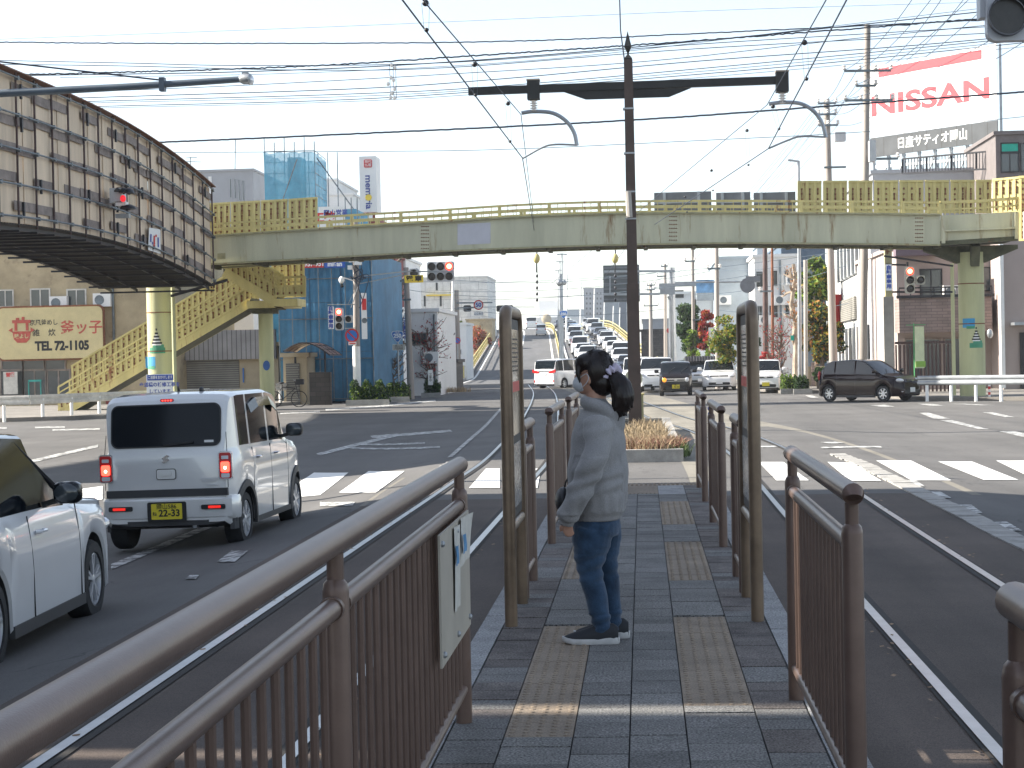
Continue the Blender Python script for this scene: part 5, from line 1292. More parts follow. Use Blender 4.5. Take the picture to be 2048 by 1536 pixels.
def qcar(kind, colr, label, Y, off, facing=-1):
    key = (kind, colr)
    S = ST[kind]
    if key not in protos: t = simple_car(NM[kind], S, MT[PT[colr]], label); protos[key] = t
    else: t = copy_tree(protos[key])
    t['label'] = label
    h = -90-3.2 if facing < 0 else 90+3.2+8
    if facing > 0: h = 90+3.2
    sl_ = math.atan(rslope(Y)); 
    Rm = Matrix.Rotation(sl_, 3, 'X') @ Matrix.Rotation(R(h), 3, 'Z')
    t.rotation_euler = Rm.to_euler(); t.location = (rx(Y, off), Y, rz(Y)+.03)
    return t
ordw = ['first', 'second', 'third', 'fourth', 'fifth', 'sixth', 'seventh', 'eighth', 'ninth', 'tenth', 'eleventh', 'twelfth', 'thirteenth', 'fourteenth']
inner = [('suv', 'white'), ('hatchback', 'white'), ('minivan', 'white'), ('sedan', 'red'), ('suv', 'silver'), ('minivan', 'white'), ('suv', 'white'), ('kei car', 'blue'), ('hatchback', 'black'), ('sedan', 'white'), ('suv', 'silver'), ('sedan', 'black')]
outer = [('sedan', 'navy'), ('suv', 'white'), ('minivan', 'white'), ('kei car', 'white'), ('hatchback', 'white'), ('suv', 'white'), ('hatchback', 'silver'), ('sedan', 'black'), ('suv', 'silver'), ('minivan', 'white'), ('hatchback', 'silver'), ('kei car', 'white')]
Y = 181
for i, (k, c_) in enumerate(inner):
    qcar(k, c_, '%s %s, %s car in the left lane of the queue coming down the overpass' % (c_, k, ordw[i]), Y, 2.5+rnd.uniform(-.2, .2)); Y += ST[k]['L']+rnd.uniform(4, 7.5)
Y = 166
for i, (k, c_) in enumerate(outer):
    qcar(k, c_, '%s %s, %s car in the right lane of the queue coming down the overpass' % (c_, k, ordw[i]), Y, 6.0+rnd.uniform(-.2, .2)); Y += ST[k]['L']+rnd.uniform(4, 8.5)
def back_lights(t, S):
    for s in (1, -1): MB().bx(-S['L']/2-.01, -S['L']/2+.08, s*(S['W']/2-.22), s*(S['W']/2-.06), .75, .98).build('tail_light', MT['red_lens'], t)
for kind, colr, lab, Yc, off in (('kei car', 'white', 'white kei van driving away up the left side of the overpass', 253, -1.9), ('minivan', 'white', 'white minivan driving away near the crest, beside the median', 296, -2.2), ('suv', 'silver', 'silver car driving away at the crest, left of the white minivan', 302, -5.2), ('kei car', 'red', 'red kei car on the overpass at the edge of the left information stand', 215, -6.3)):
    S = ST[kind]; t = make_car(NM[kind], S, MT[PT[colr]], lab, 'cars driving up the overpass', 'car'); back_lights(t, S); plate(t, -S['L']/2-.02, .75, -1, MT['plate_white'])
    Rm = Matrix.Rotation(math.atan(rslope(Yc)), 3, 'X') @ Matrix.Rotation(R(93.2), 3, 'Z'); t.rotation_euler = Rm.to_euler(); t.location = (rx(Yc, off), Yc, rz(Yc)+.03)
# ------------------------------------------------------------ signals, signs, posts
def lamp(mb_h, t, c, nrm, r, mat, visor=True, hmat=None, vis_len=.2):
    c = Vector(c); nrm = Vector(nrm).normalized()
    o = MB(); o.lathe(c, [(r, 0), (r, .015), (r*.7, .03), (.001, .035)], 20, 0, nrm); l = o.build('lens', mat, t, True)
    if mat == MT['sig_red']: MB().lathe(c+nrm*.036, [(r*.66, 0), (r*.6, .004)], 18, 0, nrm).build('glow_core', MT['sig_core'], l)
    if visor:
        o = MB(); b = 0; N = 14; up = Vector((0, 0, 1)); sx = nrm.cross(up).normalized()
        for k in range(N+1):
            a = R(-35+250*k/N); d = sx*math.cos(a)+up*math.sin(a); ln = vis_len*(.35+.65*max(0, math.sin(a)))
            for rr_, q in ((r*1.08, 0), (r*1.08, ln), (r*1.02, ln), (r*1.02, 0)): o.v.append(c+d*rr_+nrm*q)
        for k in range(N):
            for j in range(3): o.f.append([k*4+j, k*4+j+1, (k+1)*4+j+1, (k+1)*4+j]); o.m.append(0)
        o.build('visor', hmat or MT['sig_grey'], t, True)
def signal(label, o, right, up, n, lamps, r=.15, name='traffic_light', hmat=None, group=None, pitch=None, vis=.2, dep=.16):
    """n lamps along `right` (horizontal) or down (-up) depending on given axis"""
    o = Vector(o); ax = Vector(right).normalized(); up = Vector((0, 0, 1)); hmat = hmat or MT['sig_grey']
    nrm = Vector((0, -1, 0)) if abs(ax.y) < .9 else Vector((1, 0, 0))
    pitch = pitch or r*2.35
    t = thing(name, label, 'traffic light', o, group)
    h = MB(); L = pitch*(n-1)
    side = ax.cross(nrm).normalized(); side2 = side
    if abs(side.z) < .5 : pass
    h.rrect(o-nrm*dep, nrm.cross(Vector((0, 0, 1)))*-1, (0, 0, 1), (L+2.5*r) if abs(ax.z) < .5 else 2.5*r, 2.5*r if abs(ax.z) < .5 else L+2.5*r, r*.5, dep)
    h.build('housing', hmat, t)
    for k in range(n): lamp(None, t, o+ax*(k-(n-1)/2)*pitch, nrm, r, lamps[k], True, hmat, vis)
    return t
Q = lambda x, y, Y_: W(x, y, Y_)
off = MT['sig_off']
YS = 76.
signal('three-lamp traffic light lit red on the right, above its dark twin', Q(881, 533, YS), (1, 0, 0), None, 3, [off, off, MT['sig_red']], .165, pitch=.37)
signal('unlit three-lamp traffic light just below the red one', Q(881, 553, YS), (1, 0, 0), None, 3, [off]*3, .165, pitch=.37)
signal('single unlit tram signal over the yellow plate', Q(828, 547, YS), (1, 0, 0), None, 1, [off], .17, name='tram_signal')
def sign_board(name, label, px0, py0, px1, py1, Y, mat, txts=(), cat='sign', dep=.04, rad=.02, group=None):
    a, b = W(px0, py0, Y), W(px1, py1, Y); c = (a+b)/2; t = thing(name, label, cat, c, group)
    o = MB(); o.rrect(c+V(0, 0, 0), (1, 0, 0), (0, 0, 1), abs(b.x-a.x), abs(a.z-b.z), rad, dep); bo = o.build('board', mat, t)
    for (s, fx, fy, h, mt, offs, sx, sp) in txts:     # fractions of the board, height in fraction of the board
        p = V(a.x+(b.x-a.x)*fx, Y-dep-.004, a.z+(b.z-a.z)*fy)
        text(s, abs(a.z-b.z)*h, mt, t, p, (1, 0, 0), (0, 0, 1), 'lettering', offs, .002, 'CENTER', sx, sp)
    return t
M('sign_yellow', (.75, .55, .04), .5, var=.05)
sign_board('tram_sign', 'yellow plate with black tram lettering under the single signal', 809, 551, 847, 565, YS, MT['sign_yellow'], [('電 車', .5, .5, .8, MT['ink'], .012, 1.15, 1)])
def pole_thing(name, label, P, rad, mat, cat='utility pole', group=None, n=12):
    t = thing(name, label, cat, (P[0].x, P[0].y, min(p.z for p in P)), group); MB().tube(P, rad, n).build('shaft', mat, t, True); return t
def vpole(name, label, pxt, pyt, pxb, Y, r, mat, r1=None, zb=None, cat='utility pole', group=None):
    a = W(pxt, pyt, Y); b = W(pxb, 780, Y); b.z = (-.2 if zb is None else zb); return pole_thing(name, label, [b, a], [r, r1 or r*.75], mat, cat, group)
# left concrete pole carrying signals
pL = vpole('utility_pole', 'concrete pole with lower white band left of the junction, carrying the signals and camera', 711, 440, 714, YS, .155, MT['pole_concrete'], .12)
x = W(714, 760, YS).x
MB().lathe((x, YS, W(714, 775, YS).z), [(.165, 0), (.165, (775-692)/47.4)], 16).build('white_band', MT['white'], pL, True)
MB().lathe((x, YS, -.1), [(.17, 0), (.17, .55)], 16).build('foot_band', MT['plank'], pL, True)
o = MB(); o.bar(Q(716, 553, YS), Q(812, 543, YS), .05, .05); o.bar(Q(716, 568, YS), Q(805, 550, YS), .04, .04); o.bar(Q(800, 543, YS), Q(908, 543, YS), .06, .06); o.build('signal_arm', MT['galv'], pL)
for c_ in ((704, 519, 12, 10), (716, 523, 14, 14), (700, 535, 8, 8)): a = Q(c_[0], c_[1], YS-.2); MB().box(a, (c_[2]/47, .25, c_[3]/47)).build('equipment_box', MT['white'], pL)
o = MB()
for k in range(6): 
    p0 = Q(705+k*3, 520+k*6, YS-.25); P = [p0+V(rnd.uniform(-.3, .4), 0, -rnd.uniform(0, 1.6)*j/4+.1*math.sin(j*2+k)) for j in range(5)]; o.tube(spline(P, 4), .02, 4)
o.build('loose_cables', MT['wire'], pL)
t = thing('security_camera', 'white dome security camera on a bracket left of the concrete pole', 'camera', Q(684, 562, YS)); o = MB(); o.ell(Q(683, 560, YS), (.12, .12, .16), 8); o.bar(Q(686, 555, YS), Q(712, 563, YS), .05, .05); o.build('housing', MT['white'], t, True); MB().ell(Q(684, 571, YS), (.08, .08, .09), 8).build('dome', MT['glass_dark'], t, True)
signal('vertical bicycle traffic light glowing orange red beside the left concrete pole', Q(678, 638, YS-.6), (0, 0, -1), None, 3, [MT['sig_red'], off, off], .14, pitch=.30)
signal('small single unlit signal between orange light and concrete pole', Q(697, 638, YS-.6), (1, 0, 0), None, 1, [off], .13)
sign_board('bicycle_sign', 'white upright plate with blue characters left of the vertical signal', 656, 613, 668, 658, YS-.6, MT['white'], [('自\n転\n車\n専\n用', .5, .49, .2, MT['ink_blue'], .008, 1.1, .98)])
o = MB(); o.bar(Q(655, 609, YS-.5), Q(711, 609, YS-.5), .04, .04); o.bar(Q(690, 657, YS-.5), Q(711, 656, YS-.5), .04, .04); o.bar(Q(696, 608, YS-.5), Q(710, 580, YS-.5), .02, .02); o.build('bracket', MT['galv'], pL)
def disc_sign(label, cx, cy, rpx, Y, face, ring, extra=None, name='road_sign', bar=None, txt=None, post=True, pyb=None, group=None):
    c = W(cx, cy, Y); sc_ = 3600/Y; r = rpx/sc_; t = thing(name, label, 'road sign', c, group)
    MB().lathe(c, [(r, 0), (r, .02)], 28, 0, (0, -1, 0)).build('ring', ring, t); MB().lathe(c+V(0, -.022, 0), [(r*.76, 0), (r*.76, .004)], 28, 0, (0, -1, 0)).build('face', face, t)
    if bar: MB().bar(c+V(-r*.56, -.03, r*.56), c+V(r*.56, -.03, -r*.56), r*.18, .006, up=(0, -1, 0)).build('slash', bar, t)
    if txt: text(txt, r*1.15, MT['ink_blue'], t, c+V(0, -.032, 0), (1, 0, 0), (0, 0, 1), 'lettering', .012)
    if post: MB().tube([(c.x, Y+.03, -.2), (c.x, Y+.03, c.z+r)], .035, 8).build('post', MT['galv'], t, True)
    return t
M('sign_red', (.5, .02, .02), .4, var=.03); M('sign_blue', (.03, .16, .5), .4, var=.03)
disc_sign('round no parking sign, red ring and slash on blue, on the left concrete pole', 704, 671, 14, YS-.5, MT['sign_blue'], MT['sign_red'], bar=MT['sign_red'], post=False)
ap = sign_board('arrow_plate', 'small white plate with a red arrow under the no parking sign', 697, 684, 713, 690, YS-.5, MT['white'], [])
MB().bx(W(699, 687, YS-.55).x, W(711, 687, YS-.55).x, YS-.565, YS-.545, W(700, 688, YS-.55).z, W(700, 686, YS-.55).z).build('arrow', MT['ink_red'], ap)
disc_sign('round fifty speed limit sign with red ring over the junction', 957, 610, 10, 92, MT['white'], MT['sign_red'], txt='50', post=False)
sign_board('plate_sign', 'small white plate under the fifty sign', 948, 624, 967, 631, 92, MT['white'], [('ここから', .5, .5, .75, MT['ink'], .0, .9, 1)])
disc_sign('small distant no parking sign near the yellow overpass railing', 915, 681, 6.5, 110, MT['sign_blue'], MT['sign_red'], bar=MT['sign_red'])
disc_sign('tiny blue direction sign on the thin white pole', 904, 700, 4, 105, MT['white'], MT['sign_blue'], post=False)
def shield(label, cx, cy, wpx, Y, post=True, lo=True):
    c = W(cx, cy, Y); s = wpx/(3600/Y)/2; t = thing('route_sign', label, 'road sign', c)
    P = []
    for a0, (dx, dz) in ((150, (-.62, .55)), (90, (0, .62)), (30, (.62, .55))):
        pass
    pts = [(-1, .55), (-.9, .78), (-.7, .88), (0, .98), (.7, .88), (.9, .78), (1, .55), (.93, .2), (.6, -.4), (.2, -.9), (0, -1), (-.2, -.9), (-.6, -.4), (-.93, .2)]
    o = MB(); o.prism([c+V(a*s*1.08, 0, b*s*1.05) for a, b in pts], (0, .02, 0)); o.build('rim', MT['white'], t)
    o = MB(); o.prism([c+V(a*s*.96, -.02, b*s*.94) for a, b in pts], (0, .01, 0)); o.build('face', MT['sign_blue'], t)
    text('250', s*.95, MT['white'], t, c+V(0, -.03, s*.08), (1, 0, 0), (0, 0, 1), 'lettering', .012, sx=.95)
    if lo: text('国道', s*.42, MT['white'], t, c+V(0, -.03, s*.68), (1, 0, 0), (0, 0, 1), 'lettering'); text('ROUTE', s*.3, MT['white'], t, c+V(0, -.03, -s*.45), (1, 0, 0), (0, 0, 1), 'lettering')
    if post: MB().tube([(c.x, Y+.04, -.2), (c.x, Y+.04, c.z+s)], .04, 8).build('post', MT['galv'], t, True)
shield('blue shield route 250 sign in front of the bare plane tree', 795, 673, 23, 84)
sign_board('place_sign', 'white plate with town name under the left route sign', 785, 689, 811, 700, 84, M('plate_beige', (.55, .52, .46), .5), [('岡山市', .5, .32, .5, MT['ink'], 0, 1, 1), ('門田屋敷', .5, .75, .42, MT['ink'], 0, .9, 1)])
shield('small blue shield route 250 sign in the overpass median', 1127, 629, 16, 150, lo=False, post=False)
# right signal group
YR = 66.
signal('vertical bicycle traffic light glowing red in front of the right apartment block', Q(1820, 560, YR-1.2), (0, 0, -1), None, 3, [MT['sig_red'], off, off], .135, pitch=.31, hmat=M('sig_beige', (.42, .40, .33), .5))
signal('small single unlit beige signal right of the red bicycle light', Q(1841, 560, YR-1.2), (1, 0, 0), None, 1, [off], .13, hmat=MT['sig_beige'])
sign_board('bicycle_sign', 'white upright plate with blue characters left of the red right signal', 1771, 529, 1784, 581, YR-1.2, MT['white'], [('自\n転\n車\n専\n用', .5, .49, .175, MT['ink_blue'], .008, 1.1, 1.02)])
t = thing('signal_bracket', 'thin grey bracket pipes holding the right bicycle signal to the pier pipe', 'bracket', Q(1905, 560, YR-1)); o = MB()
for a, b in (((1768, 512), (1906, 532)), ((1785, 584), (1905, 584)), ((1771, 529), (1812, 530)), ((1815, 524), (1815, 533))): o.tube([Q(*a, YR-1), Q(*b, YR-1)], .035, 6)
o.build('pipe', MT['dark_steel'], t)
# signal mounted on the plywood box
t = thing('traffic_light', 'dark hooded traffic light with a red lamp fixed to the plywood boards', 'traffic light', (-15.2, 53.6, 6.2))
Yb = 51.4
def hood(px, py, mat, n):
    for k in range(n):
        c = W(px+k*10, py+k*1.2, Yb-k*.15); o = MB(); o.ell(c, (.15, .22, .14), 8, 0, None, lambda v: 1 if v.z > -.3 else .35); o.build('visor', MT['black'], t, True)
hood(238, 384, None, 3)
MB().ell(W(246, 397, Yb-.35), (.085, .05, .10), 8).build('lens', MT['sig_red_dim'], t, True)
o = MB(); c = W(236, 392, Yb+.1); o.box(c, (.35, .5, .42)); o.build('housing', MT['sig_grey'], t)
o = MB(); o.ell(W(256, 418, Yb), (.24, .25, .13), 8, 0, None, lambda v: 1 if v.z > -.3 else .35); o.build('lower_visor', MT['black'], t, True)
MB().box(W(244, 408, Yb), (.3, .3, .12)).build('white_bracket', MT['white'], t); MB().box(W(246, 432, Yb), (.4, .2, .12)).build('lower_bracket', MT['galv'], t)
# near single signal in the top right corner
t = thing('traffic_light', 'large grey single signal head close by in the top right corner', 'traffic light', (2.9, 13.6, 4.2)); Yn = 13.6
hp = [W(1972, 25, Yn), W(1974, 75, Yn)]
c = W(2028, 28, Yn); o = MB(); o.rrect(c+V(.02, 0, .0), (1, 0, 0), (0, 0, 1), .47, .42, .07, .10, seg=6); o.build('housing', M('sig_light', (.55, .56, .58), .4, var=.05), t)
MB().bx(c.x-.25, c.x-.19, Yn-.02, Yn+.12, c.z-.02, c.z+.32).build('side_bracket', MT['sig_light'], t)
lc = W(2015, 32, Yn-.12); o = MB(); o.lathe(lc, [(.132, 0), (.132, -.012), (.1, -.03), (.001, -.04)], 28, 0, (0, -1, 0)); o.build('lens', MT['sig_off'], t, True)
o = MB(); N = 28
for k in range(N+1):
    a = 2*math.pi*k/N; d = V(math.cos(a), 0, math.sin(a)); ln = .05+.09*max(0, math.sin(a))
    for rr_, q in ((.148, 0), (.148, ln), (.138, ln), (.136, 0)): o.v.append(lc+d*rr_+V(0, -q, 0))
for k in range(N):
    for j in range(3): o.f.append([k*4+j, (k+1)*4+j, (k+1)*4+j+1, k*4+j+1]); o.m.append(0)
o.build('visor', M('visor_dark', (.12, .12, .13), .5), t, True)
o = MB(); o.tube([c+V(.1, .1, .3), (4.6, 13.9, c.z+.35), (4.6, 13.9, c.z-.4)], .05, 8); o.tube([(4.6, 13.9, -.1), (4.6, 13.9, 5.6)], .09, 12); o.build('mast', MT['galv'], t, True)
# grey arm with lamp in the top left
t = thing('signal_mast', 'long grey pipe arm with a round lamp at its tip in the top left', 'mast arm', (-10.2, 25, 0)); YA = 25.
o = MB(); A0 = [W(-240, 195, YA), W(0, 187, YA), W(250, 174, YA), W(490, 158, YA)]; o.tube(A0, [.07, .055, .05, .045], 12); o.build('arm', M('arm_grey', (.13, .16, .19), .5, .3), t, True)
o = MB(); o.tube([W(-240, 700, YA), W(-240, 120, YA)], .11, 12); o.build('post', MT['arm_grey'], t, True)
o = MB(); o.box(W(325, 169, YA), (.075, .12, .19)); o.build('clamp', MT['arm_grey'], t); MB().tube([W(-100, 112, YA), W(320, 160, YA)], .012, 6).build('stay_wire', MT['wire'], t)
lc = W(490, 157, YA); MB().lathe(lc+V(-.06, 0, 0), [(.06, 0), (.08, .05), (.075, .14), (.05, .16)], 16, 0, (1, -.2, -.1)).build('lamp_body', MT['galv'], t, True); MB().ell(W(501, 160, YA), (.05, .07, .075), 9).build('lamp_glass', MT['lamp_clear'], t, True); MB().box(W(491, 149, YA), (.09, .07, .05)).build('lamp_bracket', MT['arm_grey'], t)
# restaurant sign and work notice
M('sign_cream', (.62, .52, .27), .5, var=.08, vs=2)
t = sign_board('restaurant_sign', 'faded yellow restaurant signboard with red characters on the old beige building', -3, 617, 208, 715, 79.4, MT['sign_cream'], [('釜ッ子', .80, .42, .28, MT['faded_red'], .012, 1, 1), ('京風釜めし', .44, .30, .12, MT['ink'], .004, .95, 1), ('雑    炊', .44, .50, .15, MT['ink'], .004, 1, 1), ('TEL 72-1105', .61, .76, .24, MT['ink'], .028, .86, 1)], dep=.12, rad=.25)
a, b = W(-3, 617, 79.4), W(208, 715, 79.4); c = (a+b)/2; o = MB(); o.rrect(c+V(0, .03, 0), (1, 0, 0), (0, 0, 1), b.x-a.x+.16, a.z-b.z+.16, .3, .1); o.build('rim', MT['rust'], t)
o = MB(); k = W(43, 665, 79.25)
o.prism([k+V(x_*1.0, 0, z_) for x_, z_ in ((-.42, .05), (.42, .05), (.36, -.3), (.2, -.46), (-.2, -.46), (-.36, -.3))], (0, .02, 0)); o.prism([k+V(x_, 0, z_) for x_, z_ in ((-.6, .1), (-.42, .22), (-.42, .0))], (0, .02, 0)); o.prism([k+V(x_, 0, z_) for x_, z_ in ((.6, .1), (.42, .22), (.42, .0))], (0, .02, 0))
o.bx(k.x-.42, k.x+.42, k.y, k.y+.02, k.z+.42, k.z+.56); o.bx(k.x-.32, k.x-.2, k.y, k.y+.02, k.z+.08, k.z+.42); o.bx(k.x+.2, k.x+.32, k.y, k.y+.02, k.z+.08, k.z+.42); o.bx(k.x-.25, k.x-.1, k.y, k.y+.02, k.z+.56, k.z+.66); o.bx(k.x+.02, k.x+.15, k.y, k.y+.02, k.z+.56, k.z+.7)
o.build('pot_emblem', MT['faded_red'], t); text('味よし', .22, MT['sign_cream'], t, k+V(0, -.012, -.18), (1, 0, 0), (0, 0, 1), 'lettering', .008)
sign_board('work_notice', 'white notice with blue header on the left bridge pier, above the silver wagon', 293, 749, 347, 792, 65.6, MT['white'], [('歩道橋の補修工事を', .5, .48, .22, MT['ink_blue'], .004, .95, 1), ('しています', .5, .78, .2, MT['ink_blue'], .004, 1, 1)])
a, b = W(294, 750, 65.5), W(346, 760, 65.5); t = bpy.data.objects['work_notice']; MB().bx(a.x, b.x, 65.53, 65.555, b.z, a.z).build('header', MT['ink_blue'], t); text('ご迷惑をおかけします', .14, MT['white'], t, V((a.x+b.x)/2, 65.525, (a.z+b.z)/2), (1, 0, 0), (0, 0, 1), 'lettering', .002, sx=.66)
# guard rails
def guard(name, label, P, Y_list, h=.75, posts=6, beam=.33, mat='white_dirty'):
    t = thing(name, label, 'guard rail', P[0]); mb = MB()
    for a, b in zip(P, P[1:]):
        d = (b-a).normalized(); n = V(d.y, -d.x, 0); 
        if n.y > 0: n = -n
        prof = [(0, -beam/2), (.035, -beam*.36), (.035, -beam*.2), (0, -beam*.05), (0, beam*.05), (.035, beam*.2), (.035, beam*.36), (0, beam/2)]
        for (u0_, z0), (u1_, z1) in zip(prof, prof[1:]): mb.prism([a+n*u0_+V(0, 0, h+z0), b+n*u0_+V(0, 0, h+z0), b+n*u1_+V(0, 0, h+z1), a+n*u1_+V(0, 0, h+z1)], n*-.01)
    mb.build('beam', MT[mat], t)
    L = sum((b-a).length for a, b in zip(P, P[1:]))
    for k in range(posts):
        s = (k+.4)/posts*L; 
        for a, b in zip(P, P[1:]):
            if s <= (b-a).length: p = a.lerp(b, s/(b-a).length); break
            s -= (b-a).length
        MB().tube([p+V(0, .1, -.1), p+V(0, .1, h+.05)], .06, 10).build('post', MT['white'], t, True)
    return t
def gpz(px, py): p = gp(px, py); return p
guard('guard_rail', 'dirty white steel guard rail along the left pavement', [gpz(-120, 848), gpz(60, 843), gpz(212, 834), gpz(420, 824)], None, posts=8)
guard('guard_rail', 'short rusty guard rail end with a bicycle behind it', [gpz(552, 812), gpz(590, 808)], None, posts=2, h=.8)
guard('guard_rail', 'white steel guard rail in front of the right pier and apartment', [V(*gp(1836, 803)), V(*gp(2140, 803))], None, posts=6, mat='paint_silver' if 0 else 'galv')
t = thing('bollard', 'red and white striped rubber bollard at the right kerb', 'bollard', gpz(1979, 800)); p = gpz(1979, 801)
for k in range(7): MB().lathe(p+V(0, 0, .1*k), [(.045, 0), (.045, .1)], 12).build('stripe', MT['sign_red'] if k % 2 == 0 else MT['white'], t, True)
t = thing('bicycle', 'bicycle parked behind the short rusty guard rail', 'bicycle', gpz(575, 800)); p = W(572, 790, 74)
for dx in (-.5, .55):
    o = MB(); c = V(p.x+dx, 74, .15); o.tube([c+V(.33*math.cos(a_), 0, .33*math.sin(a_)) for a_ in [2*math.pi*k/20 for k in range(21)]], .02, 6); w_ = o.build('wheel', MT['rubber'], t, True)
    o = MB()
    for k in range(8): a_ = math.pi*k/4; o.tube([c, c+V(.32*math.cos(a_), 0, .32*math.sin(a_))], .004, 3)
    o.build('spokes', MT['galv'], w_)
o = MB(); c = V(p.x, 74, .15)
for a_, b_ in (((-.5, 0), (-.15, .5)), ((-.15, .5), (.4, .45)), ((-.15, .0), (-.15, .62)), ((-.15, .0), (.4, .45)), ((.55, 0), (.38, .75)), ((-.5, 0), (-.15, .0))): o.tube([c+V(a_[0], 0, a_[1]), c+V(b_[0], 0, b_[1])], .018, 6)
o.build('frame', MT['dark_steel'], t); o = MB(); o.ell(c+V(-.18, 0, .68), (.13, .08, .04), 6); o.build('saddle', MT['black'], t, True); o = MB(); o.tube([c+V(.38, -.25, .8), c+V(.4, 0, .77), c+V(.38, .25, .8)], .015, 6); o.build('handlebar', MT['galv'], t); o = MB(); o.bx(c.x+.45, c.x+.75, 73.85, 74.15, .75, .98); o.build('basket', MT['dark_steel'], t)
# ------------------------------------------------------------ utility poles
def insul(mb, p): mb.lathe(p, [(.05, 0), (.09, .05), (.05, .1), (.09, .15), (.04, .2)], 8)
def upole(label, pxt, pyt, pxb, Y, r, arms=(), mat='pole_concrete', zb=-.2, tr=()):
    t = vpole('utility_pole', label, pxt, pyt, pxb, Y, r, MT[mat], r*.7, zb); a0 = W(pxt, pyt, Y); b0 = W(pxb, 780, Y)
    for (py, x0_, x1_, n) in arms:
        mb = MB(); p0, p1 = W(x0_, py, Y-.2), W(x1_, py-1, Y-.2); mb.bar(p0, p1, .09, .09); m_ = mb.build('cross_arm', MT['pipe_grey'], t)
        im = MB()
        for k in range(n): insul(im, p0.lerp(p1, k/(max(1, n-1)))+V(0, 0, .04))
        im.build('insulators', MT['ceramic'], m_, True)
    for (x0_, y0_, x1_, y1_) in tr:
        a, b = W(x0_, y0_, Y-.4), W(x1_, y1_, Y-.4); o = MB(); o.rrect((a+b)/2, (1, 0, 0), (0, 0, 1), abs(b.x-a.x), abs(a.z-b.z), .05, .4); o.build('transformer', MT['sig_grey'], t)
    return t
upole('tallest utility pole on the right in front of the big red and white billboard', 1735, 50, 1724, 73, .18, [(142, 1688, 1782, 4), (172, 1712, 1752, 3), (201, 1690, 1785, 4), (318, 1742, 1796, 2)], tr=[(1736, 282, 1750, 325)])
upole('second utility pole right of the billboardless gap, carrying a small transformer', 1653, 198, 1668, 85, .2, [(207, 1636, 1672, 3), (229, 1637, 1672, 3), (251, 1637, 1676, 3), (335, 1648, 1692, 0)], tr=[(1668, 266, 1690, 284)])
upole('thin grey pole with small arm left of the dark poles, above the white hatchback', 1433, 480, 1436, 95, .14, [(538, 1415, 1440, 2)])
upole('slim pole standing left of the red maple', 1385, 480, 1388, 112, .13, [(523, 1370, 1390, 2), (640, 1385, 1400, 0)])
upole('dark thick pole in front of the white office building', 1530, 490, 1532, 96, .17, [(583, 1520, 1545, 1)], mat='pipe_rust')
upole('rust red slender pole beside the dark thick pole', 1544, 480, 1546, 97, .09, mat='rust')
upole('short distant pole with three little arms behind the gantry', 1301, 565, 1303, 150, .19, [(571, 1294, 1310, 3), (580, 1294, 1310, 3), (612, 1288, 1316, 2)])
upole('distant pole behind the round no entry sign', 1330, 528, 1332, 130, .15, [(533, 1322, 1336, 2), (553, 1314, 1332, 1)])
upole('second concrete pole on the left before the bare plane tree', 812, 535, 822, 84, .17, [(562, 800, 835, 0), (600, 805, 822, 0)])
upole('thin white pole rising behind the small round blue sign', 906, 548, 904, 105, .10, mat='white')
upole('concrete pole beside the yellow overpass railing', 913, 580, 917, 112, .2, [(606, 913, 985, 0), (616, 915, 950, 0)])
t = vpole('lamp_post', 'grey street lamp post with flat head rising behind the footbridge', 1597, 322, 1600, 86, .11, MT['galv'], .07, cat='street lamp'); o = MB(); o.bar(Q(1576, 320, 86), Q(1598, 323, 86), .2, .07); o.build('lamp_head', MT['galv'], t)
vpole('pole_pipe', 'white conduit pole hugging the bleached tree trunk', 1611, 520, 1612, 87, .10, MT['concrete'], .10, cat='pole')
for px, lab, yt, Yd in ((1124, 'twin-armed overpass lamp, nearest in the median', 508, 165), (1120, 'twin-armed overpass lamp, second in the median', 523, 205), (1117, 'twin-armed overpass lamp, third in the median', 540, 245)):
    t = vpole('lamp_post', lab, px, yt, px+1, Yd, .1, MT['galv'], .06, cat='street lamp', group='lamps in the overpass median', zb=rz(Yd)); o = MB(); w_ = 11*150/Yd; o.bar(Q(px-w_, yt+1, Yd), Q(px, yt, Yd), .25, .1); o.bar(Q(px+w_, yt+1, Yd), Q(px, yt, Yd), .25, .1); o.build('lamp_head', MT['galv'], t)
t = vpole('camera_pole', 'thick grey pole with a speed camera dome carrying the small route sign', 1121, 548, 1124, 152, .22, MT['galv'], .2, cat='pole'); MB().ell(Q(1119, 565, 151), (.3, .3, .3), 8).build('camera', MT['galv'], t, True); MB().ell(Q(1128, 565, 151), (.22, .22, .25), 8).build('camera', MT['galv'], t, True)
for px, yt, Yd in ((1134, 548, 230), (1162, 563, 260), (1189, 577, 290), (1209, 605, 320), (1227, 612, 340), (1240, 615, 370)):
    vpole('thin_pole', 'thin white lighting pole against the far buildings, x%d' % px if 0 else 'thin white lighting pole along the far overpass', px, yt, px, Yd, .12, MT['white'], .1, cat='pole', group='thin white poles far along the overpass', zb=3)
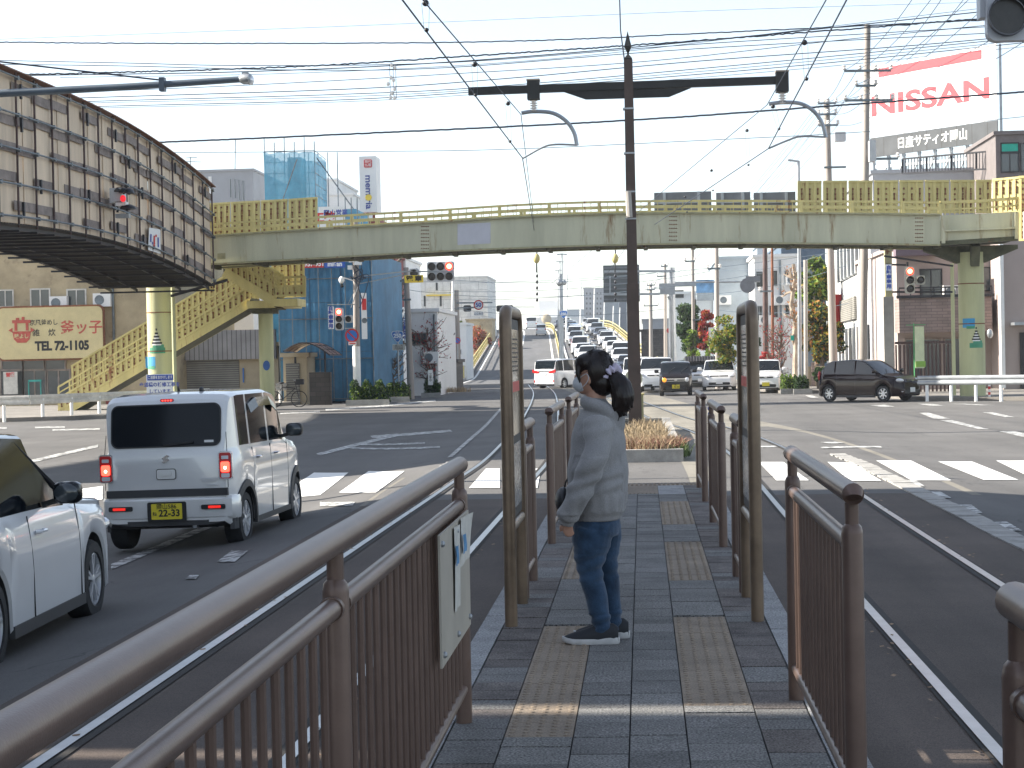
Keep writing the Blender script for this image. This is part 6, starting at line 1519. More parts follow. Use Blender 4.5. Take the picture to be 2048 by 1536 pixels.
# gantry signs seen from behind
t = thing('gantry_sign', 'large dark grey road sign board seen from behind on a gantry arm', 'road sign', W(1345, 760, 116)); YG = 116.
a, b = W(1206, 531, YG), W(1280, 603, YG); MB().bx(a.x, b.x, YG-.05, YG, b.z, a.z).build('board', M('board_back', (.10, .115, .12), .6, var=.1), t)
o = MB()
for k in range(7): z = b.z+(a.z-b.z)*(k+.5)/7; o.bx(a.x, b.x, YG-.1, YG-.05, z-.04, z+.04)
o.build('ribs', MT['board_grey1308'], t)
o = MB(); o.bar(Q(1208, 543, YG-.2), Q(1350, 542, YG-.2), .1, .14); o.bar(Q(1208, 589, YG-.2), Q(1320, 588, YG-.2), .1, .14); o.bar(Q(1220, 552, YG-.2), Q(1220, 588, YG-.2), .08, .08, up=(0, 1, 0)); o.tube([W(1348, 790, YG), W(1343, 535, YG)], [.25, .2], 12); o.build('gantry', MT['galv'], t)
t = thing('gantry_sign', 'long grey sign box on an arm above the green conifer', 'road sign', W(1350, 780, 104)); o = MB(); o.bar(Q(1318, 573, 104), Q(1350, 573, 104), .3, .35); o.bar(Q(1320, 584, 104), Q(1350, 584, 104), .3, .28); o.bar(Q(1350, 569, 104), Q(1392, 568, 104), .3, .25); o.build('sign_box', MT['galv'], t)
MB().tube([Q(1350, 565, 104), Q(1520, 563, 104)], .05, 8).build('arm', MT['galv'], t); MB().tube([Q(1338, 592, 104), Q(1341, 600, 104), Q(1342, 760, 104)], .12, 10).build('post', MT['galv'], t, True)
t = thing('road_sign', 'round grey sign back with plate below, in front of the white office', 'road sign', Q(1495, 571, 101)); MB().lathe(Q(1495, 571, 101), [(.42, 0), (.42, .03)], 24, 0, (0, -1, 0)).build('disc', MT['board_back'] if 0 else MT['board_grey1308'], t); MB().bx(Q(1481, 0, 101).x, Q(1510, 0, 101).x, 100.95, 101, Q(0, 599, 101).z-.0, Q(0, 588, 101).z).build('plate', MT['board_grey1308'], t)
disc_sign('round no entry sign beside the ramp, red with white', 1338, 661, 5, 125, MT['sign_red'], MT['sign_red'])
# distant little signals over the road
for px, lab in ((935, 'small dark distant signal left of the fifty sign'), (1010, 'small dark distant signal above the left information stand')):
    t = thing('traffic_light', lab, 'traffic light', Q(px, 617, 118)); o = MB(); o.rrect(Q(px, 617, 118), (1, 0, 0), (0, 0, 1), .5 if px < 1000 else 1.1, .42, .1, .2); o.build('housing', MT['dark_steel'], t); MB().bar(Q(px, 614, 118), Q(px+60, 614, 118), .05, .05).build('arm', MT['galv'], t)
# banners / signs left side
sign_board('banner', 'tall white advertising banner on the blue net, beside the concrete pole', 722, 586, 735, 678, 79, MT['white'], [('■', .5, .18, .13, MT['ink_red'], 0, 1, 1)] if 0 else [])
bn = bpy.data.objects['banner']; a, b = W(722, 586, 78.9), W(735, 678, 78.9)
MB().bx(a.x+.03, b.x-.03, 78.94, 78.955, a.z-.75, a.z-.25).build('red_block', MT['ink_red'], bn)
o = MB(); o.lathe(V((a.x+b.x)/2, 78.94, (a.z+b.z)/2-.2), [(.12, 0), (.12, .006)], 20, 0, (0, -1, 0)); o.build('grey_mark', MT['pipe_grey'], bn)
for px0, px1, s, col, lab in ((606, 648, '-957-951', 'ink_red', 'red banner with white phone number along the top of the blue net'), (649, 691, 'miñan', 'ink_blue', 'blue banner with white lettering along the top of the blue net')):
    sign_board('net_banner', lab, px0, 521, px1, 535, 79.5, MT['sign_red'] if col == 'ink_red' else M('ban_blue', (.02, .09, .4), .5), [(s, .5, .52, .85, MT['white'], .012, .95, 1)])
sign_board('net_banner', 'white banner with red characters on the blue net above the footbridge', 637, 414, 690, 458, 80, MT['white'], [('工装', .22, .5, .5, MT['ink_red'], .02, 1, 1), ('岡山営業', .66, .3, .3, MT['ink_blue'], .008, .9, 1)])
sign_board('shop_sign', 'stacked red, white and green shop sign behind the poles', 875, 639, 898, 695, 100, MT['white'], [('ジャパン', .5, .55, .22, MT['ink'], .01, 1, 1), ('JAPAN', .5, .73, .15, MT['ink'], .01, 1.1, 1)])
ss = bpy.data.objects['shop_sign']
for y0_, y1_, mt in ((640, 646, 'sign_red'), (647, 657, 'sign_yellow'), (688, 695, 'green_sign')):
    if mt == 'green_sign' and mt not in MT: M('green_sign', (.25, .55, .05), .5)
    a, b = W(875.5, y0_, 99.9), W(897.5, y1_, 99.9); MB().bx(a.x, b.x, 99.93, 99.955, b.z, a.z).build('colour_band', MT[mt], ss)
text('工務数', .28, MT['sign_red'], ss, W(886.5, 652, 99.9), (1, 0, 0), (0, 0, 1), 'lettering', .015); 
sign_board('blue_banner', 'narrow vertical blue and white banner by the second concrete pole', 808, 628, 815, 686, 90, MT['white'], [('土\n日\n開\n店\n中', .5, .5, .16, MT['ink_blue'], .01, 1.1, 1)])
sign_board('notice_post', 'white post sign leaning in the weeds near the pink shrub', 856, 740, 866, 770, 84, MT['white'], [('工\n事\n中', .5, .5, .2, MT['ink'], 0, 1, 1)])
sign_board('leaning_board', 'white leaning board among red maple leaves', 1417, 655, 1432, 702, 98, MT['white'], [])
sign_board('tiny_sign', 'small green emergency exit style plate on the bleached trunk', 1581, 671, 1588, 681, 86, M('sign_green', (.0, .35, .25), .5), [])
t = sign_board('shop_flag', 'white and green nobori flag on a pole in front of the apartment block', 1829, 653, 1849, 736, 67.6, M('flag', (.8, .85, .55), .6, var=.1), []); a = W(1829, 652, 67.6)
o = MB(); o.tube([(a.x-.03, 67.6, -.1), (a.x-.03, 67.6, a.z+.1)], .02, 8); o.tube([(a.x-.3, 67.6, a.z+.04), (a.x+.4, 67.6, a.z+.04)], .015, 6); o.build('flag_pole', M('flag_green', (.1, .4, .15), .5), t); MB().bx(a.x+.02, a.x+.37, 67.54, 67.56, W(0+1829, 735, 67.6).z+.02, W(1829, 728, 67.6).z+.1).build('green_hem', M('hem', (.35, .6, .1), .6), t)
# ------------------------------------------------------------ buildings
def wallbox(mb, x0, x1, y0, y1, z0, z1, mi=0): mb.bx(x0, x1, y0, y1, z0, z1, mi)
def building(name, label, px0, py0, px1, Y, depth, mat, wins=(), zb=-.2, roof=None, side_wins=0, frame='galv', cat='building', wdark='glass_win', group=None, pybot=None):
    a = W(px0, py0, Y); b = W(px1, py0, Y); zt_ = (a.z+b.z)/2; xm = (a.x+b.x)/2
    t = thing(name, label, cat, (xm, Y+depth/2, zb), group)
    mb = MB(); wallbox(mb, a.x, b.x, Y, Y+depth, zb, zt_); mb.build('wall', mat, t)
    mb = MB(); mb.bx(a.x-.12, b.x+.12, Y-.12, Y+depth+.12, zt_, zt_+.18); mb.build('parapet', roof or mat, t)
    for w_ in wins:
        x0_, y0_, x1_, y1_ = w_[:4]; nv = w_[4] if len(w_) > 4 else 2; p, q = W(x0_, y0_, Y), W(x1_, y1_, Y)
        fr = MB(); th = max(.04, min(.08, (q.x-p.x)*.08)); X0, X1, Z0, Z1 = p.x, q.x, q.z, p.z
        fr.bx(X0-th, X1+th, Y-.05, Y+.02, Z1, Z1+th); fr.bx(X0-th, X1+th, Y-.08, Y+.02, Z0-th, Z0); fr.bx(X0-th, X0, Y-.05, Y+.02, Z0, Z1); fr.bx(X1, X1+th, Y-.05, Y+.02, Z0, Z1)
        for k in range(1, nv): xx = X0+(X1-X0)*k/nv; fr.bx(xx-th/2.4, xx+th/2.4, Y-.04, Y-.012, Z0, Z1)
        o = fr.build('window', MT[w_[5] if len(w_) > 5 else frame], t)
        MB().bx(X0, X1, Y-.012, Y-.004, Z0, Z1).build('pane', MT[w_[6] if len(w_) > 6 else wdark], o)
    if side_wins:
        n, m_ = side_wins
        sx = b.x if (xm < -2) else a.x; sg = 1 if xm < -2 else -1
        for i in range(n):
            for j in range(m_):
                yc = Y+depth*(i+.5)/n; zc = zb+(zt_-zb)*(j+.6)/(m_+.2); MB().bx(sx+sg*.02-.02, sx+sg*.02+.02, yc-depth/n*.3, yc+depth/n*.3, zc-.55, zc+.55).build('window', MT[wdark], t)
    return t, a.x, b.x, zt_
M('wall_beige_old', (.42, .34, .215), .85, var=.22, vs=.7, rust=.5, rs=.8, rcol=(.16, .12, .08), bump=.2)
M('wall_cream', (.42, .35, .24), .8, var=.1, vs=1)
M('wall_grey', (.32, .33, .35), .8, var=.08, vs=.6)
M('wall_white', (.7, .7, .69), .7, var=.05, vs=.5)
M('wall_mauve', (.36, .30, .275), .8, var=.05, vs=.6)
M('wall_bluegrey', (.33, .38, .42), .7, var=.05)
M('wall_dkblue', (.07, .11, .16), .6, var=.1)
M('wall_red', (.20, .035, .03), .7, var=.12)
tiled('brick_mauve', (.25, .19, .17), (.13, .10, .09), .45, .13, var=.12)
tiled('block_white', (.66, .66, .64), (.35, .35, .35), 2.4, 1.2, ms=.03, var=.03)
tiled('cladding_grey', (.30, .29, .29), (.10, .10, .10), .22, 9, ms=.02, var=.05)
tiled('shutter', (.24, .23, .20), (.09, .085, .08), 30, .10, ms=.02, var=.04)
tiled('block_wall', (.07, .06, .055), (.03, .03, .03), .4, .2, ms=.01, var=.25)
YB = 80.
building('restaurant_building', 'stained old beige building with the yellow restaurant board, behind the left stairs', -160, 478, 345, YB, 12, MT['wall_beige_old'], [(-4, 582, 26, 612, 2, 'white_dirty'), (63, 580, 99, 613, 2, 'white_dirty'), (136, 581, 171, 613, 2, 'white_dirty'),
    (5, 720, 45, 738, 1, 'plank'), (48, 720, 88, 738, 1, 'plank'), (92, 720, 130, 738, 1, 'plank'), (2, 742, 46, 790, 1, 'plank'), (48, 742, 92, 800, 2, 'plank'), (96, 742, 140, 800, 2, 'plank'), (-60, 720, -5, 800, 3, 'plank')])
rb_ = bpy.data.objects['restaurant_building']
sign_board('menu_poster', 'pale poster with red characters in the restaurant shop window', 7, 744, 36, 788, 79.6, MT['white_dirty'], [('営業', .5, .14, .2, MT['ink_red'], .01, 1, 1)])
mb = MB(); 
for q in ((56, 760, 82, 763), (56, 760, 58, 800), (80, 760, 82, 800)): a, b = W(q[0], q[1], 79.5), W(q[2], q[3], 79.5); mb.bx(a.x, b.x, 79.5, 79.6, b.z, a.z)
tag(mb.build('turquoise_frame', M('turq', (.03, .4, .35), .5)), 'turquoise door frame in front of the restaurant', 'frame')
t, *_ = building('garage_building', 'cream garage with ribbed grey fascia and roller shutter under the stairs', 340, 694, 556, 82, 14, MT['wall_cream'])
a, b = W(345, 663, 81.9), W(553, 717, 81.9); MB().bx(a.x, b.x, 81.7, 82.0, b.z, a.z).build('fascia', MT['cladding_grey'], t)
a, b = W(352, 719, 81.9), W(479, 800, 81.9); MB().bx(a.x, b.x, 81.95, 81.99, -.2, a.z).build('roller_shutter', MT['shutter'], t)
a, b = W(485, 736, 81.9), W(488, 765, 81.9); MB().bx(a.x, b.x, 81.9, 81.96, b.z, a.z).build('blue_plate', MT['sign_blue'], t)
a, b = W(236, 762, 81.9), W(262, 800, 81.9); MB().bx(a.x, b.x, 79.9, 79.99, -.2, a.z).build('red_door', MT['wall_red'], rb_)
building('white_house', 'plain white house wall above the garage roof', 415, 600, 506, 96, 8, MT['wall_white'])
building('grey_office', 'light grey concrete tower with narrow windows and antenna, behind the boarded scaffold', 385, 343, 506, 150, 18, MT['wall_grey'], [(418, 354, 423, 390, 1, 'white', 'white'), (460, 358, 463, 395, 1), (469, 358, 472, 396, 1), (477, 360, 480, 400, 1), (485, 361, 488, 400, 1)])
o = MB(); 
for p0, p1 in (((381, 343), (381, 314)), ((364, 323), (402, 324)), ((372, 316), (394, 315)), ((470, 343), (471, 278))): o.tube([W(*p0, 152), W(*p1, 152)], .04, 4)
tag(o.build('roof_antenna', MT['pipe_grey']), 'thin television antenna on the light grey tower', 'antenna')
building('grey_block', 'low grey block behind the blue scaffold tower', 500, 388, 514, 155, 10, MT['wall_grey'])
building('white_block', 'pale white rooftop block right of the blue scaffold tower', 648, 361, 672, 160, 12, MT['wall_white'])
building('beige_block', 'sloping beige block between blue tower and memorial tower sign', 646, 391, 706, 150, 12, MT['wall_mauve'] if 0 else MT['wall_white'])
# blue netted scaffold building and tower
def netmat(name, col, alpha):
    m_ = M(name, col, .7, var=.18, vs=1.2, alpha=1); t = m_.node_tree; b = t.nodes['Principled BSDF']; tr_ = t.nodes.new('ShaderNodeBsdfTransparent'); mx = t.nodes.new('ShaderNodeMixShader'); mx.inputs[0].default_value = alpha
    out = t.nodes['Material Output']; t.links.new(tr_.outputs[0], mx.inputs[1]); t.links.new(b.outputs[0], mx.inputs[2]); t.links.new(mx.outputs[0], out.inputs[0]); return m_
netmat('net_blue', (.05, .18, .31), .96); netmat('net_thin', (.09, .36, .52), .7)
bt2 = thing('netted_building', 'building wrapped in blue scaffold netting behind the left stair landing', 'building', (W(660, 780, 80).x, 84, -.2))
a, b = W(556, 508, 80), W(743, 508, 80)
def net(x0_, x1_, z0, z1, Y, nm, mat='net_blue', par=bt2):
    mb = MB(); nx, nz = 24, 14
    for i in range(nx+1):
        for j in range(nz+1): mb.v.append(V(x0_+(x1_-x0_)*i/nx, Y+.015*math.sin(i*1.3)+.02*math.sin(i*.3+j*1.9)+rnd.uniform(-.008, .008), z0+(z1-z0)*j/nz))
    for i in range(nx):
        for j in range(nz): mb.f.append([i*(nz+1)+j, (i+1)*(nz+1)+j, (i+1)*(nz+1)+j+1, i*(nz+1)+j+1]); mb.m.append(0)
    return mb.build(nm, MT[mat], par, True)
for i in range(3):
    xa_, xb_ = a.x+(b.x-a.x)*i/3, a.x+(b.x-a.x)*(i+1)/3-.03
    for j in range(3): z0 = -.1+(a.z+.1)*j/3; net(xa_, xb_, z0, z0+(a.z+.1)/3-.02, 80+rnd.uniform(0, .05), 'net_sheet')
o = MB(); o.bx(a.x+.4, b.x-.3, 81, 92, -.2, a.z-.2); o.build('wall', MT['wall_dkblue'], bt2)
o = MB()
for k in range(8): x = a.x+(b.x-a.x)*k/7; o.tube([(x, 79.9, -.1), (x, 79.9, a.z+(1.2 if k > 3 else .3))], .025, 6)
for j in range(8): z = j*1.8; o.tube([(a.x, 79.92, min(z, a.z)), (b.x, 79.92, min(z, a.z))], .025, 6)
o.build('scaffold_pipes', MT['pipe_grey'], bt2)
net(b.x-.1, b.x+.02, -.1, a.z, 80, 'net_edge'); 
o = MB(); o.add([(b.x, 80, -.1), (b.x, 90, -.1), (b.x, 90, a.z), (b.x, 80, a.z)], [(0, 1, 2, 3)]); o.build('net_side', MT['net_blue'], bt2)
a2, b2 = W(690, 415, 84), W(712, 415, 84); o = MB(); o.bx(W(637, 0, 84).x, b2.x, 84, 88, 8, W(700, 418, 84).z); o.build('upper_net', MT['net_thin'], bt2)
o = MB(); 
for px in (690, 702, 714): p = W(px, 395, 83.9); o.tube([V(p.x, 83.9, 6), p], .03, 6)
o.build('upper_pipes', MT['pipe_grey'], bt2)
tw = thing('scaffold_tower', 'see-through blue netted scaffold tower rising above the yellow screens', 'scaffold', (W(587, 780, 100).x, 102, -.2)); YT = 100.
a, b, c = W(528, 303, YT), W(628, 300, YT), W(646, 306, 104)
zt_ = a.z
for nm, P in (('net_front', [(a.x, YT), (b.x, YT)]), ('net_right', [(b.x, YT), (c.x, YT+5)]), ('net_left', [(a.x-.0, YT), (a.x+.3, YT+5)]), ('net_rear', [(a.x+.3, YT+5), (c.x, YT+5)])):
    o = MB(); n_ = 10
    for i in range(n_+1):
        for j in range(9): u = i/n_; o.v.append(V(P[0][0]+(P[1][0]-P[0][0])*u+rnd.uniform(-.03, .03), P[0][1]+(P[1][1]-P[0][1])*u+rnd.uniform(-.05, .05), 2+(zt_-2)*j/8-(.15*math.sin(math.pi*((i*.35) % 1)) if j == 8 else 0)))
    for i in range(n_):
        for j in range(8): o.f.append([i*9+j, (i+1)*9+j, (i+1)*9+j+1, i*9+j+1]); o.m.append(0)
    o.build(nm, MT['net_thin'], tw, True)
o = MB()
for k in range(6):
    x = a.x+(b.x-a.x)*k/5; o.tube([(x, YT+.1, 2), (x, YT+.1, zt_+(.5 if k % 2 else .8))], .03, 6); o.tube([(x+.5, YT+4.8, 2), (x+.5, YT+4.8, zt_+.4)], .03, 6)
for j in range(14): z = zt_-j*.62; o.tube([(a.x, YT+.12, z), (b.x, YT+.12, z), (c.x, YT+4.9, z)], .022, 5)
o.tube([W(562, 410, YT), W(594, 318, YT)], .04, 6); o.tube([W(633, 315, YT+1), W(712, 425, YT+1)], .035, 6)
o.build('scaffold_pipes', MT['pipe_grey'], tw)
o = MB(); p = W(575, 315, YT+2); q = W(602, 315, YT+2); o.bx(p.x, q.x, YT+2, YT+3.5, 2, p.z); o.build('core', MT['wall_bluegrey'], tw)
# memorial tower sign
mt_ = thing('tower_sign', 'tall white rooftop sign box with blue rotated lettering and a red square', 'sign', (W(740, 600, 110).x, 111, 0)); YM = 110.
a, b = W(718, 313, YM), W(754, 424, YM); MB().bx(a.x, b.x, YM, YM+1.8, b.z, a.z).build('box', MT['wall_white'], mt_)
text('mem ria', .56, M('memblue', (.03, .05, .25), .5), mt_, W(737, 384, YM-.02), (0, 0, -1), (1, 0, 0), 'lettering', .012, sx=1.12)
MB().lathe(W(737, 395, YM-.01), [(.2, 0), (.2, .02)], 18, 0, (0, -1, 0)).build('yellow_dot', MT['sign_yellow'], mt_)
MB().rrect(W(736, 327, YM-.01), (1, 0, 0), (0, 0, 1), .5, .5, .08, .02).build('red_square', MT['sign_red'], mt_); text('現代\n仏壇', .21, MT['white'], mt_, W(736, 327, YM-.04), (1, 0, 0), (0, 0, 1), 'lettering', .0)
mb = MB(); 
for px in (727, 735, 748): mb.bar(W(px, 424, YM+.5), W(px, 445, YM+.5), .15, .15, up=(0, 1, 0))
mb.bx(W(722, 445, YM).x, W(760, 445, YM).x, YM, YM+3, -.2, W(740, 438, YM).z); mb.build('frame', MT['wall_red'], mt_)
# right of the net: red building, white clad hall, warehouses
building('red_building', 'dark red building with a bare plane tree in front', 746, 515, 790, 114, 10, MT['wall_red'], [(765, 563, 785, 585, 4, 'black')])
building('white_tilted_block', 'white block with a dark awning above, right of the red building', 762, 620, 800, 112, 6, MT['wall_white'], [(768, 690, 785, 712, 2)])
building('white_sloped_block', 'narrow white block peeking out above right of the red building', 790, 519, 811, 118, 8, MT['wall_white'])
building('clad_hall', 'large white hall clad in square panels with dark joints', 820, 556, 974, 240, 14, MT['block_white'], [(838, 566, 841, 580, 1, 'black', 'black'), (872, 566, 875, 580, 1, 'black', 'black'), (902, 566, 905, 580, 1, 'black', 'black'), (848, 592, 851, 612, 1, 'black', 'black'), (880, 592, 883, 612, 1, 'black', 'black')])
mb = MB(); mb.bx(W(840, 0, 239.8).x, W(905, 0, 239.8).x, 239.6, 239.9, W(0+870, 592, 239.8).z, W(870, 589, 239.8).z); tag(mb.build('yellow_stripe_sign', MT['sign_yellow']), 'thin yellow strip sign along the white clad hall', 'sign')
building('white_shed', 'cream white corrugated shed with a small red mark behind the pink shrub', 820, 624, 874, 92, 9, MT['wall_white'], [(822, 668, 852, 688, 3, 'plank')])
building('low_white_shed', 'low white shed beside the yellow ramp railing', 875, 650, 932, 153, 6, MT['wall_white'], [(885, 687, 900, 695, 2), (912, 700, 922, 708, 1)])
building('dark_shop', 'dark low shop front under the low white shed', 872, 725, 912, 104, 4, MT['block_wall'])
building('brown_bank', 'brownish wall with red ivy left of the overpass', 932, 640, 984, 234, 5, MT['wall_beige_old'])
# arched carport + kiosk + block wall
t, x0_, x1_, zt_ = building('small_store', 'small pale concrete store with grey roller shutter beside the blue net', 566, 714, 613, 78, 4, MT['wall_cream']); a, b = W(571, 727, 77.9), W(600, 800, 77.9); MB().bx(a.x, b.x, 77.93, 77.98, -.2, a.z).build('roller_shutter', MT['shutter'], t)
t = thing('carport_roof', 'brown translucent arched carport roof over the small store', 'carport', W(600, 800, 77)); mb = MB(); P = []
for k in range(13): u = k/12; x = W(556+92*u, 0, 76).x; P.append((x, 1.7+(725-(714-26*math.sin(math.pi*min(1, .12+u*.88))))/47.4))
for (xa_, za), (xb_, zb2) in zip(P, P[1:]): mb.prism([(xa_, 75.5, za), (xb_, 75.5, zb2), (xb_, 78.5, zb2), (xa_, 78.5, za)], (0, 0, .03))
mb.build('panels', M('smoke_brown', (.25, .14, .10), .3), t); mb = MB()
for yy in (75.45, 76.5, 77.5, 78.5): mb.tube([(x, yy, z+.02) for x, z in P], .03, 5)
for k in range(0, 13, 2): mb.bar((P[k][0], 75.4, P[k][1]+.03), (P[k][0], 78.5, P[k][1]+.03), .04, .04)
mb.tube([(P[0][0], 78, -.1), (P[0][0], 78, P[0][1])], .05, 6); mb.tube([(P[8][0], 78, -.1), (P[8][0], 78, P[8][1])], .05, 6); mb.build('frame', MT['dark_steel'], t)
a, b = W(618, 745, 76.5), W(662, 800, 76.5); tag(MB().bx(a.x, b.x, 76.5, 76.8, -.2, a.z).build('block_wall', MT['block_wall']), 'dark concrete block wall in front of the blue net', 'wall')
# right side buildings
building('apartment_block', 'mauve apartment block with brick balcony behind the right pier', 1792, 492, 2200, 78, 14, MT['wall_mauve'], [(1842, 541, 1882, 596, 2, 'black'), (1966, 536, 1991, 580, 1, 'black'), (1812, 680, 1880, 760, 2, 'plank'), (1890, 678, 1925, 760, 1, 'plank')])
ab = bpy.data.objects['apartment_block']
a, b = W(1798, 597, 76.6), W(1985, 662, 76.6); MB().bx(a.x, b.x, 76.6, 78, b.z, a.z).build('balcony', MT['brick_mauve'], ab)
mb = MB(); mb.bx(a.x-.1, b.x+.1, 76.5, 76.7, a.z, a.z+.12); mb.bx(a.x, b.x, 76.55, 76.6, a.z+.4, a.z+.46)
for k in range(9): x = a.x+(b.x-a.x)*k/8; mb.bx(x-.02, x+.02, 76.55, 76.6, a.z+.1, a.z+.4)
mb.build('balcony_rail', MT['dark_steel'], ab)
a, b = W(1793, 497, 77), W(1880, 509, 77); MB().bx(a.x, b.x, 77.2, 78, b.z, a.z).build('eave_band', M('mauve_dark', (.14, .1, .12), .7), ab)
a = W(1998, 500, 76); MB().bx(a.x, a.x+5, 75.5, 78.01, -.2, 8.6).build('wing_wall', MT['wall_mauve'], ab)
mb = MB(); mb.bx(a.x-.1, a.x+.05, 75.35, 75.5, 0, 7.9); mb.build('down_pipe', MT['white'], ab)
a, b = W(2022, 645, 75.3), W(2080, 655, 75.3); MB().bx(a.x, b.x, 74.6, 75.5, a.z-.12, a.z).build('porch_roof', MT['galv'], ab); a, b = W(2040, 665, 75.4), W(2075, 800, 75.4); MB().bx(a.x, b.x, 75.4, 75.49, -.2, a.z).build('door', MT['black'], ab)
MB().ell(W(1980, 667, 75.6), (.13, .1, .2), 7).build('gas_lamp', MT['galv'], ab, True)
# slatted brown fence
t = thing('slat_fence', 'dark brown vertical slat fence in front of the apartment windows', 'fence', (W(1850, 780, 74).x, 74, -.1)); mb = MB(); a, b = W(1790, 690, 74), W(1908, 690, 74); x = a.x
while x < b.x: mb.bx(x, x+.07, 73.95, 74.0, -.1, a.z); x += .16
mb.bx(a.x, b.x, 74.0, 74.06, 1.9, 2.0); mb.bx(a.x, b.x, 74.0, 74.06, .2, .3); mb.build('slats', M('fence_brown', (.07, .035, .03), .6), t)
# concrete pillar sign with yellowish post
t = thing('gate_pillar', 'tall pale concrete pillar with a rusty steel post on top', 'pillar', (W(1776, 780, 72).x, 72, -.1)); a, b = W(1764, 594, 72), W(1788, 790, 72); MB().bx(a.x, b.x, 71.6, 72.2, -.1, a.z).build('concrete', MT['concrete'], t)
a, b = W(1768, 494, 72), W(1784, 594, 72); MB().bx(a.x, b.x, 71.8, 72.1, W(1776, 594, 72).z, a.z+.3).build('steel_post', MT['flange_rusty'], t)
# white office whose left face catches the sun
wo = thing('white_office', 'white office with louvred windows, its left face in bright sun, behind the big poles', 'building', (12, 95, -.2))
xL = W(1679, 600, 106).x; YL0, YL1 = 86, 106; xr_ = W(1760, 600, 86).x
xl0 = W(1742, 600, 86).x
mb = MB(); mb.prism([(xL, 106, -.2), (xl0, 86, -.2), (xr_+3, 86, -.2), (xr_+6, 106, -.2)], (0, 0, 8.6)); mb.build('wall', MT['wall_white'], wo)
def onL(u, z): return V(xL+(xl0-xL)*u-.03, 106-20*u, z)
def Lquad(u0_, u1_, z0, z1, mat, nm, d=.05): 
    P = [onL(u0_, z0), onL(u1_, z0), onL(u1_, z1), onL(u0_, z1)]; n_ = V(-20, -(xl0-xL), 0).normalized(); n_ = V(-.95, -.3, 0)
    return MB().prism(P, n_*d).build(nm, mat, wo)
Lquad(.05, .95, 5.6, 8.2, MT['glass_win'], 'window_band'); Lquad(.05, .95, -.1, 2.9, MT['glass_win'], 'window_band'); Lquad(.08, .6, 3.3, 4.5, MT['shutter'], 'shop_sign_panel', .12)
for k in range(8):
    for z0, z1 in ((5.6, 8.2), (-.1, 2.9)): Lquad(.05+k*.125, .065+k*.125, z0, z1, MT['white'], 'mullion', .2)
Lquad(.04, .1, 3.0, 4.9, MT['sign_red'], 'red_sign_edge', .4)
building('white_office_block', 'white three storey office block behind the round grey sign', 1437, 518, 1508, 118, 16, MT['wall_bluegrey'])
building('white_house_block', 'white house with dark windows between the dark pole and bleached tree', 1508, 514, 1596, 112, 14, MT['wall_white'], [(1514, 545, 1524, 572, 1, 'black'), (1543, 543, 1553, 570, 1, 'black'), (1570, 543, 1577, 566, 1, 'galv'), (1513, 613, 1524, 640, 2, 'galv'), (1540, 613, 1554, 633, 1, 'black'), (1571, 611, 1578, 628, 1, 'galv'), (1606, 575, 1612, 605, 1, 'black')])
building('blue_wing', 'blue grey wing behind the lamp post', 1596, 540, 1632, 116, 12, MT['wall_bluegrey'], [(1616, 575, 1621, 597, 1, 'black')])
building('dark_tower', 'dark slate blue tower block in the distance on the right', 1562, 488, 1650, 170, 20, MT['wall_dkblue'])
building('roof_plant_room', 'small roof room with antennas on the white house', 1514, 495, 1530, 116, 4, MT['wall_bluegrey'])
building('advert_house', 'house with a blue picture billboard on its roof', 1345, 588, 1392, 128, 12, MT['wall_white'], [(1348, 582, 1366, 594, 3, 'black')])
t = sign_board('billboard', 'blue picture billboard behind the slim grey pole', 1392, 560, 1430, 585, 126, M('bill_blue', (.15, .3, .5), .6, var=.5, vs=.8), []); a, b = W(1394, 585, 125.9), W(1429, 600, 125.9); MB().bx(a.x, b.x, 126, 127, b.z, a.z).build('frame', MT['galv'], t)
building('billboard_house', 'pale house under the blue billboard', 1388, 598, 1440, 128, 10, MT['wall_white'])
# distant skyline
for (x0_, y0_, x1_, Yd, mt2, lab, wn) in ((1078, 603, 1116, 420, 'wall_white', 'white distant box building beyond the overpass crest', 0), (1053, 636, 1166, 400, 'wall_white', 'long low white distant building beyond the crest', 0), (1167, 577, 1207, 450, 'wall_grey', 'grey distant apartment block with rows of small windows', 1), (1207, 605, 1237, 460, 'wall_bluegrey', 'plain blue grey distant block next to the apartment block', 0), (1237, 603, 1252, 470, 'wall_dkblue', 'narrow dark distant building behind the tram pole', 0), (1130, 620, 1166, 520, 'wall_bluegrey', 'faint low distant block left of the apartments', 0), (1000, 660, 1060, 380, 'wall_white', 'small distant pale building at the left crest wall', 0), (1285, 640, 1345, 220, 'wall_grey', 'grey low building behind the ramp on the right', 0)):
    wl = []
    if wn:
        for i in range(5):
            for j in range(7): wl.append((x0_+5+i*7, y0_+8+j*10, x0_+8+i*7, y0_+12+j*10, 1, 'wall_grey'))
    building('distant_building', lab, x0_, y0_, x1_, Yd, 25, MT[mt2], wl, group='distant buildings beyond the overpass')
p = W(1093, 638, 398); t = thing('satellite_dish', 'pale round dish on the distant low white building', 'dish', p); MB().ell(p, (1.1, .3, 1.1), 8).build('bowl', MT['wall_cream'], t, True); MB().tube([p, p-V(0, 0, 3)], .2, 5).build('stand', MT['galv'], t)
building('dark_underpass_wall', 'dark shaded structure under the ramp on the right', 1282, 662, 1335, 168, 6, MT['block_wall'])
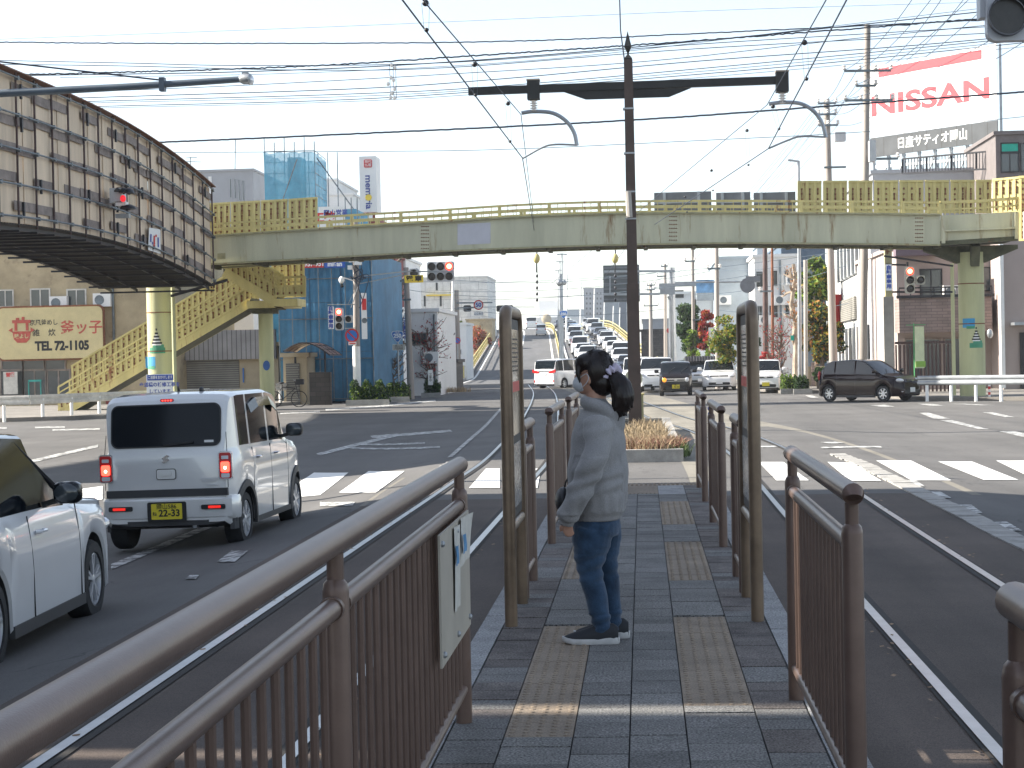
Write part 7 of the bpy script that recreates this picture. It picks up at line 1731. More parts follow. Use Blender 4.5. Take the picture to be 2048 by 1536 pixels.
# billboard roof building
YN = 118.
nb = thing('rooftop_billboard', 'huge white rooftop billboard with red bar, red lettering and grey name strip', 'billboard', W(1870, 330, YN))
A, B, Cc, D = W(1742, 316, YN+5), W(1997, 292, YN-3), W(1990, 90, YN-3), W(1742, 132, YN+5)
e1 = (B-A); e1.z = 0; e1.normalize(); e2 = V(0, 0, 1); nn = V(e1.y, -e1.x, 0)
Lx = (B-A).dot(e1); H0 = W(1742, 290, YN+5).z; H1 = W(1742, 128, YN+5).z
zB = A.z; zT = (Cc.z+D.z)/2
def nbq(u0_, u1_, v0, v1, mat, nm, d=.05, dd=0):
    P = [A+e1*Lx*u+V(0, 0, (zT-zB)*v+(A.z*0)) for u, v in ((u0_, v0), (u1_, v0), (u1_, v1), (u0_, v1))]; return MB().prism([p+nn*dd for p in P], nn*d).build(nm, mat, nb)
M('bill_white', (.62, .61, .61), .6, var=.02); M('bill_red', (.42, .022, .035), .6, var=.05); tiled('bill_grey', (.065, .07, .075), (.04, .04, .04), .8, 20, ms=.02, var=.05)
nbq(0, 1, .22, 1, MT['bill_white'], 'board', .05); nbq(0, 1, .0, .215, MT['bill_grey'], 'name_strip', .06); nbq(.08, .89, .87, .965, MT['bill_red'], 'red_bar', .02, .055)
text('NISSAN', (zT-zB)*.30, MT['bill_red'], nb, A+e1*Lx*.48+V(0, 0, (zT-zB)*.55)+nn*.06, e1, e2, 'lettering', .055, sx=1.62)
text('日産サティオ岡山', (zT-zB)*.13, MT['white'], nb, A+e1*Lx*.50+V(0, 0, (zT-zB)*.11)+nn*.07, e1, e2, 'lettering', .009, sx=.93)
mb = MB()
for k in range(9):
    p = A+e1*Lx*k/8; mb.bar(p-nn*1.0+V(0, 0, -3.2), p-nn*.2+V(0, 0, .1), .14, .14); mb.bar(p-nn*.3+V(0, 0, (zT-zB)), p-nn*.3-V(0, 0, 3), .14, .14, up=(0, 1, 0))
    if k < 8: mb.bar(p-nn*.4+V(0, 0, -2.6), p+e1*Lx/8-nn*.4+V(0, 0, 0), .1, .1)
mb.bar(A-nn*.4+V(0, 0, -.6), B-nn*.4+V(0, 0, -.6), .2, .2); mb.bar(A-nn*.4+V(0, 0, -2.5), B-nn*.4+V(0, 0, -2.5), .2, .2); mb.build('steel_frame', MT['galv'], nb)
building('roof_deck_building', 'building with black roof terrace railing below the rooftop billboard', 1745, 344, 2000, 96, 14, MT['wall_grey'], cat='building')
t = thing('terrace_railing', 'thin black terrace railing under the rooftop billboard', 'railing', W(1900, 340, 95)); mb = MB(); a, b = W(1805, 318, 95), W(2010, 300, 92); a0, b0 = W(1805, 347, 95), W(2010, 336, 92)
mb.bar(a, b, .08, .08); mb.bar(a0, b0, .08, .08)
for k in range(34): u = k/33; mb.bar(a.lerp(b, u), a0.lerp(b0, u), .035 if k % 8 else .1, .03, up=(0, 1, 0))
mb.build('bars', MT['dark_steel'], t)
building('penthouse', 'brown penthouse with green window at the top right behind the yellow screens', 1991, 268, 2140, 90, 8, M('pent', (.15, .13, .125), .7), [(2003, 288, 2036, 304, 1, 'black', 'sign_green'), (2003, 306, 2036, 342, 2, 'black'), (2042, 288, 2060, 342, 1, 'black')])
def acs(bname, lst):
    b = bpy.data.objects[bname]
    for px, py, Y_ in lst:
        c = W(px, py, Y_); MB().box(c, (.8, .3, .6)).build('air_conditioner', MT['white'], b); MB().lathe(c+V(-.1, -.15, 0), [(.22, 0), (.22, .01)], 16, 0, (0, -1, 0)).build('fan_grille', MT['pipe_grey'], b)
acs('white_house_block', [(1532, 640, 111.8), (1562, 600, 111.8), (1585, 560, 111.8)]); acs('restaurant_building', [(205, 600, 79.8), (118, 606, 79.8)]); acs('white_shed', [(862, 715, 91.8)]); acs('apartment_block', [(1905, 585, 77.8)]); acs('white_office_block', [(1450, 600, 117.8), (1490, 640, 117.8)])
for bn, px, y0_, y1_, Y_ in (('restaurant_building', 223, 482, 760, 79.9), ('white_shed', 868, 628, 760, 91.9), ('white_house_block', 1560, 520, 700, 111.9), ('white_office_block', 1500, 520, 720, 117.9)):
    b = bpy.data.objects[bn]; MB().tube([W(px, y0_, Y_), V(W(px, y0_, Y_).x, Y_, -.1)], .06, 8).build('drain_pipe', MT['pipe_grey'], b, True)
# unseen building slabs on the left, added for the foreground shade and sun slit
for (y0_, y1_, lab) in ((8.27, 22.9, 'unseen building slab shading the tram stop from the left, beyond the sun slit'), (-14, 8.12, 'unseen building slab shading the tram stop from the left, nearer than the sun slit')):
    t = thing('shadow_building', lab, 'building', (-27, (y0_+y1_)/2, -.2)); MB().bx(-17.3, -16.5, y0_+.0, y1_, -.2, 22).build('wall', MT['wall_grey'], t)
    for k in range(int((y1_-y0_)/3)):
        for j in range(6): MB().bx(-16.5, -16.44, y0_+1+k*3, y0_+2.6+k*3, 1+j*3.4, 2.9+j*3.4).build('window', MT['glass_win'], t)
# ------------------------------------------------------------ trees and plants
def leafmat(name, col, var=.4):
    m_ = bpy.data.materials.new(name); m_.use_nodes = True; t = m_.node_tree; b = t.nodes['Principled BSDF']; b.inputs['Roughness'].default_value = .6; b.inputs['Specular IOR Level'].default_value = .3
    g_ = node(t, 'ShaderNodeNewGeometry'); rp = node(t, 'ShaderNodeMapRange'); rp.inputs[3].default_value = 1-var; rp.inputs[4].default_value = 1+var
    t.links.new(g_.outputs['Random Per Island'], rp.inputs[0]); mx = node(t, 'ShaderNodeVectorMath', operation='SCALE'); mx.inputs[0].default_value = col; t.links.new(rp.outputs[0], mx.inputs['Scale']); t.links.new(mx.outputs[0], b.inputs['Base Color'])
    tr_ = node(t, 'ShaderNodeBsdfTranslucent'); t.links.new(mx.outputs[0], tr_.inputs[0]); ms = node(t, 'ShaderNodeMixShader'); ms.inputs[0].default_value = .35
    t.links.new(b.outputs[0], ms.inputs[1]); t.links.new(tr_.outputs[0], ms.inputs[2]); t.links.new(ms.outputs[0], t.nodes['Material Output'].inputs[0]); MT[name] = m_; return m_
leafmat('leaf_green', (.045, .085, .02)); leafmat('leaf_dark', (.02, .045, .015)); leafmat('leaf_yellow', (.30, .24, .03)); leafmat('leaf_red', (.34, .035, .035)); leafmat('leaf_lime', (.16, .24, .03)); leafmat('leaf_orange', (.35, .13, .03)); leafmat('leaf_brown', (.16, .085, .03))
M('bark', (.16, .12, .09), .9, var=.3, bump=.6, bs=20); M('bark_pale', (.36, .29, .22), .8, var=.3, vs=2.5, bump=.3)
def leaf(mb, p, s, mi):
    n = Vector((rnd.gauss(0, 1), rnd.gauss(0, 1), rnd.gauss(0, 1)+.4)).normalized(); u = n.orthogonal().normalized(); a = rnd.uniform(0, 6.28); v = n.cross(u); u2 = u*math.cos(a)+v*math.sin(a); v2 = n.cross(u2)
    mb.add([p-u2*s, p-v2*s*.5, p+u2*s, p+v2*s*.5], [(0, 1, 2, 3)], mi)
def tree(name, label, base, h, rad, mats, n=2600, trunk_r=.15, clumps=16, crown_z=.55, ls=.12, squash=1., wts=None, cat='tree', bark='bark', group=None, trunk_h=None):
    t = thing(name, label, cat, base, group); base = Vector(base); ch = h*crown_z; cz = base.z+h-ch/2
    cl = []
    for _ in range(clumps):
        v = Vector((rnd.gauss(0, 1), rnd.gauss(0, 1), rnd.gauss(0, 1))).normalized()*(rnd.random()**.4)
        cl.append((Vector((base.x+v.x*rad*.78, base.y+v.y*rad*.78, cz+v.z*ch/2*.8)), rad*rnd.uniform(.25, .45)))
    tm = MB(); top = Vector((base.x, base.y, cz+ch*.2)); P = [base-V(0, 0, .1), base.lerp(top, .35)+V(rnd.uniform(-.1, .1), 0, 0), base.lerp(top, .7)+V(rnd.uniform(-.15, .15), 0, 0), top]; tm.tube(spline(P, 4), [trunk_r*(1-.75*i/(len(spline(P, 4))-1)) for i in range(len(spline(P, 4)))], 8)
    for c, r in cl[:12]:
        s = P[1].lerp(P[3], rnd.uniform(.0, .8)); tm.tube([s, s.lerp(c, .5)+V(0, 0, -.1), c], [trunk_r*.35, trunk_r*.2, trunk_r*.06], 5)
    tm.build('trunk', MT[bark], t, True)
    lm = MB()
    for i in range(n):
        c, r = rnd.choice(cl); v = Vector((rnd.gauss(0, 1), rnd.gauss(0, 1), rnd.gauss(0, 1))).normalized()*r*(rnd.random()**.33)*rnd.uniform(.8, 1.25)
        v.z *= .75; mi = rnd.choices(range(len(mats)), wts)[0] if wts else rnd.randrange(len(mats)); leaf(lm, c+v, ls*rnd.uniform(.6, 1.3), mi)
    lm.build('crown', [MT[m_] for m_ in mats], t)
    return t
def tpx(name, label, pxc, pyt, Y, rpx, mats, pyb=None, **kw):
    s = 3600/Y; b = W(pxc, 780, Y); b.z = -.1; tp = W(pxc, pyt, Y); h = tp.z+.1; return tree(name, label, b, h, rpx/s, mats, **kw)
tpx('conifer_tree', 'dense dark green tree left of the red maple', 1380, 592, 122, 36, ['leaf_dark', 'leaf_green'], n=5000, clumps=26, crown_z=.85, ls=.16)
tpx('maple_tree', 'bright red maple behind the slim pole', 1420, 608, 112, 24, ['leaf_red', 'leaf_red', 'leaf_orange'], n=3600, clumps=18, crown_z=.8, ls=.13)
tpx('clipped_tree', 'rounded clipped green bush tree below the red maple', 1385, 648, 108, 16, ['leaf_green', 'leaf_lime'], n=2200, clumps=14, crown_z=.8, ls=.1)
tpx('persimmon_tree', 'sparse yellow-green tree behind the right information stand', 1452, 612, 92, 36, ['leaf_yellow', 'leaf_green', 'leaf_lime'], n=3800, clumps=40, crown_z=.9, ls=.09)
tpx('evergreen_tree', 'dark grey-green tree behind the dark thick pole', 1500, 640, 104, 26, ['leaf_dark', 'leaf_green'], n=2600, clumps=16, crown_z=.85, ls=.13)
tpx('maple_tree', 'small red maple in front of the dark pole, above the white kei car', 1535, 690, 90, 20, ['leaf_red'], n=1200, clumps=14, crown_z=.7, ls=.09)
tpx('autumn_tree', 'tall yellow-green tree rising above the others on the right', 1634, 512, 104, 42, ['leaf_lime', 'leaf_yellow', 'leaf_green'], n=5500, clumps=24, crown_z=.45, ls=.16, wts=[3, 1, 3])
tpx('autumn_tree', 'yellow and orange leaved tree between lamp post and utility pole', 1645, 590, 96, 44, ['leaf_yellow', 'leaf_orange', 'leaf_green', 'leaf_dark'], n=5500, clumps=24, crown_z=.9, ls=.13, wts=[3, 1, 2, 2])
tpx('camellia_bush', 'round dark bush at the entrance behind the wine coloured car', 1642, 726, 84, 18, ['leaf_dark', 'leaf_green'], n=1500, clumps=14, crown_z=.95, ls=.08, cat='bush')
tpx('dark_tree', 'dark evergreen tree between the netted building and the plane tree', 772, 640, 96, 26, ['leaf_dark', 'leaf_green'], n=2400, clumps=16, crown_z=.85, ls=.13)
tpx('dark_tree', 'smaller dark evergreen in front of the white shed on the left', 790, 715, 90, 16, ['leaf_dark'], n=1200, clumps=12, crown_z=.9, ls=.1)
tpx('orange_tree', 'yellow-green treetop behind the shop sign', 912, 640, 165, 22, ['leaf_yellow', 'leaf_lime'], n=1500, clumps=12, crown_z=.4, ls=.14)
tpx('ivy_tree', 'orange red tree spreading beside the left information stand', 962, 648, 224, 26, ['leaf_red', 'leaf_orange', 'leaf_brown'], n=4500, clumps=24, crown_z=.9, ls=.13)
# pollarded plane trees
def bare(label, pxb, pyt, Y, sp, seed, bark='bark_pale', leaves=(), n_br=26, tr=.18, name='plane_tree', twig=.03):
    rr_ = random.Random(seed); b = W(pxb, 780, Y); b.z = -.1; top = W(pxb, pyt, Y); t = thing(name, label, 'tree', b); mb0 = None; mb = MB(); lm = MB()
    n = 9; P = [b.lerp(V(b.x, b.y, top.z), k/n)+V(rr_.uniform(-.12, .12), 0, 0) for k in range(n+1)]; mb.tube(P, [tr*(1-.6*k/n)*(1+.25*rr_.random()) for k in range(n+1)], 9)
    for k in range(n_br):
        s = P[rr_.randrange(2 if name != 'plane_tree' else 3, n)]; a = rr_.uniform(0, 6.28); ln = sp*rr_.uniform(.3, 1); q = [s]; d = V(math.cos(a), math.sin(a)*.6, rr_.uniform(.1, .9)).normalized()
        for j in range(4): d = (d+V(rr_.uniform(-.5, .5), rr_.uniform(-.3, .3), rr_.uniform(-.3, .6))).normalized(); q.append(q[-1]+d*ln/4)
        mb.tube(q, [twig*2, twig*1.7, twig*1.8, twig*1.2, twig*.9], 5)
        for j in range(2): 
            e = q[2+j]; d2 = V(rr_.uniform(-1, 1), rr_.uniform(-.6, .6), rr_.uniform(.0, 1)).normalized(); mb.tube([e, e+d2*ln*.25, e+d2*ln*.4+V(0, 0, .1)], [twig, twig*.7, twig*.4], 4)
            if leaves:
                for _ in range(leaves[1]): leaf(lm, e+d2*ln*rr_.uniform(0, .5)+V(rr_.gauss(0, .12), rr_.gauss(0, .12), rr_.gauss(0, .12)), .07, 0)
    mb.build('trunk', MT[bark], t, True)
    if lm.v: lm.build('leaves', MT[leaves[0]], t)
    return t
bare('knotty pollarded plane tree left of the yellow tram plate', 790, 512, 92, 1.7, 3, 'bark', ('leaf_brown', 2), 44, .3, twig=.05)
bare('bleached knotty plane trunk beside the grey lamp post', 1590, 528, 87.5, .9, 5, 'bark_pale', ('leaf_orange', 3), 26, .17, twig=.035)
bare('bare twiggy bush before the left route sign', 790, 720, 86, .9, 8, 'bark', (), 40, .05, 'bare_shrub', .012)
bare('pink berried bare shrub behind the leaning post sign', 857, 655, 92, 1.5, 9, 'bark', ('leaf_red', 5), 60, .06, 'bare_shrub', .012)
bare('bare grey shrub left of the bleached trunk', 1562, 660, 90, 1.2, 12, 'bark', ('leaf_red', 2), 60, .06, 'bare_shrub', .012)
def hedge(name, label, px0, px1, pyt, Y, mats, n=2600, dep=.7, ls=.055, wts=None):
    a, b = W(px0, pyt, Y), W(px1, pyt, Y); t = thing(name, label, 'hedge', ((a.x+b.x)/2, Y, -.1)); mb = MB(); H = a.z+.1
    for _ in range(n):
        u, v = rnd.random(), rnd.random()**.7; p = V(a.x+(b.x-a.x)*u, Y+rnd.uniform(-dep, dep)*(1-.3*v), -.1+H*v*(.85+.2*math.sin(u*19)+.1*rnd.random())); leaf(mb, p, ls*rnd.uniform(.6, 1.4), rnd.choices(range(len(mats)), wts)[0] if wts else rnd.randrange(len(mats)))
    mb.build('leaves', [MT[m_] for m_ in mats], t)
    mb = MB()
    for k in range(14): x = a.x+(b.x-a.x)*(k+.5)/14; mb.tube([(x, Y, -.1), (x+rnd.uniform(-.1, .1), Y, H*.7)], .015, 4)
    mb.build('stems', MT['bark'], t)
    mb = MB(); mb.bx(a.x-.1, b.x+.1, Y-dep-.15, Y-dep, -.2, .05); mb.build('kerb', MT['kerb'], t)
hedge('hedge', 'low dark hedge at the foot of the left concrete pole', 702, 778, 765, 75.2, ['leaf_dark', 'leaf_green', 'leaf_lime'], 4500, wts=[4, 3, 1])
hedge('hedge', 'low hedge with brighter leaves left of the second concrete pole', 778, 818, 768, 80, ['leaf_green', 'leaf_lime', 'leaf_dark'], 3000)
hedge('hedge', 'bushy hedge at the left end of the right pavement corner', 1562, 1588, 752, 81, ['leaf_lime', 'leaf_green'], 2200)
hedge('hedge', 'darker glossy bush next to the bright hedge on the right corner', 1588, 1616, 753, 80, ['leaf_dark', 'leaf_green'], 2200)
hedge('hedge', 'bright lime hedge below the red maple behind the queue', 1374, 1428, 708, 104, ['leaf_lime'], 2600, ls=.09)
hedge('hedge', 'small green plants at the foot of the pink shrub', 850, 880, 762, 88, ['leaf_green', 'leaf_dark'], 1400)
mb = MB(); a = gp(860, 788); blades(mb, a.x, a.y, 2.2, 1.5, 900, .3, -.1, .8, 0, .02); tag(mb.build('weeds', MT['dry_grass']), 'dry yellow weeds along the left kerb', 'weeds', kind='stuff')
t = thing('tiled_wall', 'low wall with dark roof tiles behind the queue on the right', 'wall', W(1410, 720, 101)); a, b = W(1372, 716, 101), W(1445, 724, 101); MB().bx(a.x, b.x, 101, 101.4, -.2, b.z).build('wall', MT['wall_white'], t)
mb = MB()
for k in range(14): x = a.x+(b.x-a.x)*k/13; mb.tube([(x, 100.8, b.z+.02), (x, 101.2, b.z+.3)], .09, 6)
mb.build('tiles', MT['dark_steel'], t)
t = thing('garden_wall', 'pale garden wall with pillar right of the bleached trunk', 'wall', W(1625, 780, 90)); a, b = W(1612, 733, 90), W(1700, 780, 90); MB().bx(a.x, b.x, 90, 90.3, -.2, a.z).build('wall', MT['wall_cream'], t); a, b = W(1623, 725, 89.8), W(1630, 780, 89.8); MB().bx(a.x, b.x, 89.7, 90.1, -.2, a.z).build('pillar', MT['brick_mauve'], t)
# cyclist at the crest
# ------------------------------------------------------------ the waiting pedestrian
PXc, PYc = -.276, 9.45
pd = thing('person', 'person with long dark ponytail, face mask, grey hoodie and jeans standing on the platform', 'person', (PXc, PYc, PZ))
def L_(a, b, z): return V(PXc-a, PYc-b, PZ+z)          # a forward (left in the picture), b towards the camera
def loft(mb, secs, n=24):
    base = len(mb.v)
    for (z, ac, ha, hb, *bc) in secs:
        bc = bc[0] if bc else 0
        for j in range(n):
            th = 2*math.pi*j/n; mb.v.append(L_(ac+ha*math.cos(th), bc+hb*math.sin(th), z))
    for i in range(len(secs)-1):
        for j in range(n): j2 = (j+1) % n; mb.f.append([base+i*n+j, base+(i+1)*n+j, base+(i+1)*n+j2, base+i*n+j2]); mb.m.append(0)
    mb.f.append([base+j for j in range(n)]); mb.m.append(0); mb.f.append([base+(len(secs)-1)*n+j for j in range(n)][::-1]); mb.m.append(0)
def remesh(ob, vox, smooth=6, fac=.5, disp=None):
    md = ob.modifiers.new('r', 'REMESH'); md.mode = 'VOXEL'; md.voxel_size = vox; md.use_smooth_shade = True
    s = ob.modifiers.new('s', 'SMOOTH'); s.iterations = smooth; s.factor = fac
    dg = bpy.context.evaluated_depsgraph_get(); me = bpy.data.meshes.new_from_object(ob.evaluated_get(dg)); ob.modifiers.clear(); mts = list(ob.data.materials); ob.data = me
    if not me.materials:
        for m_ in mts: me.materials.append(m_)
    if disp:
        me.update(); N = [v.normal.copy() for v in me.vertices]
        for v, nn_ in zip(me.vertices, N): v.co += nn_*disp(v.co)
    for p in me.polygons: p.use_smooth = True
    me.update(); return ob
M('skin', (.48, .27, .19), .5, var=.05, vs=8); M('hair', (.018, .012, .010), .34, var=.4, vs=30, spec=.35)
M('scrunchie', (.52, .47, .58), .8, var=.1, vs=20); M('mask_white', (.52, .54, .57), .8, var=.03)
M('shoe_black', (.015, .017, .022), .7, var=.1); M('sole_white', (.5, .5, .5), .6, var=.1, vs=20)
def fabric(name, col, sc1, sc2, var, fine=.25):
    m_ = M(name, col, .92, var=var, vs=sc1, speck=fine, spk=sc2, bump=.25, bs=sc2*.6, spec=.15); m_.node_tree.nodes['Principled BSDF'].inputs['Sheen Weight'].default_value = .25; return m_
fabric('hoodie_grey', (.27, .265, .265), 5, 420, .10, .3); fabric('denim', (.036, .07, .125), 7, 500, .35, .3); fabric('denim_dark', (.028, .06, .12), 7, 500, .3, .3)
# body: head, neck, arms with hands, trunk and legs as one surface
bm_ = MB(); ry = Matrix.Rotation(R(-22), 3, 'Z')
hc = L_(-.018, .0, 1.405)
def hd(a, b, z): v = ry @ V(-a, -b, 0); return hc+V(v.x, v.y, z)
bm_.ell(hc, (.088, .074, .115), 16, 0, ry); bm_.ell(hd(.05, 0, -.065), (.042, .045, .045), 10, 0, ry)
bm_.ell(hd(.092, 0, -.02), (.018, .012, .022), 8, 0, ry)
for s in (1, -1): bm_.ell(hd(-.005, s*.074, -.022), (.018, .009, .032), 8, 0, ry)
bm_.tube([L_(-.03, 0, 1.16), L_(-.035, 0, 1.25), L_(-.03, 0, 1.34)], [.062, .052, .05], 14)
loft(bm_, [(.60, -.02, .10, .15), (.8, -.02, .1, .14), (1.05, -.03, .11, .17), (1.18, -.035, .07, .14), (1.22, -.035, .05, .06)])
for s in (1, -1):
    bm_.tube([L_(-.035, s*.15, 1.17), L_(-.02, s*.205, .92), L_(.09, s*.19, .70), L_(.125, s*.18, .645)], [.05, .04, .032, .024], 12)
    bm_.ell(L_(.122, s*.19, .635), (.028, .017, .030), 8)
    for k, (da, dl) in enumerate(((.022, .045), (.007, .052), (-.008, .049), (-.021, .04))):
        p = L_(.124+da*.9, s*.19, .618); bm_.tube([p, p+V(.004, s*.006, -dl*.55), p+V(.012, s*.014, -dl)], [.0095, .009, .0075], 8)
    p = L_(.145, s*.182, .642); bm_.tube([p, p+V(-.016, s*.01, -.028), p+V(-.014, s*.016, -.05)], [.0105, .0095, .008], 8)
    a0_ = 0 if s > 0 else -.045
    bm_.tube([L_(-.015+a0_*.5, s*.085, .62), L_(.035+a0_*2.0, s*.085, .40), L_(-.02+a0_, s*.085, .2), L_(-.05+a0_, s*.085, .05)], [.07, .05, .042, .032], 14)
    bm_.ell(L_(-.03+a0_, s*.085, .04), (.06, .03, .03), 8)
bo = remesh(bm_.build('body', MT['skin'], pd), .0065, 3)
# eyes and brows mostly hidden, facing away
mb = MB()
for s in (1, -1): mb.ell(hd(.078, s*.032, .008), (.012, .014, .007), 8, 0, ry)
mb.build('eyes', MT['white'], pd, True); mb = MB()
for s in (1, -1): mb.ell(hd(.086, s*.032, .008), (.006, .006, .006), 6, 0, ry)
mb.build('pupils', MT['black'], pd, True)
# mask with ear loop
mb = MB(); mb.ell(hd(.055, 0, -.052), (.058, .058, .05), 14, 0, ry, lambda v: 1 if v.x < .35 else .82); mk = mb.build('face_mask', MT['mask_white'], pd, True)
mb = MB()
for s in (1, -1): mb.tube(spline([hd(.06, s*.058, -.03), hd(.03, s*.078, -.012), hd(.0, s*.085, .0), hd(-.012, s*.086, -.02), hd(.0, s*.083, -.045), hd(.03, s*.075, -.07), hd(.05, s*.056, -.08)], 5), .0022, 5)
mb.build('ear_loop', MT['mask_white'], mk)
# hair
mb = MB(); mb.ell(hd(-.022, 0, .014), (.098, .085, .116), 20, 0, ry, lambda v: 1 if (v.x > -.30 or v.z > .45) else .80)
mb.ell(hd(.022, .028, .055), (.066, .056, .055), 12, 0, ry); mb.ell(hd(.022, -.028, .055), (.066, .056, .055), 12, 0, ry); mb.ell(hd(-.055, 0, -.05), (.065, .072, .07), 12, 0, ry)
mb.tube([hd(.058, .062, .05), hd(.052, .078, .0), hd(.04, .080, -.05)], [.018, .013, .005], 8)
def strands(co): return .0007*math.sin(co.x*420+co.z*130)+.0005*math.sin(co.x*260-co.z*70+co.y*300)
h_ = remesh(mb.build('hair', MT['hair'], pd), .006, 8, .5, strands)
mb = MB(); Pp = [hd(-.11, .0, .0), hd(-.135, .01, -.03), hd(-.165, .015, -.075), hd(-.175, .02, -.13), hd(-.165, .02, -.185), hd(-.15, .02, -.225)]
S_ = spline(Pp, 5); K = len(S_); rad = [(.024, .047, .058, .058, .042, .014)[min(5, int(i/5))]*(1-(i/5) % 1)+(.024, .047, .058, .058, .042, .014)[min(5, int(i/5)+1)]*((i/5) % 1) for i in range(K)]
mb.tube(S_, rad, 20)
rh = random.Random(4)
for k in range(46):
    a = rh.uniform(0, 6.28); j0 = rh.randrange(0, 10); pts = []
    for j in range(j0, min(K, j0+16), 3):
        rr_ = rad[j]*rh.uniform(.92, 1.04); pts.append(S_[j]+V(rr_*math.cos(a), rr_*math.sin(a), 0)*.98+V(0, 0, 0))
    pts.append(pts[-1]+V(rh.uniform(-.012, .012), 0, -rh.uniform(.01, .035)))
    mb.tube(spline(pts, 3), .0055, 5)
remesh(mb.build('ponytail', MT['hair'], h_), .0055, 7, .5, strands)
hs_ = MB()
for k in range(150):
    s0 = rh.uniform(-1.25, 1.25); h0 = rh.uniform(-.35, 1.0); pts = []
    for j in range(7):
        u = j/6; el = (h0*1.45)*(1-u)**.8; az = s0*(1-u*.9); x_ = -.024+.105*math.cos(el)*math.cos(az)*(1-2*u)*1.0; 
        d = V(math.cos(math.pi*u*.92)*math.cos(az*.9), math.sin(az*1.1)*(.35+.65*math.sin(math.pi*min(1, u+.1))), math.sin(el)*.9+.25*math.sin(math.pi*u)).normalized()
        pts.append(hd(-.022+.0992*d.x, .0862*d.y, .014+.1172*d.z))
    hs_.tube(pts, [.0011]*7, 4)
hs_.build('hair_strands', MT['hair'], h_)
mb = MB(); N = 60; cpt = hd(-.108, .004, .0); axd = (Pp[1]-Pp[0]).normalized(); u_ = axd.orthogonal().normalized(); v_ = axd.cross(u_); b0 = 0
for i in range(N):
    th = 2*math.pi*i/N; d = u_*math.cos(th)+v_*math.sin(th); rt = .023*(1+.28*math.sin(11*th)); R0 = .034+.004*math.sin(7*th)
    for j in range(10): ph = 2*math.pi*j/10; mb.v.append(cpt+d*(R0+rt*math.cos(ph))+axd*(rt*.85*math.sin(ph)+.004*math.sin(9*th)))
for i in range(N):
    for j in range(10): i2, j2 = (i+1) % N, (j+1) % 10; mb.f.append([i*10+j, i2*10+j, i2*10+j2, i*10+j2]); mb.m.append(0)
mb.build('scrunchie', MT['scrunchie'], h_, True)
# hoodie
mb = MB(); loft(mb, [(.64, -.022, .128, .18), (.665, -.022, .134, .185), (.69, -.025, .152, .205), (.77, -.028, .160, .215), (.88, -.032, .160, .215), (1.0, -.036, .152, .205), (1.10, -.040, .134, .185), (1.16, -.042, .118, .155), (1.205, -.042, .09, .11), (1.24, -.035, .068, .075), (1.262, -.028, .058, .060), (1.282, -.022, .056, .056)], 30)
for s in (1, -1):
    mb.tube(spline([L_(-.045, s*.125, 1.155), L_(-.035, s*.200, 1.04), L_(-.002, s*.252, .92), L_(.052, s*.250, .82), L_(.105, s*.228, .72), L_(.125, s*.21, .668)], 4), [.075+.012*math.sin(i*1.1)*.4-(.0009*i) for i in range(21)], 16)
    mb.tube([L_(.122, s*.20, .68), L_(.134, s*.195, .628)], [.046, .040], 16)
# hood folded on the back
hp_ = [L_(.035, .045, 1.262), L_(-.01, .092, 1.25), L_(-.07, .105, 1.222), L_(-.125, .075, 1.185), L_(-.15, 0, 1.168), L_(-.125, -.075, 1.185), L_(-.07, -.105, 1.222), L_(-.01, -.092, 1.25), L_(.035, -.045, 1.262)]
mb.tube(spline(hp_, 4), .034, 12); mb.ell(L_(-.135, 0, 1.14), (.05, .10, .06), 10)
rw_ = random.Random(11); fold = [(rw_.uniform(-.1, .1), rw_.uniform(.0, 6), rw_.uniform(14, 34), rw_.uniform(8, 22)) for _ in range(6)]
def wr(co):
    z = co.z; a = -co.x; b = -co.y; s = 0
    for (o1, ph, fz_, fa) in fold: s += math.sin(fz_*z+fa*a*1.4+ph+3*math.sin(6*z+o1*30))
    k = .0042*s/2.2
    if b > .12: k += .006*max(-1, math.sin(60*z+24*a+2*math.sin(22*z)))*(1 if z < .98 else .35)     # sleeve folds
    if .69 < z < .78: k += .003*math.sin(95*a+40*b)
    if z < .685: k = .0012*math.sin(420*(a+b*.6))
    return k
hb_ = remesh(mb.build('hoodie', MT['hoodie_grey'], pd), .0075, 7, .5, wr)
# jeans
mb = MB(); loft(mb, [(.56, -.02, .118, .175), (.62, -.018, .128, .18), (.66, -.02, .11, .165)], 24)
JL = {1: [(-.008, .60, .106), (.006, .52, .102), (.016, .44, .080), (.018, .38, .065), (-.004, .29, .061), (-.022, .2, .056), (-.036, .12, .050), (-.042, .065, .050), (-.044, .042, .052)],
      -1: [(-.050, .60, .100), (-.056, .52, .094), (-.055, .44, .074), (-.066, .38, .062), (-.075, .29, .059), (-.085, .2, .054), (-.092, .12, .049), (-.095, .065, .049), (-.095, .045, .050)]}
for s in (1, -1): mb.tube([L_(a, s*.085, z) for a, z, r in JL[s]], [r for a, z, r in JL[s]], 18)
def wj(co):
    z = co.z; a = -co.x; k = .0016*math.sin(40*z+30*a)
    if z < .16: k += .0048*math.sin(120*z+26*a+math.sin(30*a))
    if .32 < z < .47: k += .0034*math.sin(95*z+30*a)
    if z > .5: k += .002*math.sin(70*z-50*a)
    return k
remesh(mb.build('jeans', MT['denim'], pd), .007, 4, .5, wj)
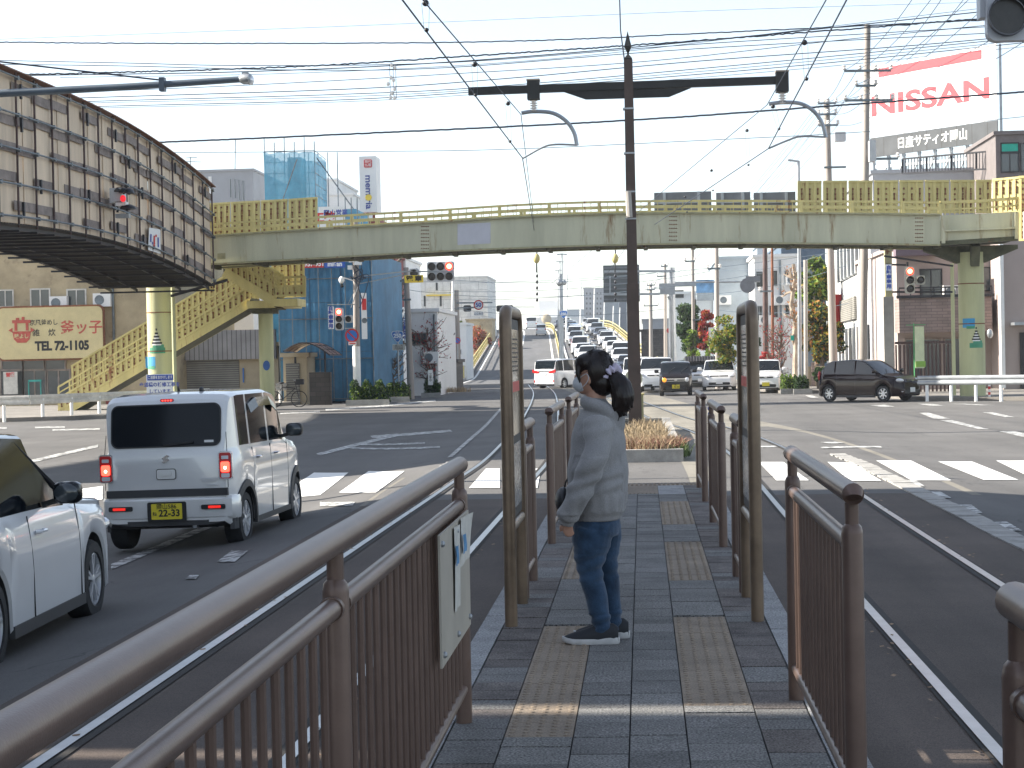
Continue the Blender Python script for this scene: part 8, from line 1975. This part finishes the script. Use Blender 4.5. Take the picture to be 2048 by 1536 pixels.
# shoes
for s, a0_, b0_ in ((1, .0, .095), (-1, -.052, -.09)):
    c = lambda a, b, z: L_(a+a0_, b0_+b, z)
    up = MB(); secs = [(-.125, .030, .03, .062), (-.10, .038, .036, .078), (-.05, .04, .038, .082), (.0, .042, .036, .066), (.05, .046, .033, .05), (.10, .046, .029, .038), (.14, .036, .024, .028), (.16, .02, .02, .02)]
    n_ = 14; 
    for (a, hb2, zc, hz) in secs:
        for j in range(n_): th = 2*math.pi*j/n_; up.v.append(c(a, hb2*math.cos(th), max(.014, zc+hz*.9*math.sin(th))))
    for i in range(len(secs)-1):
        for j in range(n_): j2 = (j+1) % n_; up.f.append([i*n_+j, i*n_+j2, (i+1)*n_+j2, (i+1)*n_+j]); up.m.append(0)
    up.f.append(list(range(n_))[::-1]); up.m.append(0); up.f.append([(len(secs)-1)*n_+j for j in range(n_)]); up.m.append(0)
    sh = up.build('shoe', MT['shoe_black'], pd, True)
    so_ = MB(); pr = [(-.132, .018), (-.12, .034), (-.08, .041), (-.02, .040), (.05, .048), (.11, .048), (.15, .034), (.168, .012)]
    P = [(a, b) for a, b in pr]+[(a, -b) for a, b in pr[::-1]]; nb_ = len(P); 
    for z, k in ((.001, .93), (.008, 1.0), (.026, 1.0), (.030, .96)):
        for a, b in P: so_.v.append(c(a*(1 if z > .005 else .96)+.0, b*k, z+(.012*max(0, (a-.09)/.08)**1.5)+(.006 if a < -.06 and z > .02 else 0)))
    for i in range(3):
        for j in range(nb_): j2 = (j+1) % nb_; so_.f.append([i*nb_+j, i*nb_+j2, (i+1)*nb_+j2, (i+1)*nb_+j]); so_.m.append(0)
    so_.f.append(list(range(nb_))[::-1]); so_.m.append(0); so_.f.append([3*nb_+j for j in range(nb_)]); so_.m.append(0)
    so_.build('sole', MT['sole_white'], sh, True, ang=50)
# small dark bag held in front
t = thing('handbag', 'dark bag hanging in front of the pedestrian, half hidden by the sleeve', 'bag', L_(.15, -.1, .62)); mb = MB(); mb.ell(L_(.15, .02, .745), (.045, .11, .07), 10); mb.build('bag_body', MT['black'], t, True); MB().tube([L_(.15, .0, .79), L_(.135, .0, .84), L_(.11, .0, .88)], .005, 5).build('strap', MT['black'], t)
# ------------------------------------------------------------ air
mh = bpy.data.materials.new('haze'); mh.use_nodes = True; tn = mh.node_tree; tn.nodes.remove(tn.nodes['Principled BSDF'])
pv = tn.nodes.new('ShaderNodeVolumePrincipled'); pv.inputs['Color'].default_value = (.86, .92, 1, 1); pv.inputs['Density'].default_value = .00032; pv.inputs['Anisotropy'].default_value = .2
tn.links.new(pv.outputs[0], tn.nodes['Material Output'].inputs['Volume'])
o = MB().bx(-3200, 3200, -400, 4700, -6, 34).build('haze', mh); tag(o, kind='stuff')
sc.cycles.volume_bounces = 0
